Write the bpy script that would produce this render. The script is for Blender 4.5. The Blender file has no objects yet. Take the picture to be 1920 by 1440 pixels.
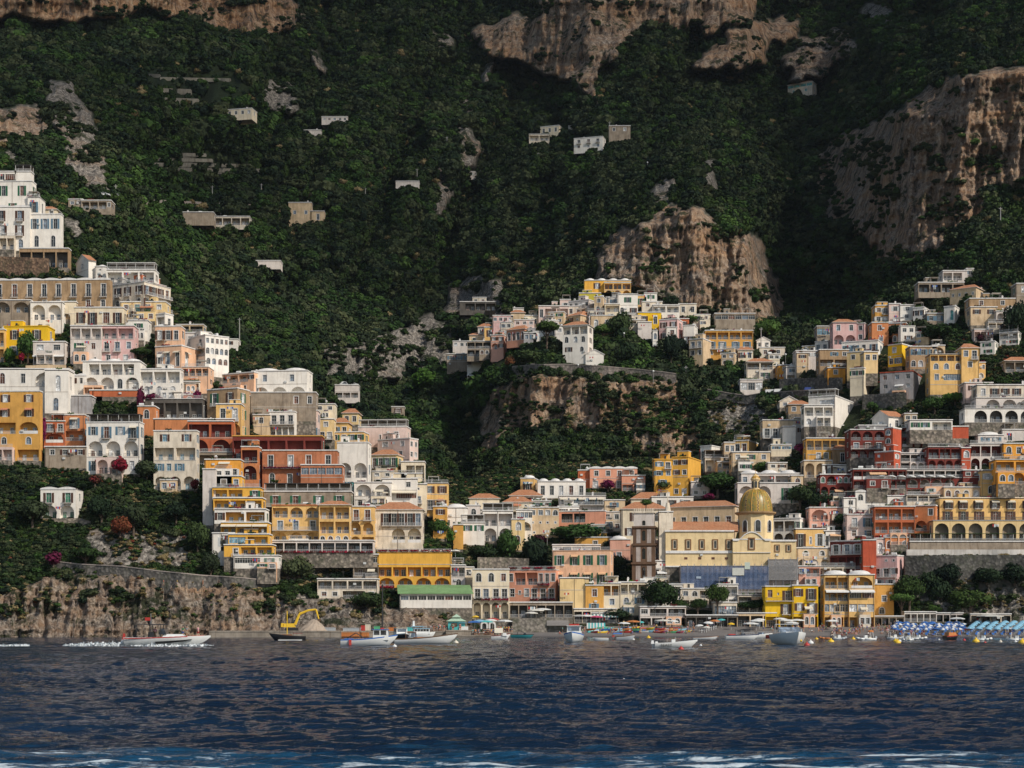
import bpy, math, random
import numpy as np
from mathutils import Vector, Matrix
R = math.radians
sc = bpy.context.scene
col = bpy.data.collections.new("place"); sc.collection.children.link(col)
F, HZ, CH = 3200.0, 1175.0, 3.0          # focal length in photo pixels, horizon row, camera height
RS = random.Random(7)

def P(u, v, D):
    return Vector(((u-960)*D/F, D, CH+(HZ-v)*D/F))

# ------------------------------------------------------------------ materials
MATS = {}
def nt(name):
    m = bpy.data.materials.new(name); m.use_nodes = True
    t = m.node_tree; b = t.nodes['Principled BSDF']
    return m, t, b
def N(t, typ, **kw):
    n = t.nodes.new(typ)
    for k, v in kw.items():
        if k in n.inputs.keys() if isinstance(k, str) else False: n.inputs[k].default_value = v
        else: setattr(n, k, v)
    return n
def noise(t, vec, scale, detail=4, rough=.55, stretch=None):
    n = t.nodes.new('ShaderNodeTexNoise'); n.inputs['Scale'].default_value = scale
    n.inputs['Detail'].default_value = detail; n.inputs['Roughness'].default_value = rough
    if stretch:
        mp = t.nodes.new('ShaderNodeMapping'); mp.inputs['Scale'].default_value = stretch
        t.links.new(vec, mp.inputs['Vector']); vec = mp.outputs[0]
    t.links.new(vec, n.inputs['Vector'])
    return n.outputs['Fac']
def ramp(t, fac, stops):
    r = t.nodes.new('ShaderNodeValToRGB'); e = r.color_ramp.elements
    while len(e) < len(stops): e.new(.5)
    for i, (p, c) in enumerate(stops):
        e[i].position = p; e[i].color = (*c, 1) if len(c) == 3 else c
    t.links.new(fac, r.inputs[0]); return r.outputs[0]
def mix(t, fac, a, b, mode='MIX'):
    m = t.nodes.new('ShaderNodeMix'); m.data_type = 'RGBA'; m.blend_type = mode
    for s, x in ((0, fac), (6, a), (7, b)):
        if hasattr(x, 'is_linked') or hasattr(x, 'node'): t.links.new(x, m.inputs[s])
        elif isinstance(x, (int, float)): m.inputs[s].default_value = x
        else: m.inputs[s].default_value = (*x, 1)
    return m.outputs[2]
def bump(t, b, h, st=.4, dist=.1):
    n = t.nodes.new('ShaderNodeBump'); n.inputs['Strength'].default_value = st; n.inputs['Distance'].default_value = dist
    t.links.new(h, n.inputs['Height']); t.links.new(n.outputs[0], b.inputs['Normal'])
def g(x): return (x, x, x)
def coord(t, o='Object'):
    return t.nodes.new('ShaderNodeTexCoord').outputs[o]
def pos(t): return t.nodes.new('ShaderNodeNewGeometry').outputs['Position']

def stucco(name, c, stain=.5, rough=.9):
    """painted plaster with mottling, run-off streaks and weathered blotches"""
    if name in MATS: return MATS[name]
    m, t, b = nt(name); p = pos(t)
    a = noise(t, p, .35, 5, .6)
    s = noise(t, p, 1.0, 5, .65, (1.3, 1.3, .16))
    f = noise(t, p, 4.5, 3, .6)
    k = 1-.28*stain
    cc = mix(t, 1.0, c, ramp(t, a, [(.36, g(k)), (.58, g(1.0))]), 'MULTIPLY')
    dirt = tuple(min(1, .8*x*y) for x, y in zip(c, (.62, .56, .50)))
    cc = mix(t, ramp(t, s, [(.50, g(0)), (.72, g(.75*stain+.1))]), cc, dirt)
    cc = mix(t, ramp(t, f, [(.5, g(0)), (.66, g(.3*stain))]), cc, tuple(.75*x for x in c))
    t.links.new(cc, b.inputs['Base Color']); b.inputs['Roughness'].default_value = rough
    b.inputs['Specular IOR Level'].default_value = .2
    bump(t, b, f, .35, .06)
    MATS[name] = m; return m
def plain(name, c, rough=.6, metal=0, vary=.18, sc_=2.0):
    if name in MATS: return MATS[name]
    m, t, b = nt(name)
    a = noise(t, pos(t), sc_, 4, .6)
    cc = mix(t, 1.0, c, ramp(t, a, [(.3, g(1-vary)), (.7, g(1.0))]), 'MULTIPLY')
    t.links.new(cc, b.inputs['Base Color']); b.inputs['Roughness'].default_value = rough; b.inputs['Metallic'].default_value = metal
    MATS[name] = m; return m

W_ = dict(
 white=((.84,.78,.70),.45), offwhite=((.80,.69,.55),1.0), palegrey=((.70,.62,.56),.6), grey=((.38,.36,.36),.9), cream=((.80,.68,.50),.6),
 sand=((.70,.52,.33),.9), tan=((.42,.28,.16),1.0), stone=((.36,.29,.22),1.3), darkstone=((.13,.115,.10),1.2), paleyellow=((.80,.58,.29),.6),
 yellow=((.80,.50,.19),.7), gold=((.80,.43,.075),.5), bright=((.82,.50,.025),.4), ochre=((.68,.36,.09),.7), amber=((.80,.36,.06),.6), lime=((.50,.42,.06),.6),
 peach=((.82,.50,.32),.6), pink=((.74,.47,.44),.6), coral=((.74,.34,.22),.5), salmon=((.78,.42,.31),.5), palepink=((.74,.56,.49),.6),
 orange=((.62,.24,.10),.8), brick=((.50,.14,.06),.6), red=((.50,.10,.05),.7), terra=((.50,.19,.095),.9), maroon=((.20,.042,.032),.6), church=((.80,.61,.34),.6), brownstone=((.16,.095,.06),.9))  # maroon and red also stand for shade and sun on two red buildings
def wm(n): return stucco('plaster_'+n, *W_[n])
TRIM = lambda: stucco('white_trim', (.76,.73,.70), .5)
SLAB = lambda: stucco('slab_edge', (.58,.52,.46), .8)
GLASS = {}
def glass(kind='dark'):
    k = 'pane_'+kind
    if k in MATS: return MATS[k]
    c = dict(dark=(.018,.02,.024), blue=(.10,.20,.26), teal=(.03,.26,.25), curtain=(.42,.42,.42), green=(.015,.10,.055), brown=(.09,.03,.015), greyblue=(.10,.13,.17), red=(.12,.02,.02), whitish=(.6,.6,.6))[kind]
    m, t, b = nt(k)
    a = noise(t, pos(t), .9, 2)
    cc = mix(t, ramp(t, a, [(.5, g(0)), (.62, g(1))]), c, tuple(min(1, x*2.2+.015) for x in c))
    t.links.new(cc, b.inputs['Base Color']); b.inputs['Roughness'].default_value = .12 if kind in ('dark','blue','greyblue') else .5
    MATS[k] = m; return m
def tiles():
    if 'roof_tiles' in MATS: return MATS['roof_tiles']
    m, t, b = nt('roof_tiles'); p = coord(t)
    w = t.nodes.new('ShaderNodeTexWave'); w.inputs['Scale'].default_value = 1.1; w.inputs['Distortion'].default_value = .6; w.inputs['Detail'].default_value = 2
    w.bands_direction = 'X'; t.links.new(p, w.inputs['Vector'])
    n = noise(t, p, 1.6, 5, .7); n2 = noise(t, p, .25, 3)
    c = ramp(t, n, [(.25, (.22,.085,.04)), (.5, (.50,.20,.09)), (.75, (.66,.34,.19))])
    c = mix(t, ramp(t, n2, [(.35, g(0)), (.7, g(.35))]), c, (.55,.33,.2))
    c = mix(t, .35, c, ramp(t, w.outputs['Fac'], [(.2, g(.35)), (.7, g(1))]), 'MULTIPLY')
    t.links.new(c, b.inputs['Base Color']); b.inputs['Roughness'].default_value = .9
    bump(t, b, w.outputs['Fac'], .6, .15)
    MATS['roof_tiles'] = m; return m
def masonry(name='rubble_wall', c0=(.10,.085,.07), c1=(.36,.30,.24)):
    if name in MATS: return MATS[name]
    m, t, b = nt(name); p = pos(t)
    vo = t.nodes.new('ShaderNodeTexVoronoi'); vo.inputs['Scale'].default_value = 1.2; t.links.new(p, vo.inputs['Vector'])
    n = noise(t, p, .3, 5, .65)
    c = ramp(t, vo.outputs['Color'], [(.1, c0), (.9, c1)])
    c = mix(t, ramp(t, vo.outputs['Distance'], [(.3, g(0)), (.75, g(.6))]), c, tuple(x*.6 for x in c0))
    c = mix(t, ramp(t, n, [(.5, g(0)), (.72, g(.8))]), c, (.05,.06,.03))
    t.links.new(c, b.inputs['Base Color']); b.inputs['Roughness'].default_value = .95
    bump(t, b, vo.outputs['Distance'], .8, .2)
    MATS[name] = m; return m
def rockmat():
    m, t, b = nt('limestone_and_scrub'); p = pos(t)
    at = t.nodes.new('ShaderNodeAttribute'); at.attribute_name = 'rock'; rk = at.outputs['Fac']
    aw = t.nodes.new('ShaderNodeAttribute'); aw.attribute_name = 'warm'; wa = aw.outputs['Fac']
    at2 = t.nodes.new('ShaderNodeAttribute'); at2.attribute_name = 'fine'; fi = at2.outputs['Fac']
    big = noise(t, p, .03, 6, .65); st = noise(t, p, .16, 6, .7, (1.8, 1.8, .22)); hs = noise(t, p, .12, 5, .6, (.35, .35, 2.6))
    fn = noise(t, p, .7, 6, .7)
    vo = t.nodes.new('ShaderNodeTexVoronoi'); vo.feature = 'DISTANCE_TO_EDGE'; vo.inputs['Scale'].default_value = .22
    wv = t.nodes.new('ShaderNodeVectorMath'); wv.operation = 'MULTIPLY_ADD'; nz = t.nodes.new('ShaderNodeTexNoise'); nz.inputs['Scale'].default_value = .15; nz.inputs['Detail'].default_value = 4
    t.links.new(p, nz.inputs['Vector']); t.links.new(nz.outputs['Color'], wv.inputs[0]); wv.inputs[1].default_value = (9, 9, 9); t.links.new(p, wv.inputs[2])
    t.links.new(wv.outputs[0], vo.inputs['Vector'])
    grey = ramp(t, fn, [(.36, (.05,.046,.043)), (.5, (.21,.185,.16)), (.64, (.50,.45,.39))])
    warm = ramp(t, st, [(.36, (.11,.055,.03)), (.5, (.36,.20,.105)), (.66, (.58,.42,.28))])
    sel = mix(t, .5, big, hs)
    f1 = t.nodes.new('ShaderNodeMath'); f1.operation = 'ADD'; t.links.new(wa, f1.inputs[0]); t.links.new(sel, f1.inputs[1])
    rc = mix(t, ramp(t, f1.outputs[0], [(.62, g(0)), (.92, g(1))]), grey, warm)
    rc = mix(t, ramp(t, st, [(.33, g(.8)), (.44, g(0))]), rc, (.05,.045,.043))
    rc = mix(t, ramp(t, vo.outputs['Distance'], [(.0, g(.22)), (.035, g(0))]), rc, (.06,.05,.04))
    # ledges with grass and moss
    rc = mix(t, ramp(t, noise(t, p, .09, 6, .75, (1, 1, 1.8)), [(.54, g(0)), (.60, g(.9))]), rc, (.022,.032,.012))
    soil = ramp(t, fn, [(.3, (.010,.016,.007)), (.6, (.022,.034,.012)), (.8, (.07,.062,.035))])
    cc = mix(t, rk, soil, rc)
    t.links.new(cc, b.inputs['Base Color']); b.inputs['Roughness'].default_value = .95; b.inputs['Specular IOR Level'].default_value = .15
    hh = mix(t, .5, st, fn); hh = mix(t, .12, hh, ramp(t, vo.outputs['Distance'], [(0, g(0)), (.12, g(1))]))
    bump(t, b, hh, 1.0, 3.2)
    return m
def leafmat(name, cs, gscale=.02, trans=.0):
    if name in MATS: return MATS[name]
    m, t, b = nt(name)
    oi = t.nodes.new('ShaderNodeObjectInfo').outputs['Random']
    a = noise(t, pos(t), gscale, 4, .6); f = noise(t, pos(t), .45, 3, .6)
    k = mix(t, .5, a, oi); k = mix(t, .35, k, f)
    c = ramp(t, k, [(.33, cs[0]), (.5, cs[1]), (.64, cs[2])])
    t.links.new(c, b.inputs['Base Color']); b.inputs['Roughness'].default_value = .75; b.inputs['Specular IOR Level'].default_value = .12
    MATS[name] = m; return m

# ------------------------------------------------------------------ mesh helper
class MB:
    def __init__(s): s.v = []; s.f = []; s.m = []
    def face(s, pts, m=0):
        i = len(s.v); s.v += [tuple(p) for p in pts]; s.f.append(tuple(range(i, i+len(pts)))); s.m.append(m)
    def box(s, x0, x1, y0, y1, z0, z1, m=0, M=None):
        c = [Vector((x, y, z)) for z in (z0, z1) for y in (y0, y1) for x in (x0, x1)]
        if M is not None: c = [M @ p for p in c]
        i = len(s.v); s.v += [tuple(p) for p in c]
        for q in ((0,2,3,1),(4,5,7,6),(0,1,5,4),(1,3,7,5),(3,2,6,7),(2,0,4,6)):
            s.f.append(tuple(i+k for k in q)); s.m.append(m)
    def tube(s, a, b, r, r2=None, n=8, m=0, cap=True):
        a = Vector(a); b = Vector(b); r2 = r if r2 is None else r2
        d = (b-a).normalized(); x = d.orthogonal().normalized(); y = d.cross(x)
        i = len(s.v)
        for p, rr in ((a, r), (b, r2)):
            for k in range(n):
                q = 2*math.pi*k/n; s.v.append(tuple(p+x*math.cos(q)*rr+y*math.sin(q)*rr))
        for k in range(n):
            s.f.append((i+k, i+(k+1)%n, i+n+(k+1)%n, i+n+k)); s.m.append(m)
        if cap:
            s.f.append(tuple(i+k for k in range(n))[::-1]); s.m.append(m); s.f.append(tuple(i+n+k for k in range(n))); s.m.append(m)
    def lathe(s, c, prof, n=16, m=0, sx=1, sy=1, ph=0, a0=0, a1=2*math.pi):
        """profile [(radius, z)], revolved about the vertical through c"""
        i = len(s.v); full = abs(a1-a0-2*math.pi) < 1e-6; nn = n if full else n+1
        for r, z in prof:
            for k in range(nn):
                q = a0+(a1-a0)*k/n+ph; s.v.append((c[0]+r*sx*math.cos(q), c[1]+r*sy*math.sin(q), c[2]+z))
        for j in range(len(prof)-1):
            for k in range(n):
                k2 = (k+1) % nn if full else k+1
                s.f.append((i+j*nn+k, i+j*nn+k2, i+(j+1)*nn+k2, i+(j+1)*nn+k)); s.m.append(m)
    def loft(s, rings, m=0, closed=True, caps=True):
        i = len(s.v); n = len(rings[0])
        for r in rings: s.v += [tuple(p) for p in r]
        for j in range(len(rings)-1):
            for k in range(n if closed else n-1):
                s.f.append((i+j*n+k, i+j*n+(k+1)%n, i+(j+1)*n+(k+1)%n, i+(j+1)*n+k)); s.m.append(m)
        if caps:
            s.f.append(tuple(i+k for k in range(n))[::-1]); s.m.append(m)
            s.f.append(tuple(i+(len(rings)-1)*n+k for k in range(n))); s.m.append(m)
    def mesh(s, name, mats, smooth=False):
        me = bpy.data.meshes.new(name); me.from_pydata(s.v, [], s.f)
        for mt in mats: me.materials.append(mt)
        if len(mats) > 1: me.polygons.foreach_set('material_index', s.m)
        if smooth: me.polygons.foreach_set('use_smooth', [True]*len(s.f))
        me.update(); return me
    def build(s, name, mats, parent=None, smooth=False, loc=None, rz=0):
        return link(name, s.mesh(name, mats if isinstance(mats, (list, tuple)) else [mats], smooth), parent, loc, rz)
def link(name, me, parent=None, loc=None, rz=0):
    o = bpy.data.objects.new(name, me); col.objects.link(o)
    if parent is not None: o.parent = parent
    if loc is not None: o.location = loc
    if rz: o.rotation_euler[2] = rz
    return o
def tag(o, label, cat, group=None, kind=None):
    o['label'] = label; o['category'] = cat
    if group: o['group'] = group
    if kind: o['kind'] = kind
    return o
def thing(name, label, cat, loc=(0,0,0), rz=0, group=None):
    return tag(link(name, None, None, loc, rz), label, cat, group)
def copy_tree(o, parent=None):
    c = o.copy(); col.objects.link(c); c.parent = parent
    for ch in o.children: copy_tree(ch, c)
    return c

# ------------------------------------------------------------------ terrain: depth of the hillside along each bearing
B0 = [(1216,470),(1195,481),(1175,510),(1160,515)]
S0 = [(1216,472),(1196,479)]
COLS = {
 -420: S0+[(1090,492),(900,520),(700,560),(470,612),(320,660),(230,760),(60,980),(0,990),(-100,1080),(-500,1500)],
 0:    S0+[(1090,492),(900,520),(700,560),(470,612),(320,660),(260,740),(205,756),(60,980),(-10,992),(-100,1080),(-500,1500)],
 110:  S0+[(1085,492),(900,524),(700,560),(500,602),(470,640),(350,690),(220,760),(160,800),(60,990),(-10,1002),(-100,1090),(-500,1500)],
 200:  S0+[(1085,493),(900,526),(700,560),(520,600),(495,655),(360,700),(200,830),(60,1000),(-10,1012),(-100,1100),(-500,1500)],
 300:  S0+[(1085,494),(900,528),(700,562),(590,596),(565,680),(400,770),(200,900),(50,1040),(-20,1052),(-100,1120),(-500,1500)],
 430:  S0+[(1090,495),(900,530),(700,575),(680,585),(655,700),(400,840),(200,960),(55,1070),(-20,1085),(-100,1150),(-500,1500)],
 560:  S0+[(1100,500),(900,540),(760,575),(705,600),(680,710),(400,880),(200,990),(60,1090),(-20,1110),(-100,1180),(-500,1500)],
 610:  S0+[(1100,504),(900,548),(790,590),(765,690),(700,730),(640,750),(400,890),(200,1010),(0,1160),(-500,1500)],
 780:  S0+[(1120,504),(950,548),(870,590),(840,700),(700,790),(640,810),(400,920),(200,1040),(0,1180),(-500,1500)],
 860:  S0+[(1130,504),(960,560),(915,600),(890,690),(800,730),(715,755),(690,780),(600,840),(400,960),(200,1060),(0,1200),(-500,1500)],
 930:  B0+[(1000,562),(900,605),(880,640),(800,672),(715,690),(700,700),(620,745),(590,800),(520,830),(400,940),(200,1060),(60,1130),(0,1170),(-500,1500)],
 1000: B0+[(1000,562),(900,605),(870,640),(800,655),(708,665),(690,678),(610,720),(575,770),(450,900),(200,1060),(120,1100),(0,1120),(-500,1500)],
 1100: B0+[(1000,560),(900,600),(865,640),(800,652),(706,660),(690,672),(600,710),(545,745),(440,800),(300,920),(190,1030),(120,1060),(0,1080),(-500,1500)],
 1200: B0+[(1000,560),(890,602),(860,640),(716,658),(700,670),(600,705),(540,738),(420,758),(340,830),(200,1000),(60,1090),(0,1100),(-500,1500)],
 1300: B0+[(1000,556),(900,595),(850,640),(730,660),(700,675),(610,712),(590,735),(400,752),(320,800),(290,850),(200,980),(60,1090),(0,1100),(-500,1500)],
 1400: B0+[(1000,553),(900,585),(820,632),(745,655),(700,675),(610,715),(595,738),(430,762),(380,850),(200,1020),(60,1080),(0,1110),(-500,1500)],
 1465: B0+[(1000,550),(900,575),(800,615),(700,665),(640,710),(590,800),(400,930),(200,1060),(0,1180),(-500,1500)],
 1550: B0+[(1000,546),(900,568),(800,600),(700,645),(620,700),(590,780),(420,880),(400,900),(200,1060),(0,1180),(-500,1500)],
 1650: B0+[(1100,524),(1000,540),(900,560),(800,585),(700,622),(590,670),(560,720),(480,770),(420,785),(300,812),(220,880),(0,1100),(-500,1500)],
 1700: B0+[(1060,528),(1000,537),(900,555),(800,580),(700,612),(600,660),(540,705),(480,728),(330,748),(215,760),(150,860),(0,1020),(-500,1500)],
 1800: [(1216,470),(1195,481),(1177,508),(1165,513),(1120,520),(1045,526),(1040,533),(900,548),(800,572),(700,600),(600,645),(510,685),(430,710),(330,722),(145,736),(100,810),(0,930),(-500,1500)],
 1920: [(1216,470),(1195,481),(1177,508),(1165,513),(1120,520),(1045,525),(1040,533),(900,545),(800,566),(700,594),(600,630),(490,665),(400,702),(330,710),(138,722),(90,770),(0,860),(-500,1500)],
 2340: [(1216,470),(1195,481),(1177,508),(1165,513),(1120,520),(1045,525),(1040,533),(900,545),(800,566),(700,594),(600,630),(490,655),(400,690),(330,700),(138,712),(90,740),(0,830),(-500,1500)],
}
_T = np.random.RandomState(3).rand(256, 256)
def vn(x, y, s=0):
    x = np.asarray(x, float)+s*37.3; y = np.asarray(y, float)+s*11.9
    xi = np.floor(x).astype(int); yi = np.floor(y).astype(int); fx = x-xi; fy = y-yi
    fx = fx*fx*(3-2*fx); fy = fy*fy*(3-2*fy)
    a = _T[xi & 255, yi & 255]; b = _T[(xi+1) & 255, yi & 255]; c = _T[xi & 255, (yi+1) & 255]; d = _T[(xi+1) & 255, (yi+1) & 255]
    return (a*(1-fx)+b*fx)*(1-fy)+(c*(1-fx)+d*fx)*fy
def fbm(x, y, o=5, s=0):
    r = 0; a = .5; t = 0
    for k in range(o): r = r+a*vn(x*2**k, y*2**k, s+k); t += a; a *= .5
    return r/t
def ridge(x, y, o=4, s=0):
    r = 0; a = .5; t = 0
    for k in range(o): r = r+a*(1-abs(2*vn(x*2**k, y*2**k, s+k)-1)); t += a; a *= .5
    return r/t
US = np.arange(-420, 2341, 3.0)
VS = np.concatenate([np.arange(1216, 1150, -2.0), np.arange(1150, -60, -3.0), np.arange(-60, -501, -12.0)])
def base_depth():
    ks = sorted(COLS); vs = VS
    A = np.array([np.interp(-vs, [-p[0] for p in COLS[k]], [p[1] for p in COLS[k]]) for k in ks])   # col, v
    out = np.empty((len(US), len(vs)))
    for j in range(len(vs)): out[:, j] = np.interp(US, ks, A[:, j])
    return out
def inpoly(u, v, poly):
    r = np.zeros(u.shape, bool); n = len(poly)
    for i in range(n):
        x0, y0 = poly[i]; x1, y1 = poly[(i+1) % n]
        if y0 == y1: continue
        c = ((y0 > v) != (y1 > v)) & (u < (x1-x0)*(v-y0)/(y1-y0)+x0)
        r ^= c
    return r
# cliffs: outline on the hillside, how warm the stone is, how strong the relief
ROCK = [
 ([(-420,-60),(552,-60),(554,58),(500,66),(430,60),(380,40),(300,28),(270,22),(240,42),(160,42),(110,48),(60,36),(-420,20)],.38,1.0),
 ([(-420,200),(20,204),(66,192),(92,232),(70,268),(25,250),(0,272),(-420,272)],.24,1.1),
 ([(88,140),(138,160),(168,212),(182,262),(200,325),(210,362),(172,358),(140,325),(124,322),(118,260),(84,215)],.12,1.6),
 ([(510,150),(545,155),(560,210),(520,215),(488,175)],.05,.6),([(575,90),(600,100),(612,145),(590,130)],.08,.6),
 ([(14,284),(34,284),(40,306),(18,308)],.0,.5),([(125,410),(145,420),(150,455),(126,470)],.05,.8),
 ([(812,66),(838,68),(856,96),(812,88)],.1,.7),([(555,26),(600,48),(560,40)],.2,.6),
 ([(880,60),(905,48),(1005,20),(1040,-60),(1440,-60),(1415,34),(1385,46),(1345,64),(1325,70),(1300,40),(1258,58),(1235,48),(1190,60),(1160,100),(1120,125),(1118,180),(1150,192),(1100,180),(1065,150),(1015,140),(990,118),(930,105)],.30,1.3),
 ([(1300,110),(1370,60),(1410,36),(1498,34),(1495,80),(1450,85),(1430,120),(1400,130),(1300,135)],.32,1.0),
 ([(1470,120),(1500,75),(1560,52),(1592,55),(1605,105),(1560,115),(1550,150),(1480,152)],.22,1.0),
 ([(1620,12),(1670,5),(1670,42),(1628,44)],.0,.8),
 ([(858,240),(892,245),(895,290),(888,325),(862,310)],.12,.8),([(820,312),(850,310),(838,345),(845,375),(822,405),(806,395),(826,350)],.12,.8),([(870,186),(886,190),(886,218),(872,210)],.1,.6),([(898,120),(925,112),(915,150),(900,160)],.1,.6),
 ([(1218,350),(1262,338),(1264,378),(1230,388)],.1,.9),([(1322,296),(1352,340),(1345,372),(1316,345)],.05,.8),
 ([(1118,520),(1126,466),(1160,430),(1218,408),(1250,385),(1300,382),(1340,402),(1372,440),(1412,440),(1446,490),(1464,540),(1464,604),(1400,600),(1330,596),(1262,575),(1200,540),(1150,528)],.27,1.2),
 ([(840,530),(900,518),(946,525),(948,590),(880,610),(838,600)],.15,.8),
 ([(605,655),(690,640),(800,590),(850,610),(840,690),(790,700),(735,712),(620,712)],.06,1.0),
 ([(1528,300),(1560,262),(1610,238),(1690,205),(1740,168),(1790,138),(1850,128),(1925,120),(2340,120),(2340,350),(1925,348),(1850,352),(1838,400),(1800,436),(1764,470),(1700,505),(1650,495),(1632,440),(1600,425),(1540,405)],.30,1.25),
 ([(900,840),(902,770),(935,720),(985,700),(1100,704),(1268,715),(1300,760),(1322,850),(1260,870),(1200,850),(1090,800),(1010,808),(960,815)],.30,1.1),
 ([(1330,745),(1420,750),(1440,800),(1380,820),(1320,800)],.0,.5),
 ([(-420,1105),(0,1118),(60,1092),(130,1080),(260,1076),(320,1080),(420,1098),(520,1108),(560,1116),(720,1130),(885,1138),(885,1216),(-420,1216)],.24,2.0),
 ([(160,990),(290,1000),(330,1060),(180,1070)],.1,.4),([(300,1000),(350,985),(360,1060),(320,1070)],.1,.4),
 ([(1700,1045),(2340,1045),(2340,1195),(1840,1180),(1700,1110)],.0,1.0),
 ([(520,1040),(640,1040),(640,1085),(520,1090)],.1,.4),
]
def make_terrain_arrays():
    D = base_depth()
    k = np.array([1, 2, 3, 2, 1.])/9                       # soften the kinks between bearings
    Dp = np.pad(D, ((2, 2), (0, 0)), 'edge'); D = sum(k[i]*Dp[i:i+len(US)] for i in range(5))
    U, V = np.meshgrid(US, VS, indexing='ij')
    rock = np.zeros(U.shape); warm = np.zeros(U.shape); amp = np.zeros(U.shape)
    du = 22*(fbm(U/20, V/20, 5, 2)-.5); dv = 22*(fbm(U/20, V/20, 5, 9)-.5)
    for poly, w, a in ROCK:
        i = inpoly(U+du*1.6, V+dv*1.6, poly); rock[i] = 1; warm[i] = w; amp[i] = a
    def blur(A, n):
        for _ in range(n):
            B = np.pad(A, 1, 'edge'); A = (B[1:-1, 1:-1]*2+B[:-2, 1:-1]+B[2:, 1:-1]+B[1:-1, :-2]+B[1:-1, 2:])/6
        return A
    ampb = blur(amp, 5); rockb = blur(rock, 1)
    hill = np.clip((D-625)/160, 0, 1); near = np.clip((1180-V)/20, 0, 1)
    rel = (11*(ridge(U/64+V/300, V/190, 3, 1)-.5)+9*(ridge(U/17+V/210, V/130, 4, 5)-.5)+4.2*(ridge(U/8, V/19, 4, 8)-.5)+2.2*(fbm(U/70, V/8, 3, 4)-.5))
    scale = np.clip((D-440)/280, .42, 1.15)
    D = D-ampb*rel*scale*np.where(U < 900, 1, near)
    D = D+hill*(1-np.clip(ampb, 0, 1)*.75)*(115*(ridge(U/150+V/420, V/260, 3, 6)-.55)+48*(ridge(U/52+V/160, V/110, 3, 7)-.5))*np.clip((D-600)/330, .3, 1)
    D = D+(1-hill)*near*2.0*(fbm(U/30, V/30, 3, 12)-.5)
    return U, V, D, rockb, warm, ampb
TU, TV, TD, TR, TW, TA = make_terrain_arrays()
def TDat(u, v, A=None):
    A = TD if A is None else A
    fu = (np.asarray(u, float)-US[0])/3.0; fv = np.interp(-np.asarray(v, float), -VS, np.arange(len(VS)))
    iu = np.clip(np.floor(fu).astype(int), 0, len(US)-2); iv = np.clip(np.floor(fv).astype(int), 0, len(VS)-2)
    a = np.clip(fu-iu, 0, 1); b = np.clip(fv-iv, 0, 1)
    return (A[iu, iv]*(1-a)+A[iu+1, iv]*a)*(1-b)+(A[iu, iv+1]*(1-a)+A[iu+1, iv+1]*a)*b
def grid_mesh(name, X, Y, Z):
    nu, nv = X.shape; me = bpy.data.meshes.new(name)
    co = np.stack([X, Y, Z], -1).reshape(-1, 3).astype(np.float32)
    idx = np.arange(nu*nv).reshape(nu, nv)
    q = np.stack([idx[:-1, :-1], idx[1:, :-1], idx[1:, 1:], idx[:-1, 1:]], -1).reshape(-1, 4)
    me.vertices.add(len(co)); me.vertices.foreach_set('co', co.ravel())
    me.loops.add(q.size); me.loops.foreach_set('vertex_index', q.ravel().astype(np.int32))
    me.polygons.add(len(q)); me.polygons.foreach_set('loop_start', np.arange(0, q.size, 4, dtype=np.int32))
    me.polygons.foreach_set('use_smooth', np.ones(len(q), bool))
    me.update(calc_edges=True); me.validate(); return me
def build_terrain():
    me = grid_mesh('hillside', (TU-960)*TD/F, TD, CH+(HZ-TV)*TD/F)
    for n, A in (('rock', TR), ('warm', TW)):
        a = me.attributes.new(n, 'FLOAT', 'POINT'); a.data.foreach_set('value', A.astype(np.float32).ravel())
    me.materials.append(rockmat())
    tag(link('hillside', me), 'steep limestone mountainside with cliffs and scrub rising behind the town', 'hillside', kind='structure')

# ------------------------------------------------------------------ vegetation
def quads_mesh(name, C, Nn, S, asp=1.0, rs=None):
    """many small leaf-sized faces: centres C, normals Nn, half-size S"""
    rs = rs or np.random.RandomState(1); n = len(C)
    r = rs.normal(size=(n, 3)); a = np.cross(Nn, r); a /= np.linalg.norm(a, axis=1)[:, None]+1e-9
    b = np.cross(Nn, a); S = np.asarray(S)[:, None] if np.ndim(S) else S
    v = np.stack([C-a*S-b*S*asp*.6, C+a*S*.35-b*S*asp, C+a*S+b*S*asp*.6, C-a*S*.35+b*S*asp], 1).reshape(-1, 3)
    return v, np.arange(4*n).reshape(-1, 4)
def np_mesh(name, V, Q, mats, tri=None, tm=0):
    me = bpy.data.meshes.new(name); me.vertices.add(len(V)); me.vertices.foreach_set('co', np.asarray(V, np.float32).ravel())
    nq = len(Q); nt_ = 0 if tri is None else len(tri)
    vi = np.concatenate([np.asarray(Q).ravel(), np.asarray(tri).ravel()] if nt_ else [np.asarray(Q).ravel()]).astype(np.int32)
    me.loops.add(len(vi)); me.loops.foreach_set('vertex_index', vi)
    me.polygons.add(nq+nt_)
    st = np.concatenate([np.arange(nq)*4, nq*4+np.arange(nt_)*3]).astype(np.int32)
    me.polygons.foreach_set('loop_start', st)
    for m in mats: me.materials.append(m)
    me.update(calc_edges=True); me.validate(); return me
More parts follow.
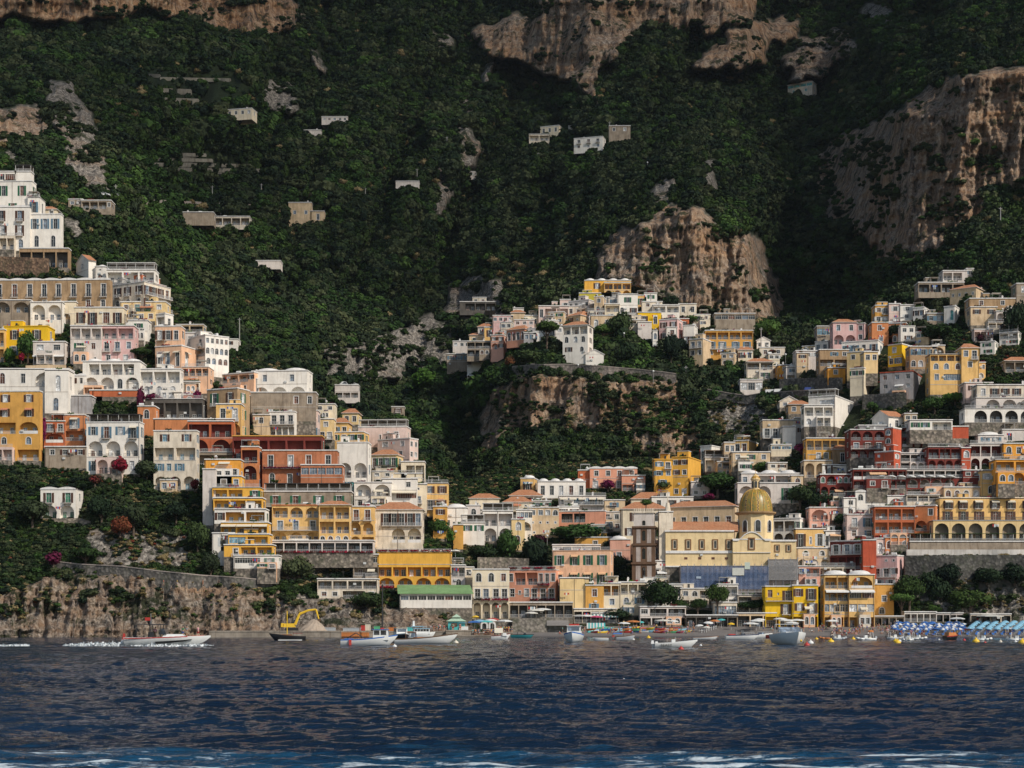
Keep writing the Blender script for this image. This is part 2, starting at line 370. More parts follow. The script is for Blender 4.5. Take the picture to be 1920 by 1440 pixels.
def crown_arrays(seed, n=420, lumps=9, shape=(1,1,.85), leaf=.11, core=.72, flat=False):
    """leaf clusters on a lumpy crown of unit radius; returns verts, quads"""
    rs = np.random.RandomState(seed)
    d = rs.normal(size=(lumps, 3)); d /= np.linalg.norm(d, axis=1)[:, None]; d[:, 2] = np.abs(d[:, 2])*.9-.25
    c = d*rs.uniform(.35, .62, (lumps, 1)); rad = rs.uniform(.32, .55, lumps)
    c = np.vstack([c, [[0, 0, 0]]]); rad = np.append(rad, .6)
    k = rs.choice(lumps+1, n, p=rad**2/np.sum(rad**2))
    q = rs.normal(size=(n, 3)); q /= np.linalg.norm(q, axis=1)[:, None]
    C = c[k]+q*rad[k][:, None]*rs.uniform(.82, 1.12, (n, 1))
    Nn = q+rs.normal(size=(n, 3))*.45; Nn /= np.linalg.norm(Nn, axis=1)[:, None]
    sh = np.array(shape); V, Q = quads_mesh('', C*sh, Nn, rs.uniform(.6, 1.3, n)*leaf, rs=rs)
    if core:
        vs = []; qs = []; o = len(V)
        for cc, rr in zip(c, rad):
            m = 7; h = 5
            for j in range(h+1):
                for i in range(m):
                    t = math.pi*j/h; p = 2*math.pi*i/m; w = rr*core*rs.uniform(.85, 1.12)
                    vs.append((cc+w*np.array([math.sin(t)*math.cos(p), math.sin(t)*math.sin(p), math.cos(t)]))*sh)
            for j in range(h):
                for i in range(m): qs.append([o+j*m+i, o+j*m+(i+1) % m, o+(j+1)*m+(i+1) % m, o+(j+1)*m+i])
            o += m*(h+1)
        V = np.vstack([V, vs]); Q = np.vstack([Q, qs])
    return V, Q
LEAF = dict(
 wood=[(.008,.017,.010),(.018,.034,.014),(.040,.062,.020)],
 olive=[(.018,.028,.014),(.036,.05,.022),(.065,.078,.034)],
 pine=[(.010,.022,.007),(.020,.040,.010),(.036,.062,.014)],
 bright=[(.03,.07,.010),(.06,.125,.018),(.11,.19,.03)],
 green=[(.016,.036,.010),(.032,.068,.016),(.06,.11,.024)],
 magenta=[(.022,.014,.012),(.085,.008,.032),(.16,.014,.06)],
 crimson=[(.04,.03,.012),(.20,.010,.025),(.36,.018,.05)],
 russet=[(.09,.022,.012),(.16,.035,.02),(.12,.05,.02)],
 dry=[(.10,.075,.03),(.17,.13,.06),(.26,.2,.1)])
def leaf(n): return leafmat('leaves_'+n, LEAF[n])
PROTO = {}
def crown_proto(kind, seed, **kw):
    k = ('c', kind, seed, tuple(sorted(kw.items())))
    if k not in PROTO:
        V, Q = crown_arrays(seed, **kw); PROTO[k] = np_mesh('crown', V, Q, [leaf(kind)])
    return PROTO[k]
def instancer(name, pts, sca, rot, idx, protos, label, cat):
    """one 'stuff' object: crowns spread over the slope with geometry nodes"""
    me = bpy.data.meshes.new(name); me.vertices.add(len(pts)); me.vertices.foreach_set('co', np.asarray(pts, np.float32).ravel())
    for n, A, ty in (('s', sca, 'FLOAT_VECTOR'), ('r', rot, 'FLOAT_VECTOR'), ('i', idx, 'INT')):
        a = me.attributes.new(n, ty, 'POINT')
        if ty == 'INT': a.data.foreach_set('value', np.asarray(A, np.int32))
        else: a.data.foreach_set('vector', np.asarray(A, np.float32).ravel())
    o = link(name, me); ng = bpy.data.node_groups.new(name, 'GeometryNodeTree')
    ng.interface.new_socket('Geometry', in_out='INPUT', socket_type='NodeSocketGeometry')
    ng.interface.new_socket('Geometry', in_out='OUTPUT', socket_type='NodeSocketGeometry')
    gi = ng.nodes.new('NodeGroupInput'); go = ng.nodes.new('NodeGroupOutput')
    jn = ng.nodes.new('GeometryNodeGeometryToInstance')
    for pm in protos:
        po = bpy.data.objects.new('crown_source', pm)
        oi = ng.nodes.new('GeometryNodeObjectInfo'); oi.inputs['Object'].default_value = po; oi.inputs['As Instance'].default_value = True
        ng.links.new(oi.outputs['Geometry'], jn.inputs[0])
    ip = ng.nodes.new('GeometryNodeInstanceOnPoints')
    ng.links.new(gi.outputs[0], ip.inputs['Points']); 
    j2 = ng.nodes.new('GeometryNodeJoinGeometry')
    for l in list(jn.inputs[0].links): ng.links.new(l.from_socket, j2.inputs[0])
    ng.nodes.remove(jn)
    ng.links.new(j2.outputs[0], ip.inputs['Instance']); ip.inputs['Pick Instance'].default_value = True
    def at(n, ty):
        a = ng.nodes.new('GeometryNodeInputNamedAttribute'); a.data_type = ty; a.inputs['Name'].default_value = n; return a.outputs['Attribute']
    ng.links.new(at('i', 'INT'), ip.inputs['Instance Index']); ng.links.new(at('s', 'FLOAT_VECTOR'), ip.inputs['Scale'])
    er = ng.nodes.new('FunctionNodeEulerToRotation'); ng.links.new(at('r', 'FLOAT_VECTOR'), er.inputs[0]); ng.links.new(er.outputs[0], ip.inputs['Rotation'])
    ng.links.new(ip.outputs[0], go.inputs[0])
    md = o.modifiers.new('scatter', 'NODES'); md.node_group = ng
    tag(o, label, cat, kind='stuff'); return o
OCC = np.zeros((1000, 620), bool)        # where buildings stand, cells of 3 px (u from -420)
def occupy(x0, x1, y0, y1):
    OCC[max(0, int((x0+420)/3)):int((x1+420)/3)+1, max(0, int(y0/3)+60):int(y1/3)+61] = True
def occupied(u, v):
    return OCC[np.clip(((u+420)/3).astype(int), 0, 999), np.clip((v/3).astype(int)+60, 0, 619)]
# ------------------------------------------------------------------ forest on the mountain
def scatter_forest():
    rs = np.random.RandomState(5)
    uu, vv = np.meshgrid(np.arange(-200, 2130, 7.6), np.arange(1180, -420, -5.6), indexing='ij')
    uu = (uu+rs.uniform(-4.5, 4.5, uu.shape)).ravel(); vv = (vv+rs.uniform(-3.2, 3.2, vv.shape)).ravel()
    D = TDat(uu, vv); rk = TDat(uu, vv, TR); occ = occupied(uu, vv)
    z = CH+(HZ-vv)*D/F
    g_ = fbm(uu/34, vv/20, 4, 21)
    far = D > 640
    keep = np.where(rk > .4, (g_ > np.where(vv > 1080, .62, np.where((vv > 690) & (vv < 890) & (uu > 880) & (uu < 1330), .50, np.where(((uu > 1500) & (uu < 1690) & (vv < 620)) | ((uu > 590) & (uu < 870) & (vv > 620) & (vv < 730)), .49, np.where((uu > 1100) & (vv < 620), .635, .60))))) & (rs.rand(len(uu)) < .7), rs.rand(len(uu)) < np.where(g_ < .33, .55, .98))
    # terraced orchards on the left hill stay open
    ter = inpoly(uu, vv, [(262, 135), (440, 135), (470, 180), (430, 200), (300, 190)]) | inpoly(uu, vv, [(280, 282), (385, 282), (500, 312), (500, 326), (285, 330)])
    keep &= ~(ter & (rs.rand(len(uu)) < .85))
    keep &= ~occ & (z > 4)
    below = occupied(uu, vv-7) | occupied(uu, vv-12)            # keep crowns from hiding house fronts
    # keep tall crowns away from just under and in front of houses
    keep &= ~((vv > 1120) & (uu > 870) & (uu < 1685)) & (vv < 1158) & ~((vv > 1150) & (uu < 900))
    uu, vv, D, rk, g_, below = (a[keep] for a in (uu, vv, D, rk, g_, below))
    D = D-1.0; r = rs.uniform(1.9, 3.5, len(uu))*np.where(rs.rand(len(uu)) < .1, 1.35, 1)
    r *= np.clip(D/760, .62, 1.2); r = np.where(rk > .4, r*.62, r)
    near = D < 640
    r = np.where(near, rs.uniform(.8, 1.9, len(uu)), r); r *= .8+.5*fbm(uu/18, vv/14, 3, 44)
    up = occupied(uu, vv-5) | occupied(uu, vv-9)
    r = np.where(up, np.minimum(r, .8), r)
    hgt = r*rs.uniform(.75, 1.15, len(uu)); hgt = np.where(near | (rk > .4), r*.75, hgt)
    X = (uu-960)*D/F; Z = CH+(HZ-vv)*D/F+hgt*.25
    pts = np.stack([X, D, Z], -1); sca = np.stack([r, r, hgt], -1); rot = np.zeros_like(sca); rot[:, 2] = rs.uniform(0, 6.28, len(r))
    idx = rs.randint(0, 7, len(r)); sp1 = fbm(uu/55, vv/38, 4, 90); sp2 = fbm(uu/30, vv/24, 4, 95)
    idx = np.where((sp1 > .57) & (rs.rand(len(r)) < .75), 7, idx); idx = np.where((sp1 < .43) & (rs.rand(len(r)) < .75), 6, idx); idx = np.where((sp2 > .62) & (rs.rand(len(r)) < .8), 5, idx); idx = np.where((sp2 < .34) & (rs.rand(len(r)) < .10), 8, idx)
    big = np.where(sp2 > .5, 1.25, .8); r = np.where(near, r, r*big); hgt = hgt*np.where(near, 1, big); sca[:, 0] = r; sca[:, 1] = r; sca[:, 2] = hgt
    protos = [crown_proto('wood', 10+k, n=230, lumps=7, leaf=.17) for k in range(5)]+[crown_proto('olive', 30, n=230, leaf=.16), crown_proto('pine', 31, n=230, leaf=.15, shape=(.8, .8, 1.15))]
    # a few brighter crowns where the photo shows lit scrub
    protos.append(crown_proto('green', 40, n=230, leaf=.16)); protos.append(crown_proto('dry', 41, n=230, leaf=.12))
    lit = inpoly(uu, vv, [(250,280),(330,270),(400,480),(330,500),(240,380)]) | inpoly(uu, vv, [(440,600),(560,580),(560,640),(450,650)]) | inpoly(uu, vv, [(780,690),(860,640),(960,700),(820,800),(760,790)])|inpoly(uu,vv,[(380,150),(530,215),(500,260),(380,250)])
    idx = np.where(lit & (rs.rand(len(r)) < .55), 7, idx)
    ridx = (g_ > .62) & (rs.rand(len(r)) < .5); idx = np.where(ridx, 5, idx)
    m = ~near
    instancer('forest', pts[m], sca[m], rot[m], idx[m], protos, 'dense dark green woodland covering the mountain slopes above the town', 'forest')
    instancer('shrubs', pts[near], sca[near], rot[near], idx[near], protos, 'low bushes and scrub growing between the houses and on the shore cliffs', 'shrubs')

def ground_cover():
    rs = np.random.RandomState(15)
    uu, vv = np.meshgrid(np.arange(-20, 1945, 3.6), np.arange(1185, 480, -3.0), indexing='ij')
    uu = (uu+rs.uniform(-2, 2, uu.shape)).ravel(); vv = (vv+rs.uniform(-1.6, 1.6, vv.shape)).ravel()
    D = TDat(uu, vv); rk = TDat(uu, vv, TR); n = fbm(uu/16, vv/12, 4, 61)
    keep = (D < 655) & ~occupied(uu, vv) & (CH+(HZ-vv)*D/F > 4.5) & (rs.rand(len(uu)) < np.where(rk > .4, np.where(vv > 1080, np.clip((n-.60)*5, .01, .8), np.clip((n-.54)*5, .02, .8)), .86)) & ~((vv > 1120) & (uu > 870) & (uu < 1685)) & (vv < 1160)
    uu, vv, D, n = (a[keep] for a in (uu, vv, D, n)); D = D-.4
    r = rs.uniform(.35, 1.0, len(uu))*(.7+.7*n)
    pts = np.stack([(uu-960)*D/F, D, CH+(HZ-vv)*D/F+r*.15], -1); sca = np.stack([r, r, r*.8], -1); rot = np.zeros_like(sca); rot[:, 2] = rs.uniform(0, 6.28, len(r))
    pk = np.array([0, 0, 0, 1, 1, 2, 2, 3, 4]); idx = pk[rs.randint(0, 9, len(r))]; idx = np.where((n > .6) & (rs.rand(len(r)) < .6), 3, idx); idx = np.where((idx == 4) & (rs.rand(len(r)) < .6), 0, idx)
    pr = [crown_proto('wood', 80, n=90, leaf=.24), crown_proto('olive', 81, n=90, leaf=.22), crown_proto('green', 82, n=90, leaf=.24), crown_proto('dry', 83, n=90, leaf=.2), crown_proto('russet', 84, n=90, leaf=.22)]
    instancer('ground_cover', pts, sca, rot, idx, pr, 'mixed dry grass, weeds and small shrubs covering the banks between the houses', 'ground cover')
def cloud():
    """broken summer cloud that stands over the mountain and shades its upper slopes"""
    us = np.linspace(-900, 3000, 120); ys = np.linspace(-330, 1400, 70); U, Y = np.meshgrid(us, ys, indexing='ij')
    Y = Y+150*(fbm(U/260, Y/260, 3, 71)-.5)*(Y < 200)
    Z = 1500+160*fbm(U/300, Y/300, 5, 72)
    me = grid_mesh('cloud', U, Y, Z); m, t, b = nt('cloud_vapour'); n = noise(t, pos(t), .004, 5, .6)
    b.inputs['Base Color'].default_value = (.9,.9,.9,1); b.inputs['Roughness'].default_value = 1
    t.links.new(ramp(t, n, [(.35, g(.38)), (.6, g(.74))]), b.inputs['Alpha'])
    me.materials.append(m); tag(link('cloud', me), 'thin summer cloud drifting above the mountain', 'cloud', kind='stuff')
# ------------------------------------------------------------------ water
def build_water():
    rows = []
    v = 1560.0; D = []
    ds = CH*F/(np.concatenate([np.arange(1620, 1450, -2.0), np.arange(1450, 1300, -.4), np.arange(1300, 1215, -.22), np.arange(1215, 1181, -.12)])-HZ)
    uu = np.linspace(-300, 2220, 860)
    ds = np.concatenate([np.arange(-70, 21, 1.4), ds]); DD, UU = np.meshgrid(ds, uu); X = (UU-960)*np.maximum(DD, 21.5)/F; Y = DD
    e = ((np.arange(1, 31)/30)**2)[:, None]; lo, hi = X[:1], X[-1:]      # open water well beyond the frame
    X = np.vstack([(lo+(-750-lo)*e)[::-1], X, hi+(750-hi)*e]); Y = np.repeat(Y[:1], X.shape[0], 0)
    Z = np.zeros_like(X); rs = np.random.RandomState(4)
    dY = np.maximum(np.abs(np.gradient(ds))[None, :], np.abs(np.gradient(X, axis=0))*.8)
    for k in range(30):
        L = .7*1.105**k; a = rs.normal(0, .55)+.3
        th = rs.rand()*6.28; kx = 6.283/L*math.sin(a); ky = 6.283/L*math.cos(a)
        A = .021*L**.62*(1 if L < 3 else .75 if L < 5 else .45)
        ph = kx*X+ky*Y+th+2.6*fbm(X/(5*L)+9*k, Y/(5*L), 2, k)
        fade = np.clip(L/(2.2*dY)-.6, 0, 1)
        Z += A*fade*(1-2*np.abs(np.sin(ph/2)))*np.clip(1.9*fbm(X/(7*L), Y/(9*L), 2, k+3)-.45, 0, 1.2)
    Z *= .95; Z -= Z.mean()
    me = grid_mesh('sea', X.T, Y.T, Z.T)
    m, t, b = nt('sea_water'); p = pos(t)
    sep = t.nodes.new('ShaderNodeSeparateXYZ'); t.links.new(p, sep.inputs[0])
    # foam left by a passing boat: a ragged belt across the near water
    wob = t.nodes.new('ShaderNodeMath'); wob.operation = 'MULTIPLY_ADD'
    t.links.new(noise(t, p, .10, 3, .5), wob.inputs[0]); wob.inputs[1].default_value = 9; t.links.new(sep.outputs['Y'], wob.inputs[2])
    belt = ramp(t, mapr(t, wob.outputs[0], 39.0, 49), [(.0, g(.93)), (.45, g(.85)), (.7, g(.62)), (1.0, g(.2))])
    fo = noise(t, p, 1.0, 7, .74, (.8, 1.9, 1)); fo2 = noise(t, p, .33, 5, .6, (.6, 2.0, 1))
    fsum = t.nodes.new('ShaderNodeMath'); fsum.operation = 'MULTIPLY'; t.links.new(fo, fsum.inputs[0]); t.links.new(belt, fsum.inputs[1])
    fs2 = t.nodes.new('ShaderNodeMath'); fs2.operation = 'MULTIPLY'; t.links.new(fsum.outputs[0], fs2.inputs[0]); t.links.new(ramp(t, fo2, [(.35, g(.6)), (.62, g(1.25))]), fs2.inputs[1])
    foam = ramp(t, fs2.outputs[0], [(.485, g(0)), (.56, g(1))])
    churn = ramp(t, fs2.outputs[0], [(.24, g(0)), (.42, g(1))])
    deep = ramp(t, noise(t, p, .05, 3), [(.4, (.002, .012, .032)), (.6, (.004, .022, .055))])
    c = mix(t, churn, deep, (.008, .055, .115)); c = mix(t, foam, c, (.55, .62, .66))
    t.links.new(c, b.inputs['Base Color'])
    t.links.new(ramp(t, foam, [(0, g(.06)), (1, g(.7))]), b.inputs['Roughness']); b.inputs['IOR'].default_value = 1.33
    b1 = noise(t, p, 1.9, 5, .62, (.7, 1.5, 1)); b2 = noise(t, p, .5, 3, .5, (.55, 1.4, 1))
    bump(t, b, mix(t, .5, b1, b2), .9, .55)
    me.materials.append(m)
    tag(link('sea', me), 'dark blue choppy sea in front of the town', 'sea', kind='structure')
def mapr(t, x, a, b_):
    n = t.nodes.new('ShaderNodeMapRange'); t.links.new(x, n.inputs[0]); n.inputs[1].default_value = a; n.inputs[2].default_value = b_
    return n.outputs[0]

# ------------------------------------------------------------------ camera, sun, sky
SUN = Vector((.60, -.52, .66)).normalized()
def haze():
    m = bpy.data.materials.new('haze'); m.use_nodes = True; t = m.node_tree; t.nodes.remove(t.nodes['Principled BSDF'])
    v = t.nodes.new('ShaderNodeVolumePrincipled'); v.inputs['Density'].default_value = 0.000018; v.inputs['Color'].default_value = (.72, .82, .95, 1); v.inputs['Anisotropy'].default_value = .1
    t.links.new(v.outputs[0], t.nodes['Material Output'].inputs['Volume'])
    mb = MB(); mb.box(-2600, 2600, -30, 1640, -8, 1200); tag(mb.build('haze', [m]), 'thin pale summer haze in the air over the bay and mountain', 'haze', kind='stuff')
def setup():
    cd = bpy.data.cameras.new('camera'); cam = bpy.data.objects.new('camera', cd); sc.collection.objects.link(cam)
    cam.location = (0, 0, CH); cam.rotation_euler = (R(90), 0, 0)
    cd.sensor_width = 36; cd.lens = 36*F/1920; cd.shift_y = (HZ-720)/1920; cd.clip_end = 8000; cd.clip_start = .5
    sc.camera = cam
    w = bpy.data.worlds.new('World'); sc.world = w; w.use_nodes = True; t = w.node_tree
    sk = t.nodes.new('ShaderNodeTexSky'); sk.sky_type = 'NISHITA'; sk.sun_disc = False
    el = math.asin(SUN.z); sk.sun_elevation = el; sk.sun_rotation = math.atan2(SUN.x, SUN.y); sk.air_density = 1.2; sk.dust_density = .8
    bg = t.nodes['Background']; t.links.new(sk.outputs[0], bg.inputs[0]); bg.inputs[1].default_value = .105
    ld = bpy.data.lights.new('sun', 'SUN'); ld.energy = 3.75; ld.angle = R(2.0); ld.color = (1, .93, .82)
    lo = bpy.data.objects.new('sun', ld); sc.collection.objects.link(lo); lo.rotation_euler = SUN.to_track_quat('Z', 'Y').to_euler()
    sc.view_settings.view_transform = 'Standard'; sc.view_settings.look = 'None'; sc.view_settings.exposure = 0; sc.view_settings.gamma = 1
    sc.cycles.max_bounces = 5; sc.cycles.diffuse_bounces = 2; sc.cycles.glossy_bounces = 2; sc.cycles.transmission_bounces = 2
# ------------------------------------------------------------------ houses
import re
MC = {}
def cached(key, fn):
    if key not in MC: MC[key] = fn()
    return MC[key]
def arc(w, z0, z1, n=8):
    """outline of an opening with a round head, from bottom left going round"""
    r = min(w/2, (z1-z0)*.6); zc = z1-r; k = r/(w/2)
    return [(-w/2, z0)]+[(-w/2*math.cos(math.pi*i/n), zc+r*math.sin(math.pi*i/n)) for i in range(n+1)]+[(w/2, z0)]
def rect(w, z0, z1): return [(-w/2, z0), (-w/2, z1), (w/2, z1), (w/2, z0)]
def ring(mb, outer, inner, y0, y1, m=0):
    n = len(outer)
    for i in range(n):
        j = (i+1) % n; a, b, c, d = outer[i], outer[j], inner[j], inner[i]
        mb.face([(a[0], y0, a[1]), (d[0], y0, d[1]), (c[0], y0, c[1]), (b[0], y0, b[1])], m)
        mb.face([(a[0], y0, a[1]), (b[0], y0, b[1]), (b[0], y1, b[1]), (a[0], y1, a[1])], m)
        mb.face([(c[0], y0, c[1]), (d[0], y0, d[1]), (d[0], y1, d[1]), (c[0], y1, c[1])], m)
def win_frame(w, h, ar, tr, dm):
    def f():
        mb = MB(); o = (arc if ar else rect)(w, 0, h)
        fw = .09; i = (arc if ar else rect)(w-2*fw, fw, h-fw)
        ring(mb, o, i, -.02, .10, 0)
        nb = max(1, round(w/.75)) if w > .8 else 1
        for k in range(1, nb+ (1 if nb == 1 and w > .7 else 0)):
            x = -w/2+w*k/max(nb, 2) if nb > 1 else 0
            mb.box(x-.035, x+.035, 0, .06, fw, h-fw-(0.1 if ar else 0), 0)
        if w > .7: mb.box(-w/2+fw, w/2-fw, .005, .055, h*.68, h*.68+.06, 0)
        if tr:   # plaster surround standing proud of the wall
            tw = .17; oo = (arc if ar else rect)(w+2*tw, -tw*.6, h+tw); ii = (arc if ar else rect)(w, 0, h)
            ring(mb, oo, ii, -.24, -.02, 1)
        return mb.mesh('window', [plain('window_paint', (.62,.60,.56)), TRIM()])
    return cached(('wf', w, h, ar, tr), f)
def pane_mesh(w, h, ar, gl):
    def f():
        mb = MB(); o = (arc if ar else rect)(w-.1, .05, h-.05)
        mb.face([(x, .075, z) for x, z in reversed(o)]); mb.face([(x, .12, z) for x, z in o])
        return mb.mesh('pane', [glass(gl)])
    return cached(('p', w, h, ar, gl), f)
def shutter_mesh(w, h, c):
    def f():
        mb = MB(); mb.box(-w/2, w/2, -.04, 0, 0, h)
        for k in range(int(h/.16)): mb.box(-w/2+.06, w/2-.06, -.06, -.04, .06+k*.16, .13+k*.16)
        return mb.mesh('shutter', [dict(k=plain('brown_shutter', (.09,.035,.018)), e=plain('green_shutter', (.02,.13,.06)), s=plain('white_shutter', (.66,.66,.64)), n=plain('blue_shutter', (.12,.22,.30)))[c]])
    return cached(('s', w, h, c), f)
def rail_mesh(w, dep, h, kind):
    def f():
        mb = MB()
        if kind == 'solid':
            mb.box(-w/2, w/2, -dep, -dep+.14, 0, h); 
            if dep > .3:
                for s in (-1, 1): mb.box(s*w/2-(.14 if s > 0 else 0), s*w/2+(.14 if s < 0 else 0), -dep+.14, 0, 0, h)
            return mb.mesh('parapet', [TRIM()])
        mb.box(-w/2, w/2, -dep, -dep+.07, h-.07, h); mb.box(-w/2, w/2, -dep+.01, -dep+.06, .04, .10)
        n = max(2, int(w/.34))
        bw = .045 if kind == 'iron' else .085
        for k in range(n+1):
            x = -w/2+.05+(w-.1)*k/n; mb.box(x-bw/2, x+bw/2, -dep+.01, -dep+.01+bw, .10, h-.07)
        if dep > .3:
            for s in (-1, 1):
                mb.box(s*(w/2-.035)-.035, s*(w/2-.035)+.035, -dep+.07, 0, h-.07, h)
                for k in range(3): y = -dep+dep*(k+.5)/3; mb.box(s*(w/2-.035)-.02, s*(w/2-.035)+.02, y, y+.04, 0, h-.07)
        return mb.mesh('railing', [plain('iron_rail', (.10,.095,.09)) if kind == 'iron' else plain('pale_rail', (.50,.49,.48))])
    return cached(('r', w, dep, h, kind), f)
def slab_mesh(w, dep):
    def f():
        mb = MB(); mb.box(-w/2-.06, w/2+.06, -dep-.06, .0, -.18, 0)
        for s in (-1, 1):
            x = s*(w/2-.2); mb.box(x-.09, x+.09, -dep*.55, 0, -.5, -.18)
        return mb.mesh('balcony', [SLAB()])
    return cached(('b', w, dep), f)
def awn_mesh(w, dep, c):
    def f():
        mb = MB(); d = .38*dep; n = max(2, int(w/.5))
        for k in range(n):
            a = -w/2+w*k/n; b = a+w/n; q = k % 2 if c == 'stripe' else 0
            pts = [(a, -.02, .0), (b, -.02, .0), (b, -dep, -d), (a, -dep, -d)]
            mb.face([pts[3], pts[2], pts[1], pts[0]], q); mb.face([(x, y, z-.05) for x, y, z in pts], q)
            mb.box(a, b, -dep-.02, -dep+.0, -d-.28, -d, q)
        for s in (-1, 1): mb.tube((s*w/2*.96, -.02, -.9*dep), (s*w/2*.96, -dep+.1, -d-.08), .03, n=5, m=0)
        cl = dict(cream=[plain('cream_canvas', (.74,.66,.52), .9)], white=[plain('white_canvas', (.78,.76,.73), .9)], orange=[plain('peach_canvas', (.76,.46,.26), .9)], rust=[plain('rust_canvas', (.55,.22,.12), .9)],
                  stripe=[plain('teal_canvas', (.10,.24,.24), .9), plain('white_canvas', (.78,.76,.73), .9)], grey=[plain('grey_canvas', (.22,.20,.19), .9)], lav=[plain('lilac_canvas', (.42,.36,.42), .9)], green=[plain('green_canvas',(.16,.30,.13),.9)])[c]
        if len(cl) == 1: cl = cl*2
        return mb.mesh('awning', cl)
    return cached(('a', w, dep, c), f)
def flower_mesh(w, kind='crimson'):
    def f():
        rs = np.random.RandomState(int(w*10)); n = max(30, int(w*46))
        C = np.stack([rs.uniform(-w/2, w/2, n), rs.uniform(-.32, .12, n), rs.uniform(-.22, .34, n)*(.6+.5*np.sin(rs.uniform(0, 6, n)))], -1)
        Nn = rs.normal(size=(n, 3)); V, Q = quads_mesh('', C, Nn, rs.uniform(.07, .16, n), rs=rs)
        return np_mesh('flowers', V, Q, [leaf(kind)])
    return cached(('f', w, kind), f)
def q(x): return max(.3, round(x*5)/5)

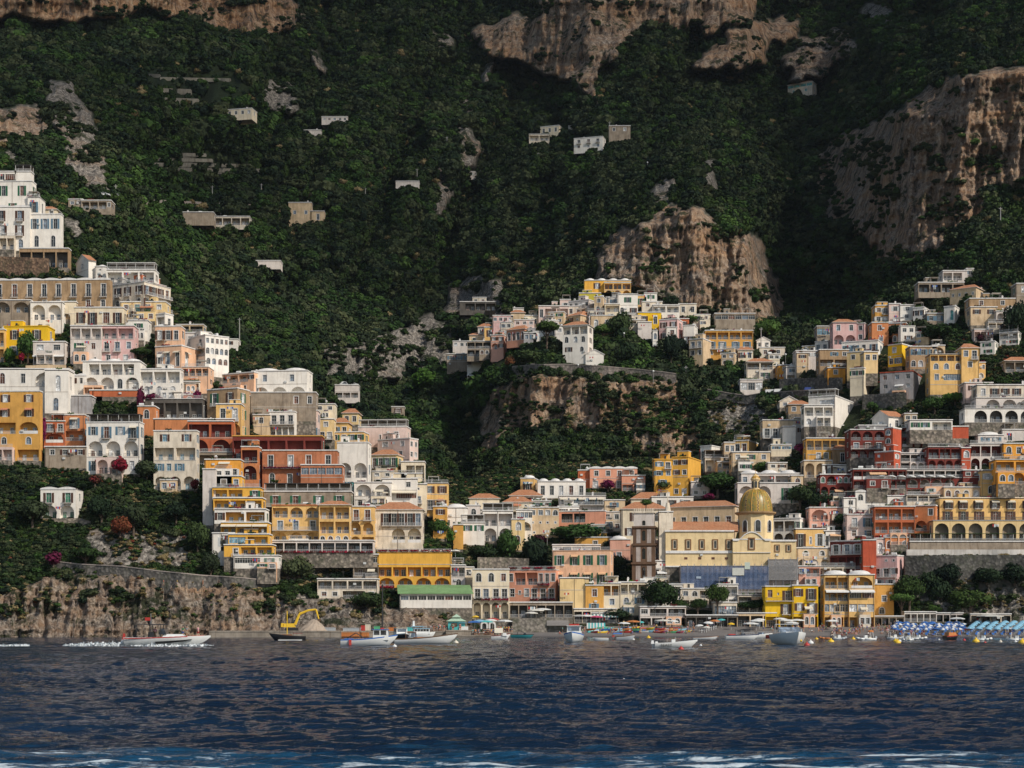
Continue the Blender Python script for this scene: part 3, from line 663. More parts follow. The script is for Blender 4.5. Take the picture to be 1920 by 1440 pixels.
def D_ok(M, root): return root.location.y < 735
def deco(root, M, W, S, H, rows, roof, b):
    rr = RS; n = len(rows.split('/'))
    def put(name, me, x, y, z): o = link(name, me, root); o.matrix_local = M @ Matrix.Translation((x, y, z))
    if W > 3 and n > 1 and rr.random() < .55:
        hh = round(H*2)/2; put('drainpipe', cached(('dp', hh), lambda: (lambda m: (m.tube((0, -.07, -.5), (0, -.07, hh-.1), .055, n=6), m.mesh('drainpipe', [plain('pipe_brown', (.16,.11,.08))]))[1])(MB())), rr.choice((.25, W-.25, W*.5)), 0, 0)
    if n > 1 and rr.random() < .5 and 'D' not in rows:
        w2 = round(W*5)/5; me = cached(('sc', w2), lambda: (lambda m: (m.box(0, w2, -.07, 0, 0, .16), m.mesh('string_course', [SLAB()]))[1])(MB())); put('string_course', me, (W-w2)/2, 0, H*rr.randint(1, n-1)/n-.1)
    if rr.random() < .4: put('air_conditioner', cached('ac', lambda: (lambda m: (m.box(-.42, .42, -.34, 0, 0, .6), m.lathe((0, -.36, .3), [(.2, -.01), (.2, .01)], 8), m.mesh('air_conditioner', [plain('ac_white', (.6,.6,.58))]))[2])(MB())), rr.uniform(.1, .9)*W, 0, H*rr.choice((.42, .7, .3)))
    if b.clut and W > 6.5 and n > 1 and D_ok(M, root) and rr.random() < .55:
        w2 = rr.uniform(.32, .52)*W; h2 = H/n*(2 if n > 3 and rr.random() < .4 else 1)*.94; x = rr.uniform(.04, .96)*(W-w2); cc = rr.choice((b.c, 'white', 'cream', 'offwhite', 'palepink', 'peach', b.c))
        M2 = M @ Matrix.Translation((x, -2.0, 0)); m = MB(); b2 = Bd(); b2.__dict__.update(b.__dict__); b2.c = cc; rw = '/'.join(rr.choice(('w2', 'L2', 'A2', 'a2', 'w1d1')) for _ in range(2 if h2 > H/n else 1))
        face_rows(m, root, M2, w2, h2, rw, b2)
        f = lambda pts: m.face([tuple(M2 @ Vector(p)) for p in pts])
        f([(w2, 0, -4), (w2, 2, -4), (w2, 2, h2), (w2, 0, h2)]); f([(0, 2, -4), (0, 0, -4), (0, 0, h2), (0, 2, h2)]); f([(0, 0, h2-.05), (w2, 0, h2-.05), (w2, 2, h2-.05), (0, 2, h2-.05)])
        m.build('annex', [wm(cc), wm(cc), masonry()], root)
        q2 = q(w2); o = link('railing', rail_mesh(q2, .07, 1.0, b.rail), root); o.matrix_local = M2 @ Matrix.Translation((w2/2, .05, h2))
        if rr.random() < .6: o = link('planter', flower_mesh(rr.choice((1.2, 1.8)), rr.choice(('green', 'wood', 'bright', 'magenta'))), root); o.matrix_local = M2 @ Matrix.Translation((w2*rr.uniform(.25, .75), .5, h2+.35))
        if rr.random() < .35: o = link('awning', awn_mesh(q(w2*.7), 1.5, rr.choice(('cream', 'white', 'orange', 'rust'))), root); o.matrix_local = M2 @ Matrix.Translation((w2/2, 2.0, h2+2.3))
    if rr.random() < .3 and W > 4:
        me = cached(('ld', rr.randint(0, 5)), lambda: (lambda m: ([m.box(-1.3+k*.5, -1.3+k*.5+rr.uniform(.3, .45), -.03, 0, -rr.uniform(.5, 1.0), 0, rr.randint(0, 3)) for k in range(rr.randint(3, 5))], m.mesh('laundry', [plain('cloth_white', (.72,.72,.70), .9), plain('cloth_blue', (.06,.12,.4), .9), plain('cloth_red', (.5,.04,.04), .9), plain('cloth_pale', (.4,.5,.55), .9)]))[1])(MB())); put('laundry', me, rr.uniform(.2, .8)*W, -1.0, H*rr.randint(1, max(1, n))/max(1, n)-.9 if n > 1 else H-1.2)
    if roof[0] in 'frp' and b.clut:
        for _ in range(rr.choice((0, 1, 1, 2, 3))):
            w2 = rr.choice((.8, 1.2, 1.8, 2.6)); 
            if w2 > W*.7: continue
            put('planter', flower_mesh(w2, rr.choice(('green', 'green', 'wood', 'bright', 'magenta', 'crimson'))), rr.uniform(.15, .85)*W, .25, H+.45)
        if roof[0] == 'f' and W > 5 and S > 4 and rr.random() < .38:
            w2 = rr.choice((2.4, 3.2, 4.0)); h2 = rr.choice((1.6, 2.2)); m = MB(); x = rr.uniform(.1, .9)*(W-w2); m.box(x, x+w2, 1.6, min(S, 4.6), H-.2, H+h2); o = m.build('roof_room', [wm(b.c)], root); o.matrix_local = M
            m = MB(); m.box(x-.12, x+w2+.12, 1.48, min(S, 4.6)+.1, H+h2, H+h2+.16); o = m.build('roof_slab', [TRIM()], root); o.matrix_local = M
            put('door', pane_mesh(.8, 1.4, False, 'dark'), x+w2*.5, 1.5, H+.1)
        if roof[0] != 'p' and W > 4 and rr.random() < .3:
            m = MB(); x = rr.uniform(0, max(.1, W-3.4)); 
            for px_ in (0, 3.2):
                for py in (.4, 2.6): m.tube((x+px_, py, H), (x+px_, py, H+2.2), .045, n=5)
            m.box(x-.05, x+3.25, .35, .45, H+2.1, H+2.2); m.box(x-.05, x+3.25, 2.55, 2.65, H+2.1, H+2.2); m.box(x-.05, x+.05, .45, 2.55, H+2.1, H+2.2); m.box(x+3.15, x+3.25, .45, 2.55, H+2.1, H+2.2)
            o = m.build('shade_frame', [plain('pale_rail', (.50,.49,.48))], root); o.matrix_local = M; m = MB(); m.box(x-.1, x+3.3, .3, 2.7, H+2.2, H+2.27); o = m.build('shade_cloth', [rr.choice((plain('white_canvas', (.78,.76,.73), .9), plain('reed_canopy', (.26,.19,.11)), plain('cream_canvas', (.74,.66,.52), .9)))], root); o.matrix_local = M
ZM = {}
class Bd: pass
def spot(root, M, x, z, y=0, name='window', me=None, rz=0, loc=None):
    o = link(name, me, root); o.matrix_local = M @ Matrix.Translation((x, y, z)); return o
def sub(o, name, me, x=0, y=0, z=0):
    c = link(name, me, o); c.location = (x, y, z); return c
def put_window(root, M, x, z, w, h, ar, mods, gl, tr, dep, name='window', sh=None):
    if gl == 'dark': gl = RS.choice(('dark', 'dark', 'dark', 'greyblue', 'brown', 'curtain'))
    if sh and dep < .4 and w < 1.7 and not any(c in mods for c in 'kesn') and RS.random() < .7: mods = mods+sh
    w = q(w); h = q(h)
    o = spot(root, M, x, z, dep, name, win_frame(w, h, ar, tr and dep < .4, dep))
    sub(o, 'pane', pane_mesh(w, h, ar, gl))
    for c in 'kesn':
        if c in mods:
            sw = q(w/2)
            for s in (-1, 1): sub(o, 'shutter', shutter_mesh(sw, h, c), s*(w/2+sw/2+.02), -dep)
    return o
TOK = re.compile(r'([a-zA-Z])(\d+)((?:[a-z](?!\d))*)')
def face_rows(mb, root, M, W, H, rows, b, ztop=None):
    """one wall face in its own frame M (x along the wall, -y outward, z up); rows from the top down"""
    f = lambda pts, m=0: mb.face([tuple(M @ Vector(p)) for p in pts], m)
    rl = rows.split('/'); hts = []
    for r in rl:
        k = re.match(r'^(\d*\.?\d*)([^\d].*)$', r) ; hts.append((float(k.group(1)) if k.group(1) else 1., k.group(2)))
    tot = sum(a for a, _ in hts); z = H
    f([(0, 0, -b.fd), (W, 0, -b.fd), (W, 0, 0), (0, 0, 0)], 2 if b.fd > 3 else 0)
    for ht, r in hts:
        h = H*ht/tot; t1 = z; t0 = z-h; z = t0
        ops = []
        if r != 'o':
            toks = [(a, int(n or 1), m) for a, n, m in TOK.findall(r) if a in 'owWdDaALgr' and n != '0']
            wt = dict(A=1.9, L=2.0, g=1.6, r=.7, D=1.2, o=1.0)
            tw = sum(wt.get(a, 1)*n for a, n, m in toks); x = 0
            for a, n, m in toks:
                for i in range(n):
                    sw = W*wt.get(a, 1)/tw; cx = x+sw/2; x += sw
                    if a == 'o': continue
                    if a not in 'ALg': cx += RS.uniform(-.06, .06)*sw
                    e = h/3.2
                    if a == 'w': w_, z0, z1, dp = min(1.35, sw*.6), .85, 2.4, .2
                    elif a == 'W': w_, z0, z1, dp = min(2.2, sw*.75), .9, 2.4, .2
                    elif a in 'dD': w_, z0, z1, dp = min(1.5, sw*.62), .06, 2.4, .2
                    elif a == 'a': w_, z0, z1, dp = min(1.5, sw*.64), (.06 if 'b' in m else .7), 2.5, .22
                    elif a == 'A': w_, z0, z1, dp = sw*.82, .02, 2.75, 1.7
                    elif a == 'L': w_, z0, z1, dp = sw*.90, .02, 2.6, 1.9
                    elif a == 'g': w_, z0, z1, dp = sw*.93, .75, 2.5, .15
                    elif a == 'r': w_, z0, z1, dp = .55, 1.35, 1.95, .2
                    z0 *= min(e, 1.25); z1 = min(z1*e, h-.12)
                    ops.append((cx, q(w_) if a not in 'ALg' else w_, t0+z0, t0+z1, a, m, dp, sw))
        ops.sort(); x = 0
        for cx, w_, z0, z1, a, m, dp, sw in ops:
            if a not in 'ALg': z1 = z0+q(z1-z0)
            z1 = min(z1, t1-.05)
            l, r_ = cx-w_/2, cx+w_/2
            if l > x: f([(x, 0, t0), (l, 0, t0), (l, 0, t1), (x, 0, t1)])
            f([(l, 0, t0), (r_, 0, t0), (r_, 0, z0), (l, 0, z0)])
            ar = a in 'aA'
            o = (arc if ar else rect)(w_, z0, z1); pts = [(cx+p[0], p[1]) for p in o]
            if ar:
                for i in range(1, len(pts)-2):
                    p, p2 = pts[i], pts[i+1]; f([(p[0], 0, p[1]), (p2[0], 0, p2[1]), (p2[0], 0, t1), (p[0], 0, t1)])
            else: f([(l, 0, z1), (r_, 0, z1), (r_, 0, t1), (l, 0, t1)])
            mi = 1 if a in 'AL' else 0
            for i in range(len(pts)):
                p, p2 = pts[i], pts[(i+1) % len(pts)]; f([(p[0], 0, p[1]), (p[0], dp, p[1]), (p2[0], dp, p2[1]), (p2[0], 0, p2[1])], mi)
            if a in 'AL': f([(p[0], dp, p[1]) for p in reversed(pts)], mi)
            x = r_
            gl = 'teal' if 't' in m else b.gl
            if a in 'wWdDagr':
                put_window(root, M, cx, z0, w_, z1-z0, ar, m, gl if a != 'r' else 'dark', b.trim and a != 'g', dp, 'door' if a in 'dD' or (a == 'a' and 'b' in m) else 'window', b.sh if a in 'wWdD' else None)
            if a in 'dA' or a == 'L' or 'b' in m:
                if a in 'AL':
                    n = 1 if w_ < 3.2 else 2
                    for k in range(n):
                        put_window(root, M, cx+(k-(n-1)/2)*w_/n, z0+.03, 1.1 if w_ > 1.8 else .7, min(2.1, z1-z0-.35), False, '', gl, False, dp-.125, 'door')
                    if 'x' not in m:
                        if 'y' in m: spot(root, M, cx, z0, .16, 'parapet', rail_mesh(q(w_), .14, .95, 'solid'))
                        else: spot(root, M, cx, z0, .1, 'railing', rail_mesh(q(w_), .07, .95, b.rail))
                    if 'f' in m: spot(root, M, cx, z0+.15, -.15, 'flowers', flower_mesh(q(w_), b.fl))
                elif 'x' not in m:
                    bw = min(q(w_+.9), q(sw*.92)); o_ = spot(root, M, cx, z0-.04, 0, 'balcony', slab_mesh(bw, .85)); sub(o_, 'railing', rail_mesh(bw, .85, .95, b.rail))
                    if 'f' in m: sub(o_, 'flowers', flower_mesh(bw, b.fl), 0, -.8, .1)
            if 'v' in m: spot(root, M, cx, z1+.22, 0, 'awning', awn_mesh(q(min(w_+.8, sw*.95)), 1.3, b.aw))
            if 'j' in m and a not in 'AL': spot(root, M, cx, z0-.1, -.1, 'flowers', flower_mesh(q(w_+.5), b.fl))
        if x < W: f([(x, 0, t0), (W, 0, t0), (W, 0, t1), (x, 0, t1)])
        if 'D' in r:
            bw = round(W*.97*5)/5; o_ = spot(root, M, W/2, t0+.02, 0, 'balcony', slab_mesh(bw, 1.1)); sub(o_, 'railing', rail_mesh(bw, 1.1, .98, b.rail))
            if 'z' in r: sub(o_, 'flowers', flower_mesh(bw, b.fl), 0, -1.05, .1)
        if 'V' in r or 'q' in r: spot(root, M, W/2, t1-.25, 0, 'awning', awn_mesh(q(W*.94), 1.7, b.aw))
def roofs(mb_root, M, W, S, H, kind, b, root):
    """roof pieces over a W by S plan at height H, local frame M"""
    def bd(mb, name, mats, smooth=False):
        o = mb.build(name, mats, root, smooth); o.matrix_local = M; return o
    k = kind[0]; n = int(kind[1:] or 3) if kind[1:].isdigit() or not kind[1:] else 3
    if k in 'fdrpy' :
        mb = MB()
        if k == 'y':
            st = max(12, n*8); m2 = []
            zz = lambda i: .28+.42*abs(math.sin(math.pi*n*i/st))
            for i in range(st):
                a, c = W*i/st, W*(i+1)/st
                mb.face([(a, -.1, -.1), (c, -.1, -.1), (c, -.1, zz(i+1)), (a, -.1, zz(i))]); mb.face([(a, -.1, zz(i)), (c, -.1, zz(i+1)), (c, 2.2, zz(i+1)), (a, 2.2, zz(i))])
                mb.face([(c, 2.2, -.1), (a, 2.2, -.1), (a, 2.2, zz(i)), (c, 2.2, zz(i+1))])
            mb.box(-.16, W+.16, -.16, -.1, -.12, .06)
        else:
            t = .14; hh = .32 if k != 'r' else .12
            mb.box(-t, W+t, -t, .16, 0, hh); mb.box(-t, W+t, S-.16, S+t, 0, hh); mb.box(-t, .16, .16, S-.16, 0, hh); mb.box(W-.16, W+t, .16, S-.16, 0, hh)
        for i in range(len(mb.v)): mb.v[i] = (mb.v[i][0], mb.v[i][1], mb.v[i][2]+H)
        mb.box(.0, W, .0, S, H-.25, H-.02)
        bd(mb, 'cornice', [TRIM() if b.cap is None else wm(b.cap)])
    if k == 'd':
        mb = MB(); w = W/n
        for i in range(n):
            cx = w*(i+.5); r = w*.46; hd = min(1.5, .34*w)
            mb.lathe((cx, S*.5, H), [(r, 0), (r*.93, hd*.42), (r*.72, hd*.74), (r*.38, hd*.95), (.01, hd)], 14, sy=max(.7, S*.46/r) if S*.46 < r*1.6 else 1.4)
        bd(mb, 'vaulted_roof', [TRIM()], True)
    if k == 'r' or k == 'p':
        o = link('railing', rail_mesh(q(W), .07, 1.0, b.rail), root); o.matrix_local = M @ Matrix.Translation((W/2, 0, H+.12))
        if k == 'p':
            mb = MB(); ph = 2.5; d0 = .35; d1 = min(S-.3, 4)
            m = max(2, int(W/3))
            for i in range(m+1):
                x = .15+(W-.3)*i/m
                for y in (d0, d1): mb.box(x-.08, x+.08, y-.08, y+.08, H, H+ph)
            mb.box(-.1, W+.1, d0-.25, d1+.2, H+ph, H+ph+.14, 1)
            mb.box(.1, W-.1, d1+.1, d1+.2, H, H+ph, 2)
            bd(mb, 'pergola', [plain('pergola_post', (.55,.53,.50)), dict(dark=plain('dark_canopy', (.05,.045,.042)), white=plain('white_canvas', (.78,.76,.73), .9), tile=tiles(), reed=plain('reed_canopy', (.26,.19,.11)), vine=leaf('green'))[b.perg], plain('terrace_back', (.16,.135,.11))])
    if k == 's':
        mb = MB(); ov = .6; rs_ = min(S, 9)*.36
        a, c_, e, f_ = (-ov, -ov, H-.1), (W+ov, -ov, H-.1), (W+ov-1.2, S+ov, H+rs_), (-ov-.8, S+ov, H+rs_)
        mb.loft([[a, c_, e, f_], [(x, y, z+.16) for x, y, z in (a, c_, e, f_)]]); bd(mb, 'roof', [stucco('green_roof', (.20,.34,.15), .8)])
    if b.fr:
        for i in range(max(1, int(W/3))): o = link('flowers', flower_mesh(2.6, 'crimson'), root); o.matrix_local = M @ Matrix.Translation((1.5+i*3*(W-3)/max(1, (int(W/3)-1)*3) if W > 4 else W/2, -.1, H+.5))
    if k in 'tg':
        mb = MB(); ov = .45
        if k == 't':
            rh = min(2.6, S*.26); e = min(S*.5, W*.3)
            A = [(-ov, -ov, H), (W+ov, -ov, H), (W+ov, S+ov, H), (-ov, S+ov, H)]; r0, r1 = (e, S*.5, H+rh), (W-e, S*.5, H+rh)
            mb.face([A[0], A[1], r1, r0]); mb.face([A[1], A[2], r1]); mb.face([A[2], A[3], r0, r1]); mb.face([A[3], A[0], r0])
            mb.box(-ov, W+ov, -ov, S+ov, H-.14, H-.012, 1)
        else:
            rh = W*.28; c = (W/2)
            for y in (-.25, ):
                mb.face([(-ov, y, H-.1), (c, y, H+rh), (c, S, H+rh), (-ov, S, H-.1)]); mb.face([(W+ov, y, H-.1), (W+ov, S, H-.1), (c, S, H+rh), (c, y, H+rh)])
                mb.face([(-ov, y, H-.3), (-ov, S, H-.3), (c, S, H+rh-.2), (c, y, H+rh-.2)], 1); mb.face([(W+ov, y, H-.3), (c, y, H+rh-.2), (c, S, H+rh-.2), (W+ov, S, H-.3)], 1)
                mb.face([(-ov, y, H-.3), (c, y, H+rh-.2), (c, y, H+rh), (-ov, y, H-.1)], 1); mb.face([(W+ov, y, H-.3), (W+ov, y, H-.1), (c, y, H+rh), (c, y, H+rh-.2)], 1)
        bd(mb, 'roof', [tiles(), TRIM()])
        if k == 'g':
            mb = MB(); mb.loft([[(0, y, H-.1), (W, y, H-.1), (W/2, y, H+W*.28-.15)] for y in (.0, S)]); bd(mb, 'gable', [wm(b.c)])
    if k in 'frpydt' and b.clut:
        rr = RS
        def stk(name, fn, mats, smooth=False, z=0):
            m2 = MB(); fn(m2); o = m2.build(name, mats, root, smooth); o.matrix_local = M @ Matrix.Translation((rr.uniform(.12, .88)*W, rr.uniform(.3, .75)*S, H+z)); return o
        if rr.random() < .5: stk('chimney', lambda m: (m.box(-.28, .28, -.28, .28, -1, 1.25), m.box(-.36, .36, -.36, .36, 1.25, 1.4), m.box(-.2, .2, -.2, .2, 1.4, 1.65)), [TRIM()], z=.1)
        if rr.random() < .42 and k != 't':
            stk('satellite_dish', lambda m: (m.tube((0, 0, 0), (0, 0, 1.1), .035), m.lathe((0, 0, 0), [(.01, 0), (.3, .06), (.48, .17)], 12)), [plain('dish_white', (.72,.72,.72))], z=.0)
            d = root.children[-1] 
        if rr.random() < .22 and k in 'fr':
            def tank(m):
                m.tube((-.75, 0, .9), (.75, 0, .9), .42, n=12); m.box(-.6, -.5, -.3, .3, 0, .6); m.box(.5, .6, -.3, .3, 0, .6)
            stk('water_tank', tank, [plain('tank_white', (.7,.7,.68))])
        if rr.random() < .3: stk('antenna', lambda m: (m.tube((0, 0, 0), (0, 0, 2.6), .03, n=4), m.box(-.5, .5, -.02, .02, 2.3, 2.34), m.box(-.35, .35, -.02, .02, 2.0, 2.04)), [plain('iron_rail', (.10,.095,.09))])
DEF = dict(gl='dark', trim=True, rail='pale', aw='cream', fl='crimson', cap=None, clut=True, perg='dark', S=7.0, side=None, th=None, inn=None, dz=0, back=0, fr=False)
def volume(root, D, x0, x1, yt, yb, c, roof, rows, lean=0, org=None, **kw):
    """one block of a house; lean>0: that many pixels on the right are its flank, lean<0: on the left"""
    b = Bd(); b.__dict__.update({**DEF, **kw}); b.c = c; b.fd = 4.5 if D < 640 else 2.2; b.sh = RS.choice((None, None, None, 'k', 'k', 'e', 's', 'n')) if D < 760 else None
    if lean and b.th is None:      # turn the block just enough to show its flank this wide
        a = math.asin(min(.8, abs(lean)*D/F/8)); uc = x1-lean if lean > 0 else x0-lean
        b.th = max(2, min(48, math.degrees(a-(1 if lean > 0 else -1)*(960-uc)/F)))
    if lean > 0: xc, th = x1-lean, -R(b.th); xf = x0
    elif lean < 0: xc, th = x0-lean, R(b.th); xf = x1
    else: xc, th, xf = x0, 0., x1
    Pc = P(xc, yb, D); k = (xf-960)/F
    ux, uy = math.cos(th), math.sin(th)
    if lean > 0: Wd = (Pc.x-k*Pc.y)/(ux-k*uy)                # towards the left end
    else: Wd = (k*Pc.y-Pc.x)/(ux-k*uy)
    Wd = abs(Wd); S = b.S
    if lean:
        k1 = ((x1 if lean > 0 else x0)-960)/F
        S = (k1*Pc.y-Pc.x)/(-math.sin(th)-k1*math.cos(th)); S = max(1.5, min(abs(S), 40))
    H = (yb-yt)*D/F
    O = Pc.copy()
    if lean > 0: O = Pc-Vector((ux, uy, 0))*Wd
    base = Matrix.Translation(O) @ Matrix.Rotation(th, 4, 'Z')
    M = org.inverted() @ base
    mb = MB()
    face_rows(mb, root, M, Wd, H, rows, b)
    Mr = M @ Matrix.Translation((Wd, 0, 0)) @ Matrix.Rotation(math.pi/2, 4, 'Z')
    Ml = M @ Matrix.Translation((0, S, 0)) @ Matrix.Rotation(-math.pi/2, 4, 'Z')
    n = len(rows.split('/')); sd = b.side or '/'.join(['w1' if S > 4 else 'o']*n)
    face_rows(mb, root, Mr, S, H, sd if lean > 0 or (lean == 0 and xc < 760) else 'o', b)
    face_rows(mb, root, Ml, S, H, sd if lean < 0 or (lean == 0 and xc > 1160) else 'o', b)
    mb.face([tuple(M @ Vector(p)) for p in ((Wd, S, -b.fd), (0, S, -b.fd), (0, S, H), (Wd, S, H))])
    mb.face([tuple(M @ Vector(p)) for p in ((0, 0, H-.13), (Wd, 0, H-.13), (Wd, S, H-.13), (0, S, H-.13))])
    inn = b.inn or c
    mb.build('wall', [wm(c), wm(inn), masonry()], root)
    roofs(mb, M, Wd, S, H, roof, b, root)
    if D < 760: deco(root, M, Wd, S, H, rows, roof, b)
    occupy(x0, x1, yt-2, yb)
    return M
NB = [0]
def house(name, label, cat, *vols, group=None, D=None):
    """each vol: (x0, x1, ytop, ybottom, colour, roof, rows, lean, {options}) in photo pixels"""
    x0 = min(v[0] for v in vols); x1 = max(v[1] for v in vols)
    main = max(vols, key=lambda v: v[3]); 
    us = np.linspace(main[0], main[1], 7)
    D0 = D or float(np.min(TDat(us, np.full(7, main[3]))))-.6
    root = thing(name, label, cat, P((main[0]+main[1])/2, main[3], D0), 0, group)
    org = Matrix.Translation(root.location)
    for v in vols:
        kw = dict(v[8]) if len(v) > 8 else {}
        lean = v[7] if len(v) > 7 else 0
        Dv = D0+kw.pop('dd', 0)
        if v[3] < main[3]-4 and 'dd' not in (v[8] if len(v) > 8 else {}): 
            Dt = float(np.min(TDat(np.linspace(v[0], v[1], 5), np.full(5, v[3]))))-.5; Dv = max(D0-.5, min(Dt, D0+9))
            if v[3]-max(0, 0) > 0: Dv = min(Dv, D0+9)
        volume(root, Dv, v[0], v[1], v[2], v[3], v[4], v[5], v[6], lean, org, **kw)
    NB[0] += 1
    return root
def town_left():
    h = house; d = dict
    h('villa', 'tall white villa with a glass-sided roof pavilion, highest on the left slope', 'villa',
      (-14,68,340,470,'white','f','w2/w1c/w2/o',8), (-12,30,322,342,'white','f','g2',0,d(S=5,clut=False)), (28,58,322,342,'white','p','o',0,d(S=4,clut=False)),
      (-14,56,388,470,'white','y2','d2k/d2k/a2',0,d(dd=-3)), (55,119,402,467,'white','f','w2nw1n/a2',5,d(dd=-2)), (52,75,370,404,'white','r','w1',0,d(dd=-1)), (62,106,392,404,'cream','t','w2c',0))
    h('pergola_terrace', 'stone-pillared terrace with dark arbour below the white villa', 'terrace', (36,128,466,502,'tan','f','L4x',0,d(S=4,clut=False,inn='darkstone')))
    h('house', 'small white house with a steep gable standing among green bushes', 'house', (143,180,487,522,'white','g','w1c/o',14,d(th=50)))
    h('house', 'tiny white barrel-topped house right of the gabled one', 'house', (178,198,500,524,'white','d1','r1/a1',0))
    h('hotel', 'long brown hotel front with wavy white cornice and a row of balconies', 'hotel', (-14,211,524,600,'tan','y7','1.05d8/.8w8/.6o',4,d(glass='curtain',rail='iron')))
    h('hotel', 'red and white stepped hotel at the right end of the long brown one', 'hotel',
      (211,320,528,600,'offwhite','r','d3k/a3b/o',50,d(th=30,side='D4/D4/o')), (200,290,506,530,'white','p','L3',0,d(perg='white')), (215,300,514,532,'brick','r','D4',34,d(th=30,side='D3')), (262,312,530,556,'brick','r','w3k',26,d(th=30)), (268,320,556,582,'red','r','a3',28,d(th=30,side='w2')))
    h('house', 'pale yellow house with green shutters tucked under the red and white hotel', 'house', (226,320,566,604,'paleyellow','f','w1d2tw1/L4',10,d(rail='iron')))
    h('arcade', 'old grey stone arcade with two wide arches below the long brown hotel', 'arcade', (-14,57,563,625,'stone','f','1.2A2x/o/o',0,d(inn='stone',clut=False)))
    h('house', 'white house with two tall blind arches and an orange parasol terrace', 'house', (57,117,567,625,'white','f','1.3A2x/o',0,d(clut=False)), (117,142,566,610,'cream','f','o/1.4A1xo1',0))
    h('house', 'wide cream house with dark doors and a long brown balcony', 'house', (140,231,577,612,'cream','f','w1D1W1w1',0,d(rail='iron')))
    h('house', 'bright yellow flat-roofed house behind a leafy tree at the left edge', 'house', (7,103,612,672,'bright','f','w2k/w2',14,d(cap='bright')), (-14,8,618,680,'yellow','f','L1/L1',0))
    h('house', 'white house with pink awnings under a clipped hedge terrace', 'house', (62,122,641,684,'palegrey','f','W2/L2v',0,d(aw='white',dd=-3)))
    h('house', 'pale lilac house with three open loggias and a small hanging balcony', 'house', (132,190,611,684,'palegrey','f','L3/.9d1w1/.9w1r1',0,d(dd=-1)))
    h('house', 'pink house with blue parasol loggia left of the white tower house', 'house', (189,251,611,684,'pink','f','L2/d2w1c/w2',0,d()))
    h('house', 'narrow white tower house with a green-shuttered window', 'house', (240,277,601,640,'white','f','w1e/w1',0))
    h('house', 'white terrace block with slender posts below the yellow house', 'house', (232,325,588,618,'white','f','L5',16,d(th=28)))
    h('house', 'peach house of two stepped floors with white window surrounds', 'house', (291,347,612,690,'peach','f','1.3w3/o/o',8), (291,382,648,692,'peach','f','w1w2v',42,d(th=20,dd=-4,side='w2v')))
    h('house', 'brown terrace house with dark pergola above the white corner house', 'house', (330,387,609,640,'sand','f','.8L2/o',6,d(inn='darkstone')))
    h('house', 'white corner house with a long arcaded flank turned to the gorge', 'house', (345,429,628,705,'white','f','d2/L2/w2/o',44,d(th=52,side='w5/a5/a4/o')), (345,395,624,650,'palegrey','f','w2',0))
    h('restaurant', 'peach terrace restaurant with striped awnings and a magenta creeper', 'restaurant', (341,401,688,738,'peach','r','.9L4/.8o/.9o',10,d(aw='white')))
    h('villa', 'white villa with big arches and a terracotta lean-to roof', 'villa', (155,263,678,745,'white','d3','.9o1L4o1/1.1A2a1A1/.4o',0,d(S=9)), (168,264,732,744,'brick','f','o',0,d(dd=-2,clut=False)))
    h('villa', 'white villa with three round-headed windows under a glazed balcony', 'villa', (262,344,692,752,'white','f','L3/a3/.3o',6,d(gl='curtain')), (240,262,692,746,'white','f','w1c/w1c',0))
    h('house', 'broad plain white house with one round arch at the left edge', 'house', (-14,129,692,790,'white','f','a1w1A1/o/o',0,d(clut=False)), (84,128,694,775,'white','f','1.1a1/.9a1',0,d(dd=-2)))
    h('house', 'small white cubic house between the broad white house and the arched villa', 'house', (127,162,704,745,'white','y2','w2/o',0))
    h('house', 'grey barrel-roofed annex with a ribbed front', 'house', (124,170,742,792,'grey','f','1.2o/.5o/d1',0,d(clut=False)))
    h('house', 'weathered orange-yellow house with black shutters at the left edge', 'house', (-14,80,734,864,'ochre','f','w2k/1.05w2kv/L1A1y/.95a2/L2',5,d(aw='rust')))
    h('house', 'small orange house with yellow awning beside the white loggia house', 'house', (121,166,778,842,'orange','f','d1v/.9L1/.6o',8), (82,122,790,842,'brick','f','d2/A1y/.6o',0,d(inn='brick')))
    h('house', 'low grey outbuilding overgrown with vines under the orange house', 'house', (84,162,838,878,'stone','f','w3/o',0,d(clut=False)))
    h('villa', 'white four-storey villa with twin arches and a dark roof canopy', 'villa', (162,270,792,889,'white','p3','.9w1d1w1d1v/A1A2/w1r1w2',8,d(perg='dark',rail='iron')),)
    h('house', 'small white villa with wavy parapet alone on the green bank', 'villa', (76,156,917,972,'white','y2','d2k/1.1A2x',14,d(rail='iron',gl='green')))
    h('house', 'orange wall house with an arched window and roof terrace posts', 'house', (258,290,762,818,'orange','f','a1/o',0), (288,440,786,818,'orange','f','.6o/o',0,d(clut=False)), (272,380,748,788,'darkstone','r','.9o1L4',0,d(dd=6,inn='darkstone')))
    h('house', 'dirty white house of four floors with rust stains and blue doors', 'house', (288,374,808,918,'offwhite','f','.9w2k/L2/.9w3o1/A3',6,d(gl='blue')))
    h('house', 'brick-red house with two wide cream arches', 'house', (352,436,790,852,'brick','f','L2/1.1A2',0,d(inn='maroon',rail='iron')), (366,440,848,876,'stone','r','L2x',0))
    h('house', 'brown stone house with an orange shutter over a yellow annex', 'house', (388,468,728,822,'tan','f','d1w1k/o/o',23,d(th=24)), (405,452,758,822,'yellow','f','d2/A1A1x',0,d(dd=-3)))
    h('house', 'peach house with a roof canopy above the brown stone house', 'house', (408,500,698,742,'peach','f','.6L3w1/w2',24,d(th=28,side='w2')))
    h('villa', 'white villa with two shallow domes on the ridge', 'villa', (472,586,695,768,'white','d2','.9w2/1.1A3x/.6o',10))
    h('house', 'round stone ruin and terrace walls under the domed villa', 'ruin', (470,592,736,790,'stone','f','o3w2/o',0,d(clut=False)))
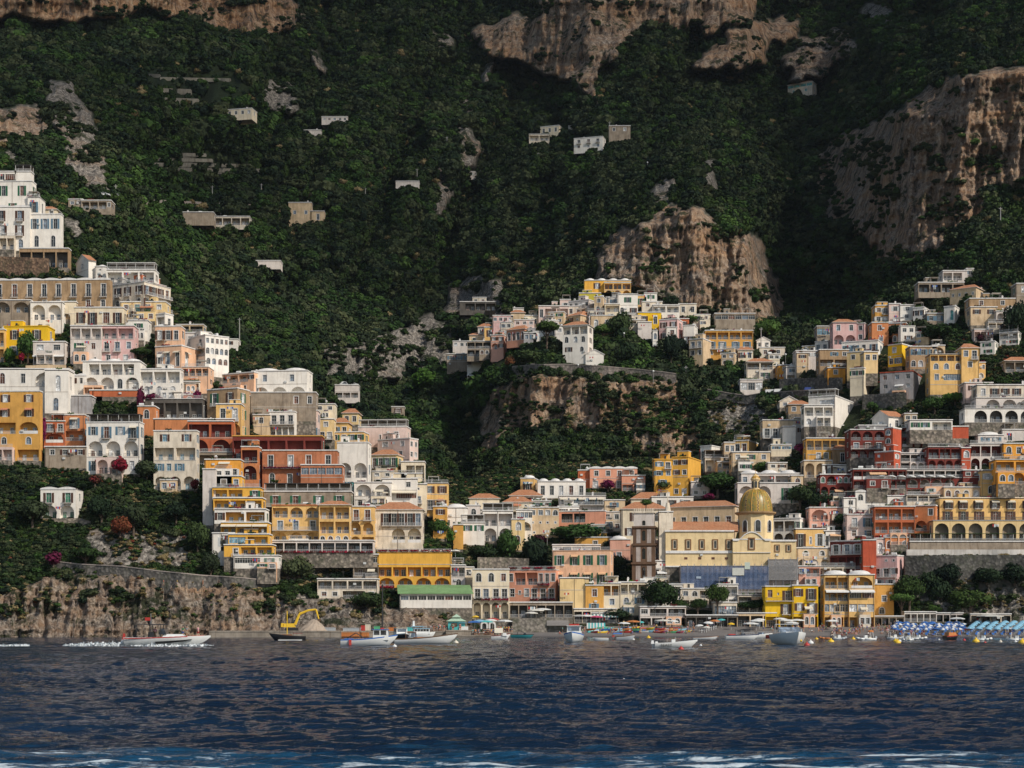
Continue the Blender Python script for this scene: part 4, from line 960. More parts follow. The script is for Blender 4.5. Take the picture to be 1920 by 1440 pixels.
    h('house', 'long white house with three doors and a shaded arcade', 'house', (505,562,772,820,'white','f','d3/L4',10), (474,506,778,820,'sand','f','w1/o',0))
    h('house', 'pinkish narrow house with magenta creeper above the maroon hotel', 'house', (560,596,770,822,'palepink','f','w2/w1d1',0))
    h('hotel', 'deep red and orange hotel with ochre fascia and long colonnades', 'hotel',
      (436,604,818,915,'maroon','f','.9L1L4/.1o/1.0o',0,d(cap='ochre',inn='maroon',rail='iron',clut=False)),
      (492,632,845,918,'terra','f','1.0D4z/1.2a1w1w1w1',0,d(dd=-2,inn='terra',rail='iron',clut=False,fl='magenta')), (452,492,838,918,'orange','f','L1/A1/.6o',8,d(dd=-4,inn='maroon',rail='iron')),
      (564,642,872,918,'terra','f','g5/o',0,d(dd=-5,clut=False,gl='greyblue')))
    h('house', 'yellow house with an arched balcony at the ridge top', 'house', (596,626,786,824,'paleyellow','f','w1/d2',0,d(rail='iron')))
    h('house', 'yellow house with orange tiled roof at the gorge rim', 'house', (622,660,792,826,'yellow','t','w2',8))
    h('house', 'yellow-green flat-roofed house with small square windows', 'house', (622,692,810,850,'yellow','f','w1w1w2/o',10))
    h('villa', 'pale pink villa with white roof terrace frame at the gorge edge', 'villa', (672,770,800,838,'palepink','p4','r2w1',8,d(perg='white')), (708,784,822,880,'palepink','f','.9W1w1/o1w1/w1',16,d(th=30,side='w2/w2/w1')))
    h('house', 'white house with twin open arches and turquoise door', 'house', (632,696,830,926,'white','f','o/A2/.9w2td1',6))
    h('house', 'long yellow house with bright orange tiled roof', 'house', (696,756,852,902,'paleyellow','t','d4/o',12,d(S=9,rail='iron')))
    h('house', 'cream house with vine-draped loggia and pergola', 'house', (752,796,866,902,'cream','f','o1L2',0), (706,792,888,906,'cream','p3','o',0,d(perg='reed')))
    h('house', 'plain white house with two shallow arches above the ornate tiled house', 'house', (664,734,905,955,'white','f','A2x/w2w1',0))
    h('house', 'white house with yellow awning and iron veranda', 'house', (716,782,898,960,'white','f','o1w1/W1g1V/A1w1',0,d(aw='cream')))
    h('house', 'narrow cream house beside the square orange one', 'house', (768,800,908,962,'cream','f','r1/d1/o',0))
    h('house', 'square orange house with roof railing and two white chimneys', 'house', (796,840,906,968,'yellow','r','w2/d2/.5o',0,d(rail='pale')))
    h('hotel', 'golden hotel with arched balconies in three rows', 'hotel',
      (510,600,948,1030,'yellow','f','.95L1A2/D3/A3/.5o',0,d(inn='yellow',cap='orange')), (598,656,946,1026,'yellow','t','L2/L2/.95a4b',0,d(S=5,dd=-2)), (655,702,950,1026,'yellow','f','d2/A2/.9A1L1',0),
      (495,658,922,950,'stone','p6','D4',0,d(perg='dark',dd=5,inn='stone')), (508,700,1014,1036,'palegrey','f','L8f',0,d(dd=-4,inn='darkstone',clut=False)))
    h('house', 'ornate cream house with carved balcony and brown tiled roof', 'house', (700,792,955,1030,'offwhite','t','1.0o1d5/1.0o2A2y/.4o',0,d(S=10,inn='cream')), (695,722,948,1000,'tan','f','o/w1/o',0))
    h('hotel', 'yellow tiered hotel stepping down the cliff in nine narrow terraces', 'hotel',
      (384,450,862,896,'amber','f','.5o/D3',0,d(dd=14)), (384,452,893,918,'gold','f','D2w1',0,d(dd=12)), (398,488,914,938,'gold','r','L2o1D1',0,d(dd=9)), (400,492,934,957,'gold','f','L3',0,d(dd=6,aw='white')),
      (402,498,955,982,'white','f','w1kL2',0,d(dd=3,inn='ochre',aw='orange')), (414,502,980,1004,'gold','f','L3v',0,d(dd=1)), (428,504,1002,1024,'gold','f','g1L1',0,d(dd=-1,gl='blue')), (420,511,1022,1044,'gold','f','o1d1L2',0,d(dd=-3)), (438,522,1042,1066,'white','f','g1w1/.3o',0,d(dd=-4)), (398,440,1000,1062,'white','f','w1/o1',0,d(dd=1,clut=False)), (380,404,880,985,'palegrey','f','o',0,d(dd=10,clut=False,S=12)))
    h('hotel', 'broad orange-yellow hotel with colonnade and white balcony posts over the green-roofed restaurant', 'hotel',
      (708,846,1036,1102,'gold','r','1.1o/L5x/A4f',0,d(inn='amber',clut=False,cap='gold',fl='crimson',fr=True)), (846,872,1060,1102,'palegrey','f','L2/a1',0,d(rail='pale')), (662,710,1040,1100,'stone','f','L1g1/L1/o',0,d(inn='stone')))
    h('restaurant', 'long glazed restaurant with a sloping green roof above the quay rocks', 'restaurant', (750,884,1113,1140,'white','s','1.2g8/.8o',0,d(clut=False,S=7)))
    h('restaurant', 'pale beach restaurant on rubble base with open deck frame', 'restaurant', (595,708,1086,1122,'offwhite','f','L4/.9w2L1w1',0,d(inn='stone')))
    h('house', 'small ochre house with red awnings beside the hotel colonnade', 'house', (610,668,1024,1048,'paleyellow','f','L3',0,d()))
    h('hotel', 'pale cream hotel with red flower balconies and tall arches below', 'hotel',
      (886,955,1068,1160,'cream','f','.9a2w1/.9d4f/1.1A4x',0,d(inn='cream',clut=False)), (838,888,1064,1104,'cream','f','A1w1f/w1',0,d(inn='yellow')))
    h('hotel', 'coral pink hotel with rows of crimson flower boxes', 'hotel', (953,1052,1068,1135,'coral','r','w1L1L1d2fw1/w1r1w1d3f/.35o',10,d(clut=False,fr=True)))
    h('restaurant', 'long covered beach restaurant terrace below the coral hotel', 'restaurant', (888,1074,1130,1158,'stone','f','L11',0,d(inn='darkstone',clut=False)))
def town_centre():
    h = house; d = dict
    h('house', 'white house with a shallow vault and sliding shutter above ochre flank', 'house', (834,876,952,1005,'white','d1','o/w1r2w1/.8o',0), (812,838,950,1010,'ochre','f','w1/w1/o',0))
    h('house', 'pale grey house with an arched blind niche', 'house', (874,900,948,1000,'palegrey','f','a1/o',0), (898,920,956,985,'white','f','W1',0))
    h('house', 'white balcony house with open frame beside the ochre wall', 'house', (866,908,980,1022,'white','p1','w2/o',0,d(perg='white')), (850,868,984,1030,'ochre','f','o',0))
    h('house', 'cream house with two round holes under a brown roof edge', 'house', (880,936,934,960,'cream','t','r2',0,d(clut=False)))
    h('house', 'cream house with terracotta roof and two tiny windows', 'house', (944,998,941,972,'cream','t','r2/o',0,d(S=8)))
    h('house', 'white arched loggia house above the vine arbour', 'house', (905,962,958,1015,'white','p2','L2/A2x',0,d(perg='white',inn='palegrey')))
    h('house', 'narrow butter-yellow tower house with arched windows', 'house', (959,984,974,1032,'paleyellow','f','a1/a1/.3o',0,d(rail='iron')))
    h('house', 'white house with a row of windows behind the butter-yellow tower house', 'house', (968,998,956,1015,'white','f','g4/A1/o',0))
    h('house', 'apricot tower house with striped green awning', 'house', (976,1009,897,930,'yellow','d1','w1v',8,d(aw='stripe')))
    h('house', 'long white house with low vaults right of the striped awning', 'house', (1008,1098,903,934,'white','d4','w5',0,d(S=8)))
    h('house', 'brown tiled pavilion roof over a shaded terrace', 'house', (955,1016,929,950,'offwhite','t','L4x',0,d(S=9,inn='darkstone')))
    h('hotel', 'grey-white terrace hotel with five cream awnings', 'hotel', (1048,1136,930,962,'palegrey','r','D5v/.9o',0,d()))
    h('house', 'plain beige house with scattered tiny windows and a green cloth', 'house', (992,1048,952,1008,'sand','f','w3a1/r4/r3',0,d()), (1046,1086,950,970,'white','f','w2',0))
    h('house', 'low salmon house with dark veranda', 'house', (1040,1142,958,1000,'coral','f','o1L2o3/o',8,d(inn='darkstone')))
    h('house', 'beige house with small balconies left of the long palace', 'house', (1134,1172,938,992,'sand','f','w1/d2/w2',0))
    h('hotel', 'coral long house with wavy white roof line and brown terraces', 'hotel', (1106,1195,878,915,'coral','y4','w4/.9d3o1',0,d(gl='dark')), (1084,1108,882,915,'brick','f','o1/o1',0), (1166,1210,892,920,'coral','f','o/L2',0))
    h('hotel', 'golden-yellow block of four floors with white string courses', 'hotel', (1227,1262,862,930,'gold','f','w1d1/w2/w1/o',0,d(cap='gold',S=8)), (1260,1314,857,930,'gold','f','w1w1/w2/.9o/w1w1',24,d(dd=-2,th=22,cap='gold',side='o/o/o/o')))
    h('palace', 'long ochre palace with terracotta roof and balconied windows behind the church', 'palace',
      (1166,1252,954,1040,'cream','t','w2/.9w1A1x/o',0,d(S=10)), (1250,1388,948,1010,'sand','t','.6o/1.2d6/o',10,d(S=9,rail='iron',clut=False)))
    h('house', 'low house with red tiled hip roof behind the palace', 'house', (1184,1250,935,956,'cream','t','o',0,d(S=10)))
    h('house', 'white flat house with water tank behind the palace roof', 'house', (1222,1300,932,956,'white','f','w3',0))
    h('hotel', 'orange hotel with white attic terrace and awninged windows', 'hotel', (1036,1150,1032,1128,'peach','r','w1w1vw1w1/.95d4v/.9o',6,d(aw='orange',cap='peach')), (1036,1126,1022,1036,'white','f','g5',0,d(clut=False)))
    h('house', 'small ochre rooftop rooms above the orange hotel', 'house', (1078,1146,1008,1032,'ochre','f','o1w1r1',0), (1144,1182,1012,1050,'salmon','d1','o/w1',0))
    h('house', 'pale yellow house with blue hanging cloth near the beach', 'house', (1050,1104,1084,1150,'paleyellow','f','1.0o2/.9o1/.8o',0,d(clut=False)))
    h('house', 'ochre narrow house with a lean-to white roof', 'house', (1098,1132,1098,1152,'ochre','f','w1c/w1c',0,d()))
    h('house', 'cream house with twin window and glazed upper balcony', 'house', (1128,1164,1094,1154,'cream','f','L2/w1/.6o',0,d(inn='ochre')))
    h('house', 'cream beachfront house with oval window and tall arched door', 'house', (1160,1214,1092,1154,'cream','f','L1L2/a1w1/.7w1o1',0))
    h('house', 'white three-window house in front of the bell tower', 'house', (1206,1274,1052,1100,'white','f','.6o/w1L2w1/.8o',0,d()), (1230,1278,1040,1056,'palegrey','f','o1w1',0))
    h('restaurant', 'white waterfront bar with flat roofs behind the big pine', 'restaurant', (1198,1280,1096,1140,'white','f','L3/w1w1w1',0,d(S=5)))
    h('restaurant', 'white terrace restaurant between the pines', 'restaurant', (1276,1345,1104,1140,'offwhite','f','w1a1L1/L4',0,d()))
    h('restaurant', 'yellow and white rooftop bar left of the parasol terrace', 'restaurant', (1345,1384,1096,1140,'white','f','o1L1/W2',0))
    h('restaurant', 'striped-awning kiosk house behind the beach pines', 'restaurant', (1338,1382,1130,1158,'offwhite','f','g1',0,d(clut=False)))
    h('restaurant', 'low white parasol terrace above the left beach restaurants', 'restaurant', (1384,1446,1116,1150,'offwhite','r','L2/L3',0,d(inn='stone')))
    h('restaurant', 'long dark beachfront row of shops under a pale canopy', 'restaurant', (1286,1384,1154,1176,'darkstone','f','L5x',0,d(inn='darkstone',clut=False,S=5)))
    h('restaurant', 'white shop row with blue doors behind the orange parasols', 'restaurant', (1200,1286,1138,1172,'palegrey','f','W1L2/.9L4x',0,d(inn='darkstone')))
    h('restaurant', 'low restaurant veranda behind the hedge and grey parasols', 'restaurant', (1076,1156,1142,1168,'offwhite','f','L5',0,d(inn='darkstone',clut=False)))
    h('restaurant', 'beach bar with cream curtains under the yellow house', 'restaurant', (1382,1456,1150,1176,'sand','f','L3x',0,d(inn='darkstone',clut=False)))
    h('house', 'vivid yellow corner house with brown shutters by the beach', 'house', (1435,1488,1100,1176,'bright','f','w1r1D1k/.95o1d1k/.9L2x',0,d(trim=False,rail='iron')), (1486,1534,1098,1176,'bright','f','w1kd1k/w1ckd1k/.9L2x',0,d(dd=-1,rail='iron')))
    h('restaurant', 'yellow beach restaurant with glazed lower floors and awnings', 'restaurant', (1546,1594,1078,1176,'yellow','d1','.9L2/.8L2V/.9g5/.8L4x',0,d(inn='ochre',aw='white')), (1592,1640,1078,1176,'yellow','d1','.9A1y/.8g2V/.9g3/.8L3x',0,d(dd=-1,inn='ochre',aw='white')))
    h('house', 'ochre yellow back house right of the beach restaurant', 'house', (1636,1676,1096,1156,'ochre','f','.7o/w1/a1',0))
    h('house', 'pink house with brown shutters at the foot of the retaining wall', 'house', (1636,1698,1042,1104,'pink','f','.8o1r2/D2w1k/w2',16,d(th=30,side='r1/w1k/o')))
    h('house', 'red house, shade painted in as maroon, sunlit flank as vermilion, three white shuttered windows', 'house', (1556,1644,1014,1086,'maroon','f','.9D3s/L4/.7o',26,d(th=34,side='o/o/o',inn='maroon')), (1618,1643,1013,1086,'red','f','o/o/o',0,d(dd=-3,clut=False)))  # one red house: shaded front coloured maroon, sunlit flank coloured red
    h('restaurant', 'white roof garden restaurant with lattice rail below the maroon house', 'restaurant', (1534,1604,1062,1082,'offwhite','r','L3x',0,d(clut=False)))
    h('house', 'tan and yellow house with green-tree terrace and iron balcony', 'house', (1492,1548,992,1030,'yellow','f','d1r1w1s',0,d(rail='iron')), (1545,1576,996,1030,'white','f','w1L1v',0,d(aw='orange')))
    h('arcade', 'weathered cream arcade of double arches under the tan house', 'arcade', (1494,1558,1028,1064,'sand','f','a2/A3x',0,d(clut=False)))
    h('house', 'pale pink lower house beside the scaffolded wing', 'house', (1496,1538,1062,1100,'salmon','f','w1L1/o',0))
    h('house', 'white house with dark veranda right of the dome', 'house', (1450,1510,972,1020,'white','f','1.0L2w1/A2w1',10,d(inn='stone')))
    h('house', 'salmon house with a large round niche', 'house', (1518,1556,952,998,'salmon','f','1.3A1x/w2',0,d()), (1544,1586,952,984,'salmon','f','A1x',0))
    h('house', 'beige-pink house with two arched balconies and small lower windows', 'house', (1588,1642,965,1016,'palepink','f','d2/w2/.2o',0,d(rail='iron')))
    h('house', 'white house with scalloped roof line and three tiny arched windows', 'house', (1604,1666,922,968,'white','y3','a3/.9W1/.3o',0,d()), (1664,1698,930,960,'white','f','A1',0), (1582,1606,934,968,'white','f','w1/w1',0))
    h('hotel', 'rust-orange hotel with three rows of square loggias', 'hotel', (1640,1716,950,1022,'brick','f','L3/L3/.9L3',0,d(inn='orange')), (1714,1762,948,1018,'orange','f','o1w1/A1o1/.9L1o1',8,d(dd=2,inn='orange')))
    h('house', 'orange arch-windowed annex under the rust-orange hotel', 'house', (1660,1704,1008,1034,'orange','r','a1o1a1',0,d()), (1640,1662,1010,1044,'palepink','f','a1',0))
    h('hotel', 'large golden hotel with brown doors, fan arches and a long iron balcony', 'hotel',
      (1762,1940,934,976,'yellow','f','.9d6kv/D6k',0,d(cap='offwhite',rail='iron',trim=False)), (1750,1940,976,1012,'paleyellow','r','A6x',0,d(dd=-4,inn='stone',rail='iron',clut=False)))
def beach_row():
    h = house; d = dict
    h('restaurant', 'white canopied beach restaurant with blue doors under the shore pines', 'restaurant', (1696,1756,1148,1166,'white','f','L5',0,d(inn='palegrey',clut=False,S=5)), (1756,1806,1150,1166,'palegrey','f','L4x',0,d(inn='darkstone',clut=False,S=5)))
    h('restaurant', 'open white frame pavilion behind the wide beige parasol', 'pavilion', (1820,1896,1152,1166,'offwhite','f','L4x',0,d(inn='darkstone',clut=False,S=5)))
    h('restaurant', 'low cream bar with striped blind just behind the turquoise striped fence', 'restaurant', (1108,1160,1150,1168,'cream','f','L3V',0,d(inn='darkstone',clut=False,S=4,aw='stripe')))
    h('restaurant', 'dark open-fronted bar under the yellow beach restaurant', 'restaurant', (1640,1694,1156,1172,'stone','f','L4x',0,d(inn='darkstone',clut=False,S=4)))
def church():
    root = thing('church', 'cream church with a yellow and green tiled dome and brown-framed windows', 'church', P(1375, 1100, 529))
    org = Matrix.Translation(root.location); D0 = 529.
    d = dict
    kw = dict(inn='church', clut=False, gl='dark')
    volume(root, D0, 1248, 1376, 996, 1062, 'church', 'f', 'o', 0, org, S=14, **kw)
    volume(root, D0-1.5, 1374, 1445, 1012, 1062, 'church', 'f', 'o', 0, org, S=12, **kw)
    volume(root, D0, 1444, 1493, 1014, 1062, 'church', 'f', 'o', 0, org, S=8, **kw)
    volume(root, D0+1, 1236, 1262, 960, 1072, 'offwhite', 'f', 'o', 0, org, S=4, **kw)
    inv = root.location
    def L(u, v, D): return P(u, v, D)-inv
    # nave roof
    mb = MB(); a, b, c, e = L(1256, 996, D0-.4), L(1384, 996, D0-.4), L(1384, 978, D0+6.5), L(1262, 978, D0+6.5)
    mb.face([a, b, c, e]); mb.face([b, L(1384, 996, D0+14), c]); mb.face([e, c, L(1384, 998, D0+14), L(1262, 998, D0+14)])
    mb.build('roof', [tiles()], root)
    mb = MB()
    for (u0, u1, v, Dd, hh) in ((1246, 1376, 996, D0, .35), (1248, 1376, 1035, D0, .8), (1374, 1445, 1036, D0-1.5, .18), (1444, 1493, 1014, D0, .4), (1248, 1376, 1062, D0, .4)):
        p = L(u0, v, Dd-.0); p2 = L(u1, v, Dd); mb.box(p.x, p2.x, p.y-.35, p.y-.01, p.z-hh/2, p.z+hh/2)
    mb.build('string_course', [TRIM()], root)
    # brown framed windows
    def bw(u, v0, v1, wpx, Dd, inner=True):
        p = L(u, v1, Dd); w = wpx*Dd/F; hgt = (v1-v0)*Dd/F; m = MB()
        ring(m, rect(w, 0, hgt), rect(w*.62, hgt*.1, hgt*.9), -.22, .0, 0); ring(m, rect(w*.62, hgt*.1, hgt*.9), rect(w*.42, hgt*.17, hgt*.83), -.14, 0, 1)
        o = m.build('window', [plain('carved_brown', (.22,.10,.03)), plain('cream_frame', (.66,.55,.38))], root); o.location = p
        sub(o, 'pane', pane_mesh(round(w*.42+.1, 1), round(hgt*.66+.1, 1), False, 'dark'), 0, -.12, hgt*.17-.05)
    for u in (1265, 1290.5, 1316, 1341, 1366): bw(u, 1011, 1031, 11, D0)
    bw(1409, 1008, 1031, 13, D0-1.5); bw(1457, 1021, 1035, 10, D0); bw(1478.5, 1021, 1035, 10, D0)
    for u in (1286, 1312, 1337, 1362):
        m = MB(); m.box(-.5, .5, -.04, .0, 0, .7); o = m.build('vent', [glass('brown')], root); o.location = L(u, 1049, D0)
    # curved gable over the crossing
    mb = MB(); n = 14; p0 = L(1374, 1012, D0-1.5); p1 = L(1445, 1012, D0-1.5); wd = p1.x-p0.x
    pf = lambda i: p0.z+2.6*max(0, math.sin(math.pi*min(1, max(0, (i/n-.18)/.64))))**.8
    for i in range(n):
        a, b = p0.x+wd*i/n, p0.x+wd*(i+1)/n
        mb.face([(a, p0.y-.02, p0.z-.4), (b, p0.y-.02, p0.z-.4), (b, p0.y-.02, pf(i+1)), (a, p0.y-.02, pf(i))]); mb.face([(a, p0.y+1.2, p0.z-.4), (b, p0.y+1.2, p0.z-.4), (b, p0.y+1.2, pf(i+1)), (a, p0.y+1.2, pf(i))])
        mb.face([(a, p0.y-.3, pf(i)), (b, p0.y-.3, pf(i+1)), (b, p0.y+1.4, pf(i+1)), (a, p0.y+1.4, pf(i))], 1); mb.face([(a, p0.y-.3, pf(i)-.35), (b, p0.y-.3, pf(i+1)-.35), (b, p0.y-.3, pf(i+1)), (a, p0.y-.3, pf(i))], 1)
    mb.build('gable', [wm('church'), TRIM()], root)
    # octagonal drum, dome, lantern
    Dc = D0+7; c = L(1416.5, 1012, Dc); rr = 34*Dc/F; ph = math.pi/8
    m = MB(); hd = 49*Dc/F; m.lathe(c, [(rr, -4), (rr, hd), (.1, hd+.05)], 8, 0, ph=ph); m.build('drum', [wm('church')], root)
    m = MB(); m.lathe(c, [(rr+.05, hd-.5), (rr+.75, hd-.05), (rr+.75, hd+.35), (rr-.3, hd+.5)], 24); m.build('cornice', [stucco('cornice_stone', (.42,.27,.14), .8)], root)
    for k in range(-3, 4):
        q_ = -math.pi/2+k*math.pi/4
        if abs(k) > 2: continue
        o = link('window', win_frame(1.6, 3.6, True, True, .2), root); rx = (rr*math.cos(math.pi/8))
        o.matrix_local = Matrix.Translation((c.x+rx*math.cos(q_), c.y+rx*math.sin(q_), c.z+hd*.28)) @ Matrix.Rotation(q_+math.pi/2, 4, 'Z'); sub(o, 'pane', pane_mesh(1.6, 3.6, True, 'dark'), 0, -.14, 0)
    def dome():
        mt, t, b = nt('dome_majolica'); p = coord(t)
        s = t.nodes.new('ShaderNodeSeparateXYZ'); t.links.new(p, s.inputs[0])
        at = t.nodes.new('ShaderNodeMath'); at.operation = 'ARCTAN2'; t.links.new(s.outputs['Y'], at.inputs[0]); t.links.new(s.outputs['X'], at.inputs[1])
        k = t.nodes.new('ShaderNodeMath'); k.operation = 'MULTIPLY'; k.inputs[1].default_value = 8/math.pi; t.links.new(at.outputs[0], k.inputs[0])
        fr = t.nodes.new('ShaderNodeMath'); fr.operation = 'PINGPONG'; fr.inputs[1].default_value = 1; t.links.new(k.outputs[0], fr.inputs[0])
        ch = t.nodes.new('ShaderNodeTexChecker'); ch.inputs['Scale'].default_value = 2.2; t.links.new(p, ch.inputs['Vector'])
        vo = t.nodes.new('ShaderNodeTexVoronoi'); vo.inputs['Scale'].default_value = 2.6; t.links.new(p, vo.inputs['Vector'])
        body = ramp(t, vo.outputs['Color'], [(.2, (.36,.20,.035)), (.5, (.30,.22,.045)), (.8, (.15,.17,.06))])
        edge = mix(t, ch.outputs['Fac'], (.55,.38,.12), (.10,.05,.04))
        c_ = mix(t, ramp(t, fr.outputs[0], [(.12, g(1)), (.17, g(0))]), body, edge)
        c_ = mix(t, ramp(t, fr.outputs[0], [(.16, g(0)), (.2, g(1)), (.24, g(1)), (.3, g(0))]), c_, (.50,.28,.03))
        t.links.new(c_, b.inputs['Base Color']); b.inputs['Roughness'].default_value = .38; return mt
    m = MB(); dr = 31.5*Dc/F; dh = 43*Dc/F
    m.lathe((0, 0, 0), [(dr*math.cos(a)**.66 if a < 1.5 else .9, dh*math.sin(a)) for a in [i*math.pi/2/14 for i in range(15)]], 40)
    o = m.build('dome', [dome()], root, True); o.location = c+Vector((0, 0, hd+.4))
    m = MB()
    for k in range(8):
        q_ = ph*1+k*math.pi/4; pr = [(dr*math.cos(a)**.66, dh*math.sin(a)) for a in [i*1.45/10 for i in range(11)]]
        for (r0, z0), (r1, z1) in zip(pr, pr[1:]): m.tube((r0*math.cos(q_), r0*math.sin(q_), z0), (r1*math.cos(q_), r1*math.sin(q_), z1), .16, n=5)
    r_ = m.build('rib', [plain('majolica_rib', (.50,.27,.04), .4)], o)
    m = MB(); lr = 7.5*Dc/F; lz = dh
    m.lathe((0, 0, lz-.6), [(lr*1.25, 0), (lr*1.25, .5), (lr, .6), (lr, 3.4), (lr*1.25, 3.6), (lr*1.25, 3.9), (lr*.9, 4.1), (lr*.75, 4.8), (lr*.35, 5.3), (.05, 5.5)], 12, 0)
    o2 = m.build('lantern', [wm('church')], o)
    m = MB(); m.lathe((0, 0, lz+3.2), [(lr*1.22, 0), (lr*1.0, .55), (lr*.5, 1.35), (.06, 1.7)], 12); m.tube((0, 0, lz+4.8), (0, 0, lz+6.2), .07); m.build('lantern_cap', [plain('majolica_rib', (.50,.27,.04), .4)], o2)
    for k in range(-1, 2):
        q_ = -math.pi/2+k*.9; w_ = link('window', pane_mesh(.8, 2.2, True, 'dark'), o2); w_.matrix_local = Matrix.Translation(((lr+.0)*math.cos(q_), (lr)*math.sin(q_), lz+.4)) @ Matrix.Rotation(q_+math.pi/2, 4, 'Z') @ Matrix.Translation((0, -.14, 0))
    # facade pinnacle
    m = MB(); p = L(1252, 962, D0+2); m.tube(p, p+Vector((0, 0, 3.2)), 1.1, .5, 10); m.tube(p+Vector((0, 0, 3.2)), p+Vector((0, 0, 6)), .22, .08, 6); m.box(p.x-.5, p.x+.5, p.y-.07, p.y+.07, p.z+5, p.z+5.14); m.build('pinnacle', [wm('offwhite')], root)
    occupy(1236, 1493, 915, 1066)
    # scaffolding against the lower walls
    def scaff(u0, u1, v0, v1, Dd, net, nm, lab):
        r = thing(nm, lab, 'scaffolding', P((u0+u1)/2, v1, Dd)); a = P(u0, v1, Dd)-r.location; b2 = P(u1, v0, Dd)-r.location
        m = MB(); W_2 = b2.x-a.x; nn = max(4, int(W_2/2.0)); lv = max(3, int((b2.z-a.z)/2.0))
        for k in range(nn+1):
            for y in (-1.2, -.15): m.tube((a.x+W_2*k/nn, y, a.z-3), (a.x+W_2*k/nn, y, b2.z+.6), .05, n=5)
        for j in range(lv+1):
            z = a.z+(b2.z-a.z)*j/lv
            for y in (-1.2, -.15): m.tube((a.x, y, z), (b2.x, y, z), .05, n=5)
        for k in range(0, nn, 3): m.tube((a.x+W_2*k/nn, -1.2, a.z), (a.x+W_2*min(nn, k+2)/nn, -1.2, b2.z), .05, n=5)
        m.build('scaffold_frame', [plain('scaffold_pipe', (.30,.32,.36) if net else (.34,.31,.28))], r)
        m = MB()
        for j in range(1, lv): z = a.z+(b2.z-a.z)*j/lv; m.box(a.x, b2.x, -1.15, -.2, z-.06, z)
        m.build('walkway', [plain('planks', (.30,.24,.17))], r)
        m = MB(); m.box(a.x, b2.x, 0, 5, a.z-4, b2.z); m.build('wall', [stucco('unpainted_wall', (.30,.26,.24), 1.2)], r)
        for k in range(max(2, nn//4)):
            o = link('window', win_frame(1.6, 3.0, True, False, .2), r); o.location = (a.x+W_2*(k+.6)/max(2, nn//4), -.1, a.z+(b2.z-a.z)*.42); sub(o, 'pane', pane_mesh(1.6, 3.0, True, 'dark'))
        if net:
            mt, t, b = nt('debris_netting'); w1 = noise(t, pos(t), .5, 5, .6); c_ = ramp(t, w1, [(.3, (.05,.09,.19)), (.6, (.10,.15,.27)), (.8, (.25,.24,.27))])
            t.links.new(c_, b.inputs['Base Color']); b.inputs['Roughness'].default_value = .9; b.inputs['Alpha'].default_value = .62
            m = MB(); n_ = 60
            for k in range(n_):
                x0, x1_ = a.x+W_2*k/n_, a.x+W_2*(k+1)/n_; y = lambda q_: -1.32-.07*math.sin(q_*1.9)
                m.face([(x0, y(k), a.z-.5), (x1_, y(k+1), a.z-.5), (x1_, y(k+1), b2.z-.2), (x0, y(k), b2.z-.2)])
            m.build('netting', [mt], r)
            for (u, v, w, h_, cc) in ((1383, 1072, 22, 14, (.55,.55,.50)), (1400, 1061, 10, 13, (.52,.58,.50)), (1309, 1083, 9, 4, (.35,.42,.5))):
                s_ = P(u, v, Dd)-r.location; m = MB(); m.box(s_.x-w*Dd/F/2, s_.x+w*Dd/F/2, -1.55, -1.48, s_.z-h_*Dd/F/2, s_.z+h_*Dd/F/2); m.build('banner', [plain('banner_%d' % w, cc)], r)
        else:
            mt = plain('grey_netting', (.33,.32,.32)); 
            if 'done' not in mt: mt['done'] = 1; mt.node_tree.nodes['Principled BSDF'].inputs['Alpha'].default_value = .45
            m = MB(); m.box(a.x, b2.x, -1.36, -1.33, a.z, b2.z-.3); m.build('netting', [mt], r)
    scaff(1276, 1440, 1061, 1102, 524., True, 'scaffolding', 'blue netted scaffolding wrapped along the wall under the church nave')
    scaff(1440, 1495, 1049, 1088, 526.5, False, 'scaffolding', 'grey scaffolding on the lower right wing of the church')
    occupy(1276, 1495, 1049, 1108)
    # bell tower
    Dt = 529.; r = thing('bell_tower', 'grey and brown stone bell tower with arched openings left of the church', 'bell tower', P(1207, 1092, Dt)); px = Dt/F
    zz = lambda v: (1092-v)*px
    tiers = [(1092, 1056, 44, 'brownstone'), (1056, 1021, 42, 'brownstone'), (1021, 988, 40.5, 'brownstone'), (988, 960, 38, 'palegrey')]
    for i, (v1, v0, w, c_) in enumerate(tiers):
        W2 = w*px; m = MB(); M = Matrix.Rotation(R(-8), 4, 'Z') @ Matrix.Translation((-W2/2, 0, zz(v1)))
        hh = zz(v0)-zz(v1); mm = MB(); hid = Bd(); hid.__dict__.update({**DEF, 'c': c_, 'trim': False, 'clut': False})
        face = MB()
        f = lambda pts, mi=0: face.face([tuple(M @ Vector(p)) for p in pts], mi)
        S = W2*.9; ow = 6.5*px
        for (AX, ww) in ((Matrix.Identity(4), W2), (Matrix.Translation((W2, 0, 0)) @ Matrix.Rotation(math.pi/2, 4, 'Z'), S), (Matrix.Translation((0, S, 0)) @ Matrix.Rotation(-math.pi/2, 4, 'Z'), S)):
            ff = lambda pts, mi=0: face.face([tuple(M @ AX @ Vector(p)) for p in pts], mi)
            cx = ww/2; z0, z1 = hh*.22, hh*.80
            if i == 3: z0, z1 = hh*.10, hh*.44
            l, r2 = cx-ow/2, cx+ow/2; pan = ww*.16 if i < 3 else 0
            ff([(0, 0, 0), (l, 0, 0), (l, 0, hh), (0, 0, hh)]); ff([(r2, 0, 0), (ww, 0, 0), (ww, 0, hh), (r2, 0, hh)]); ff([(l, 0, 0), (r2, 0, 0), (r2, 0, z0), (l, 0, z0)])
            pts = [(cx+a, b) for a, b in arc(ow, z0, z1)]
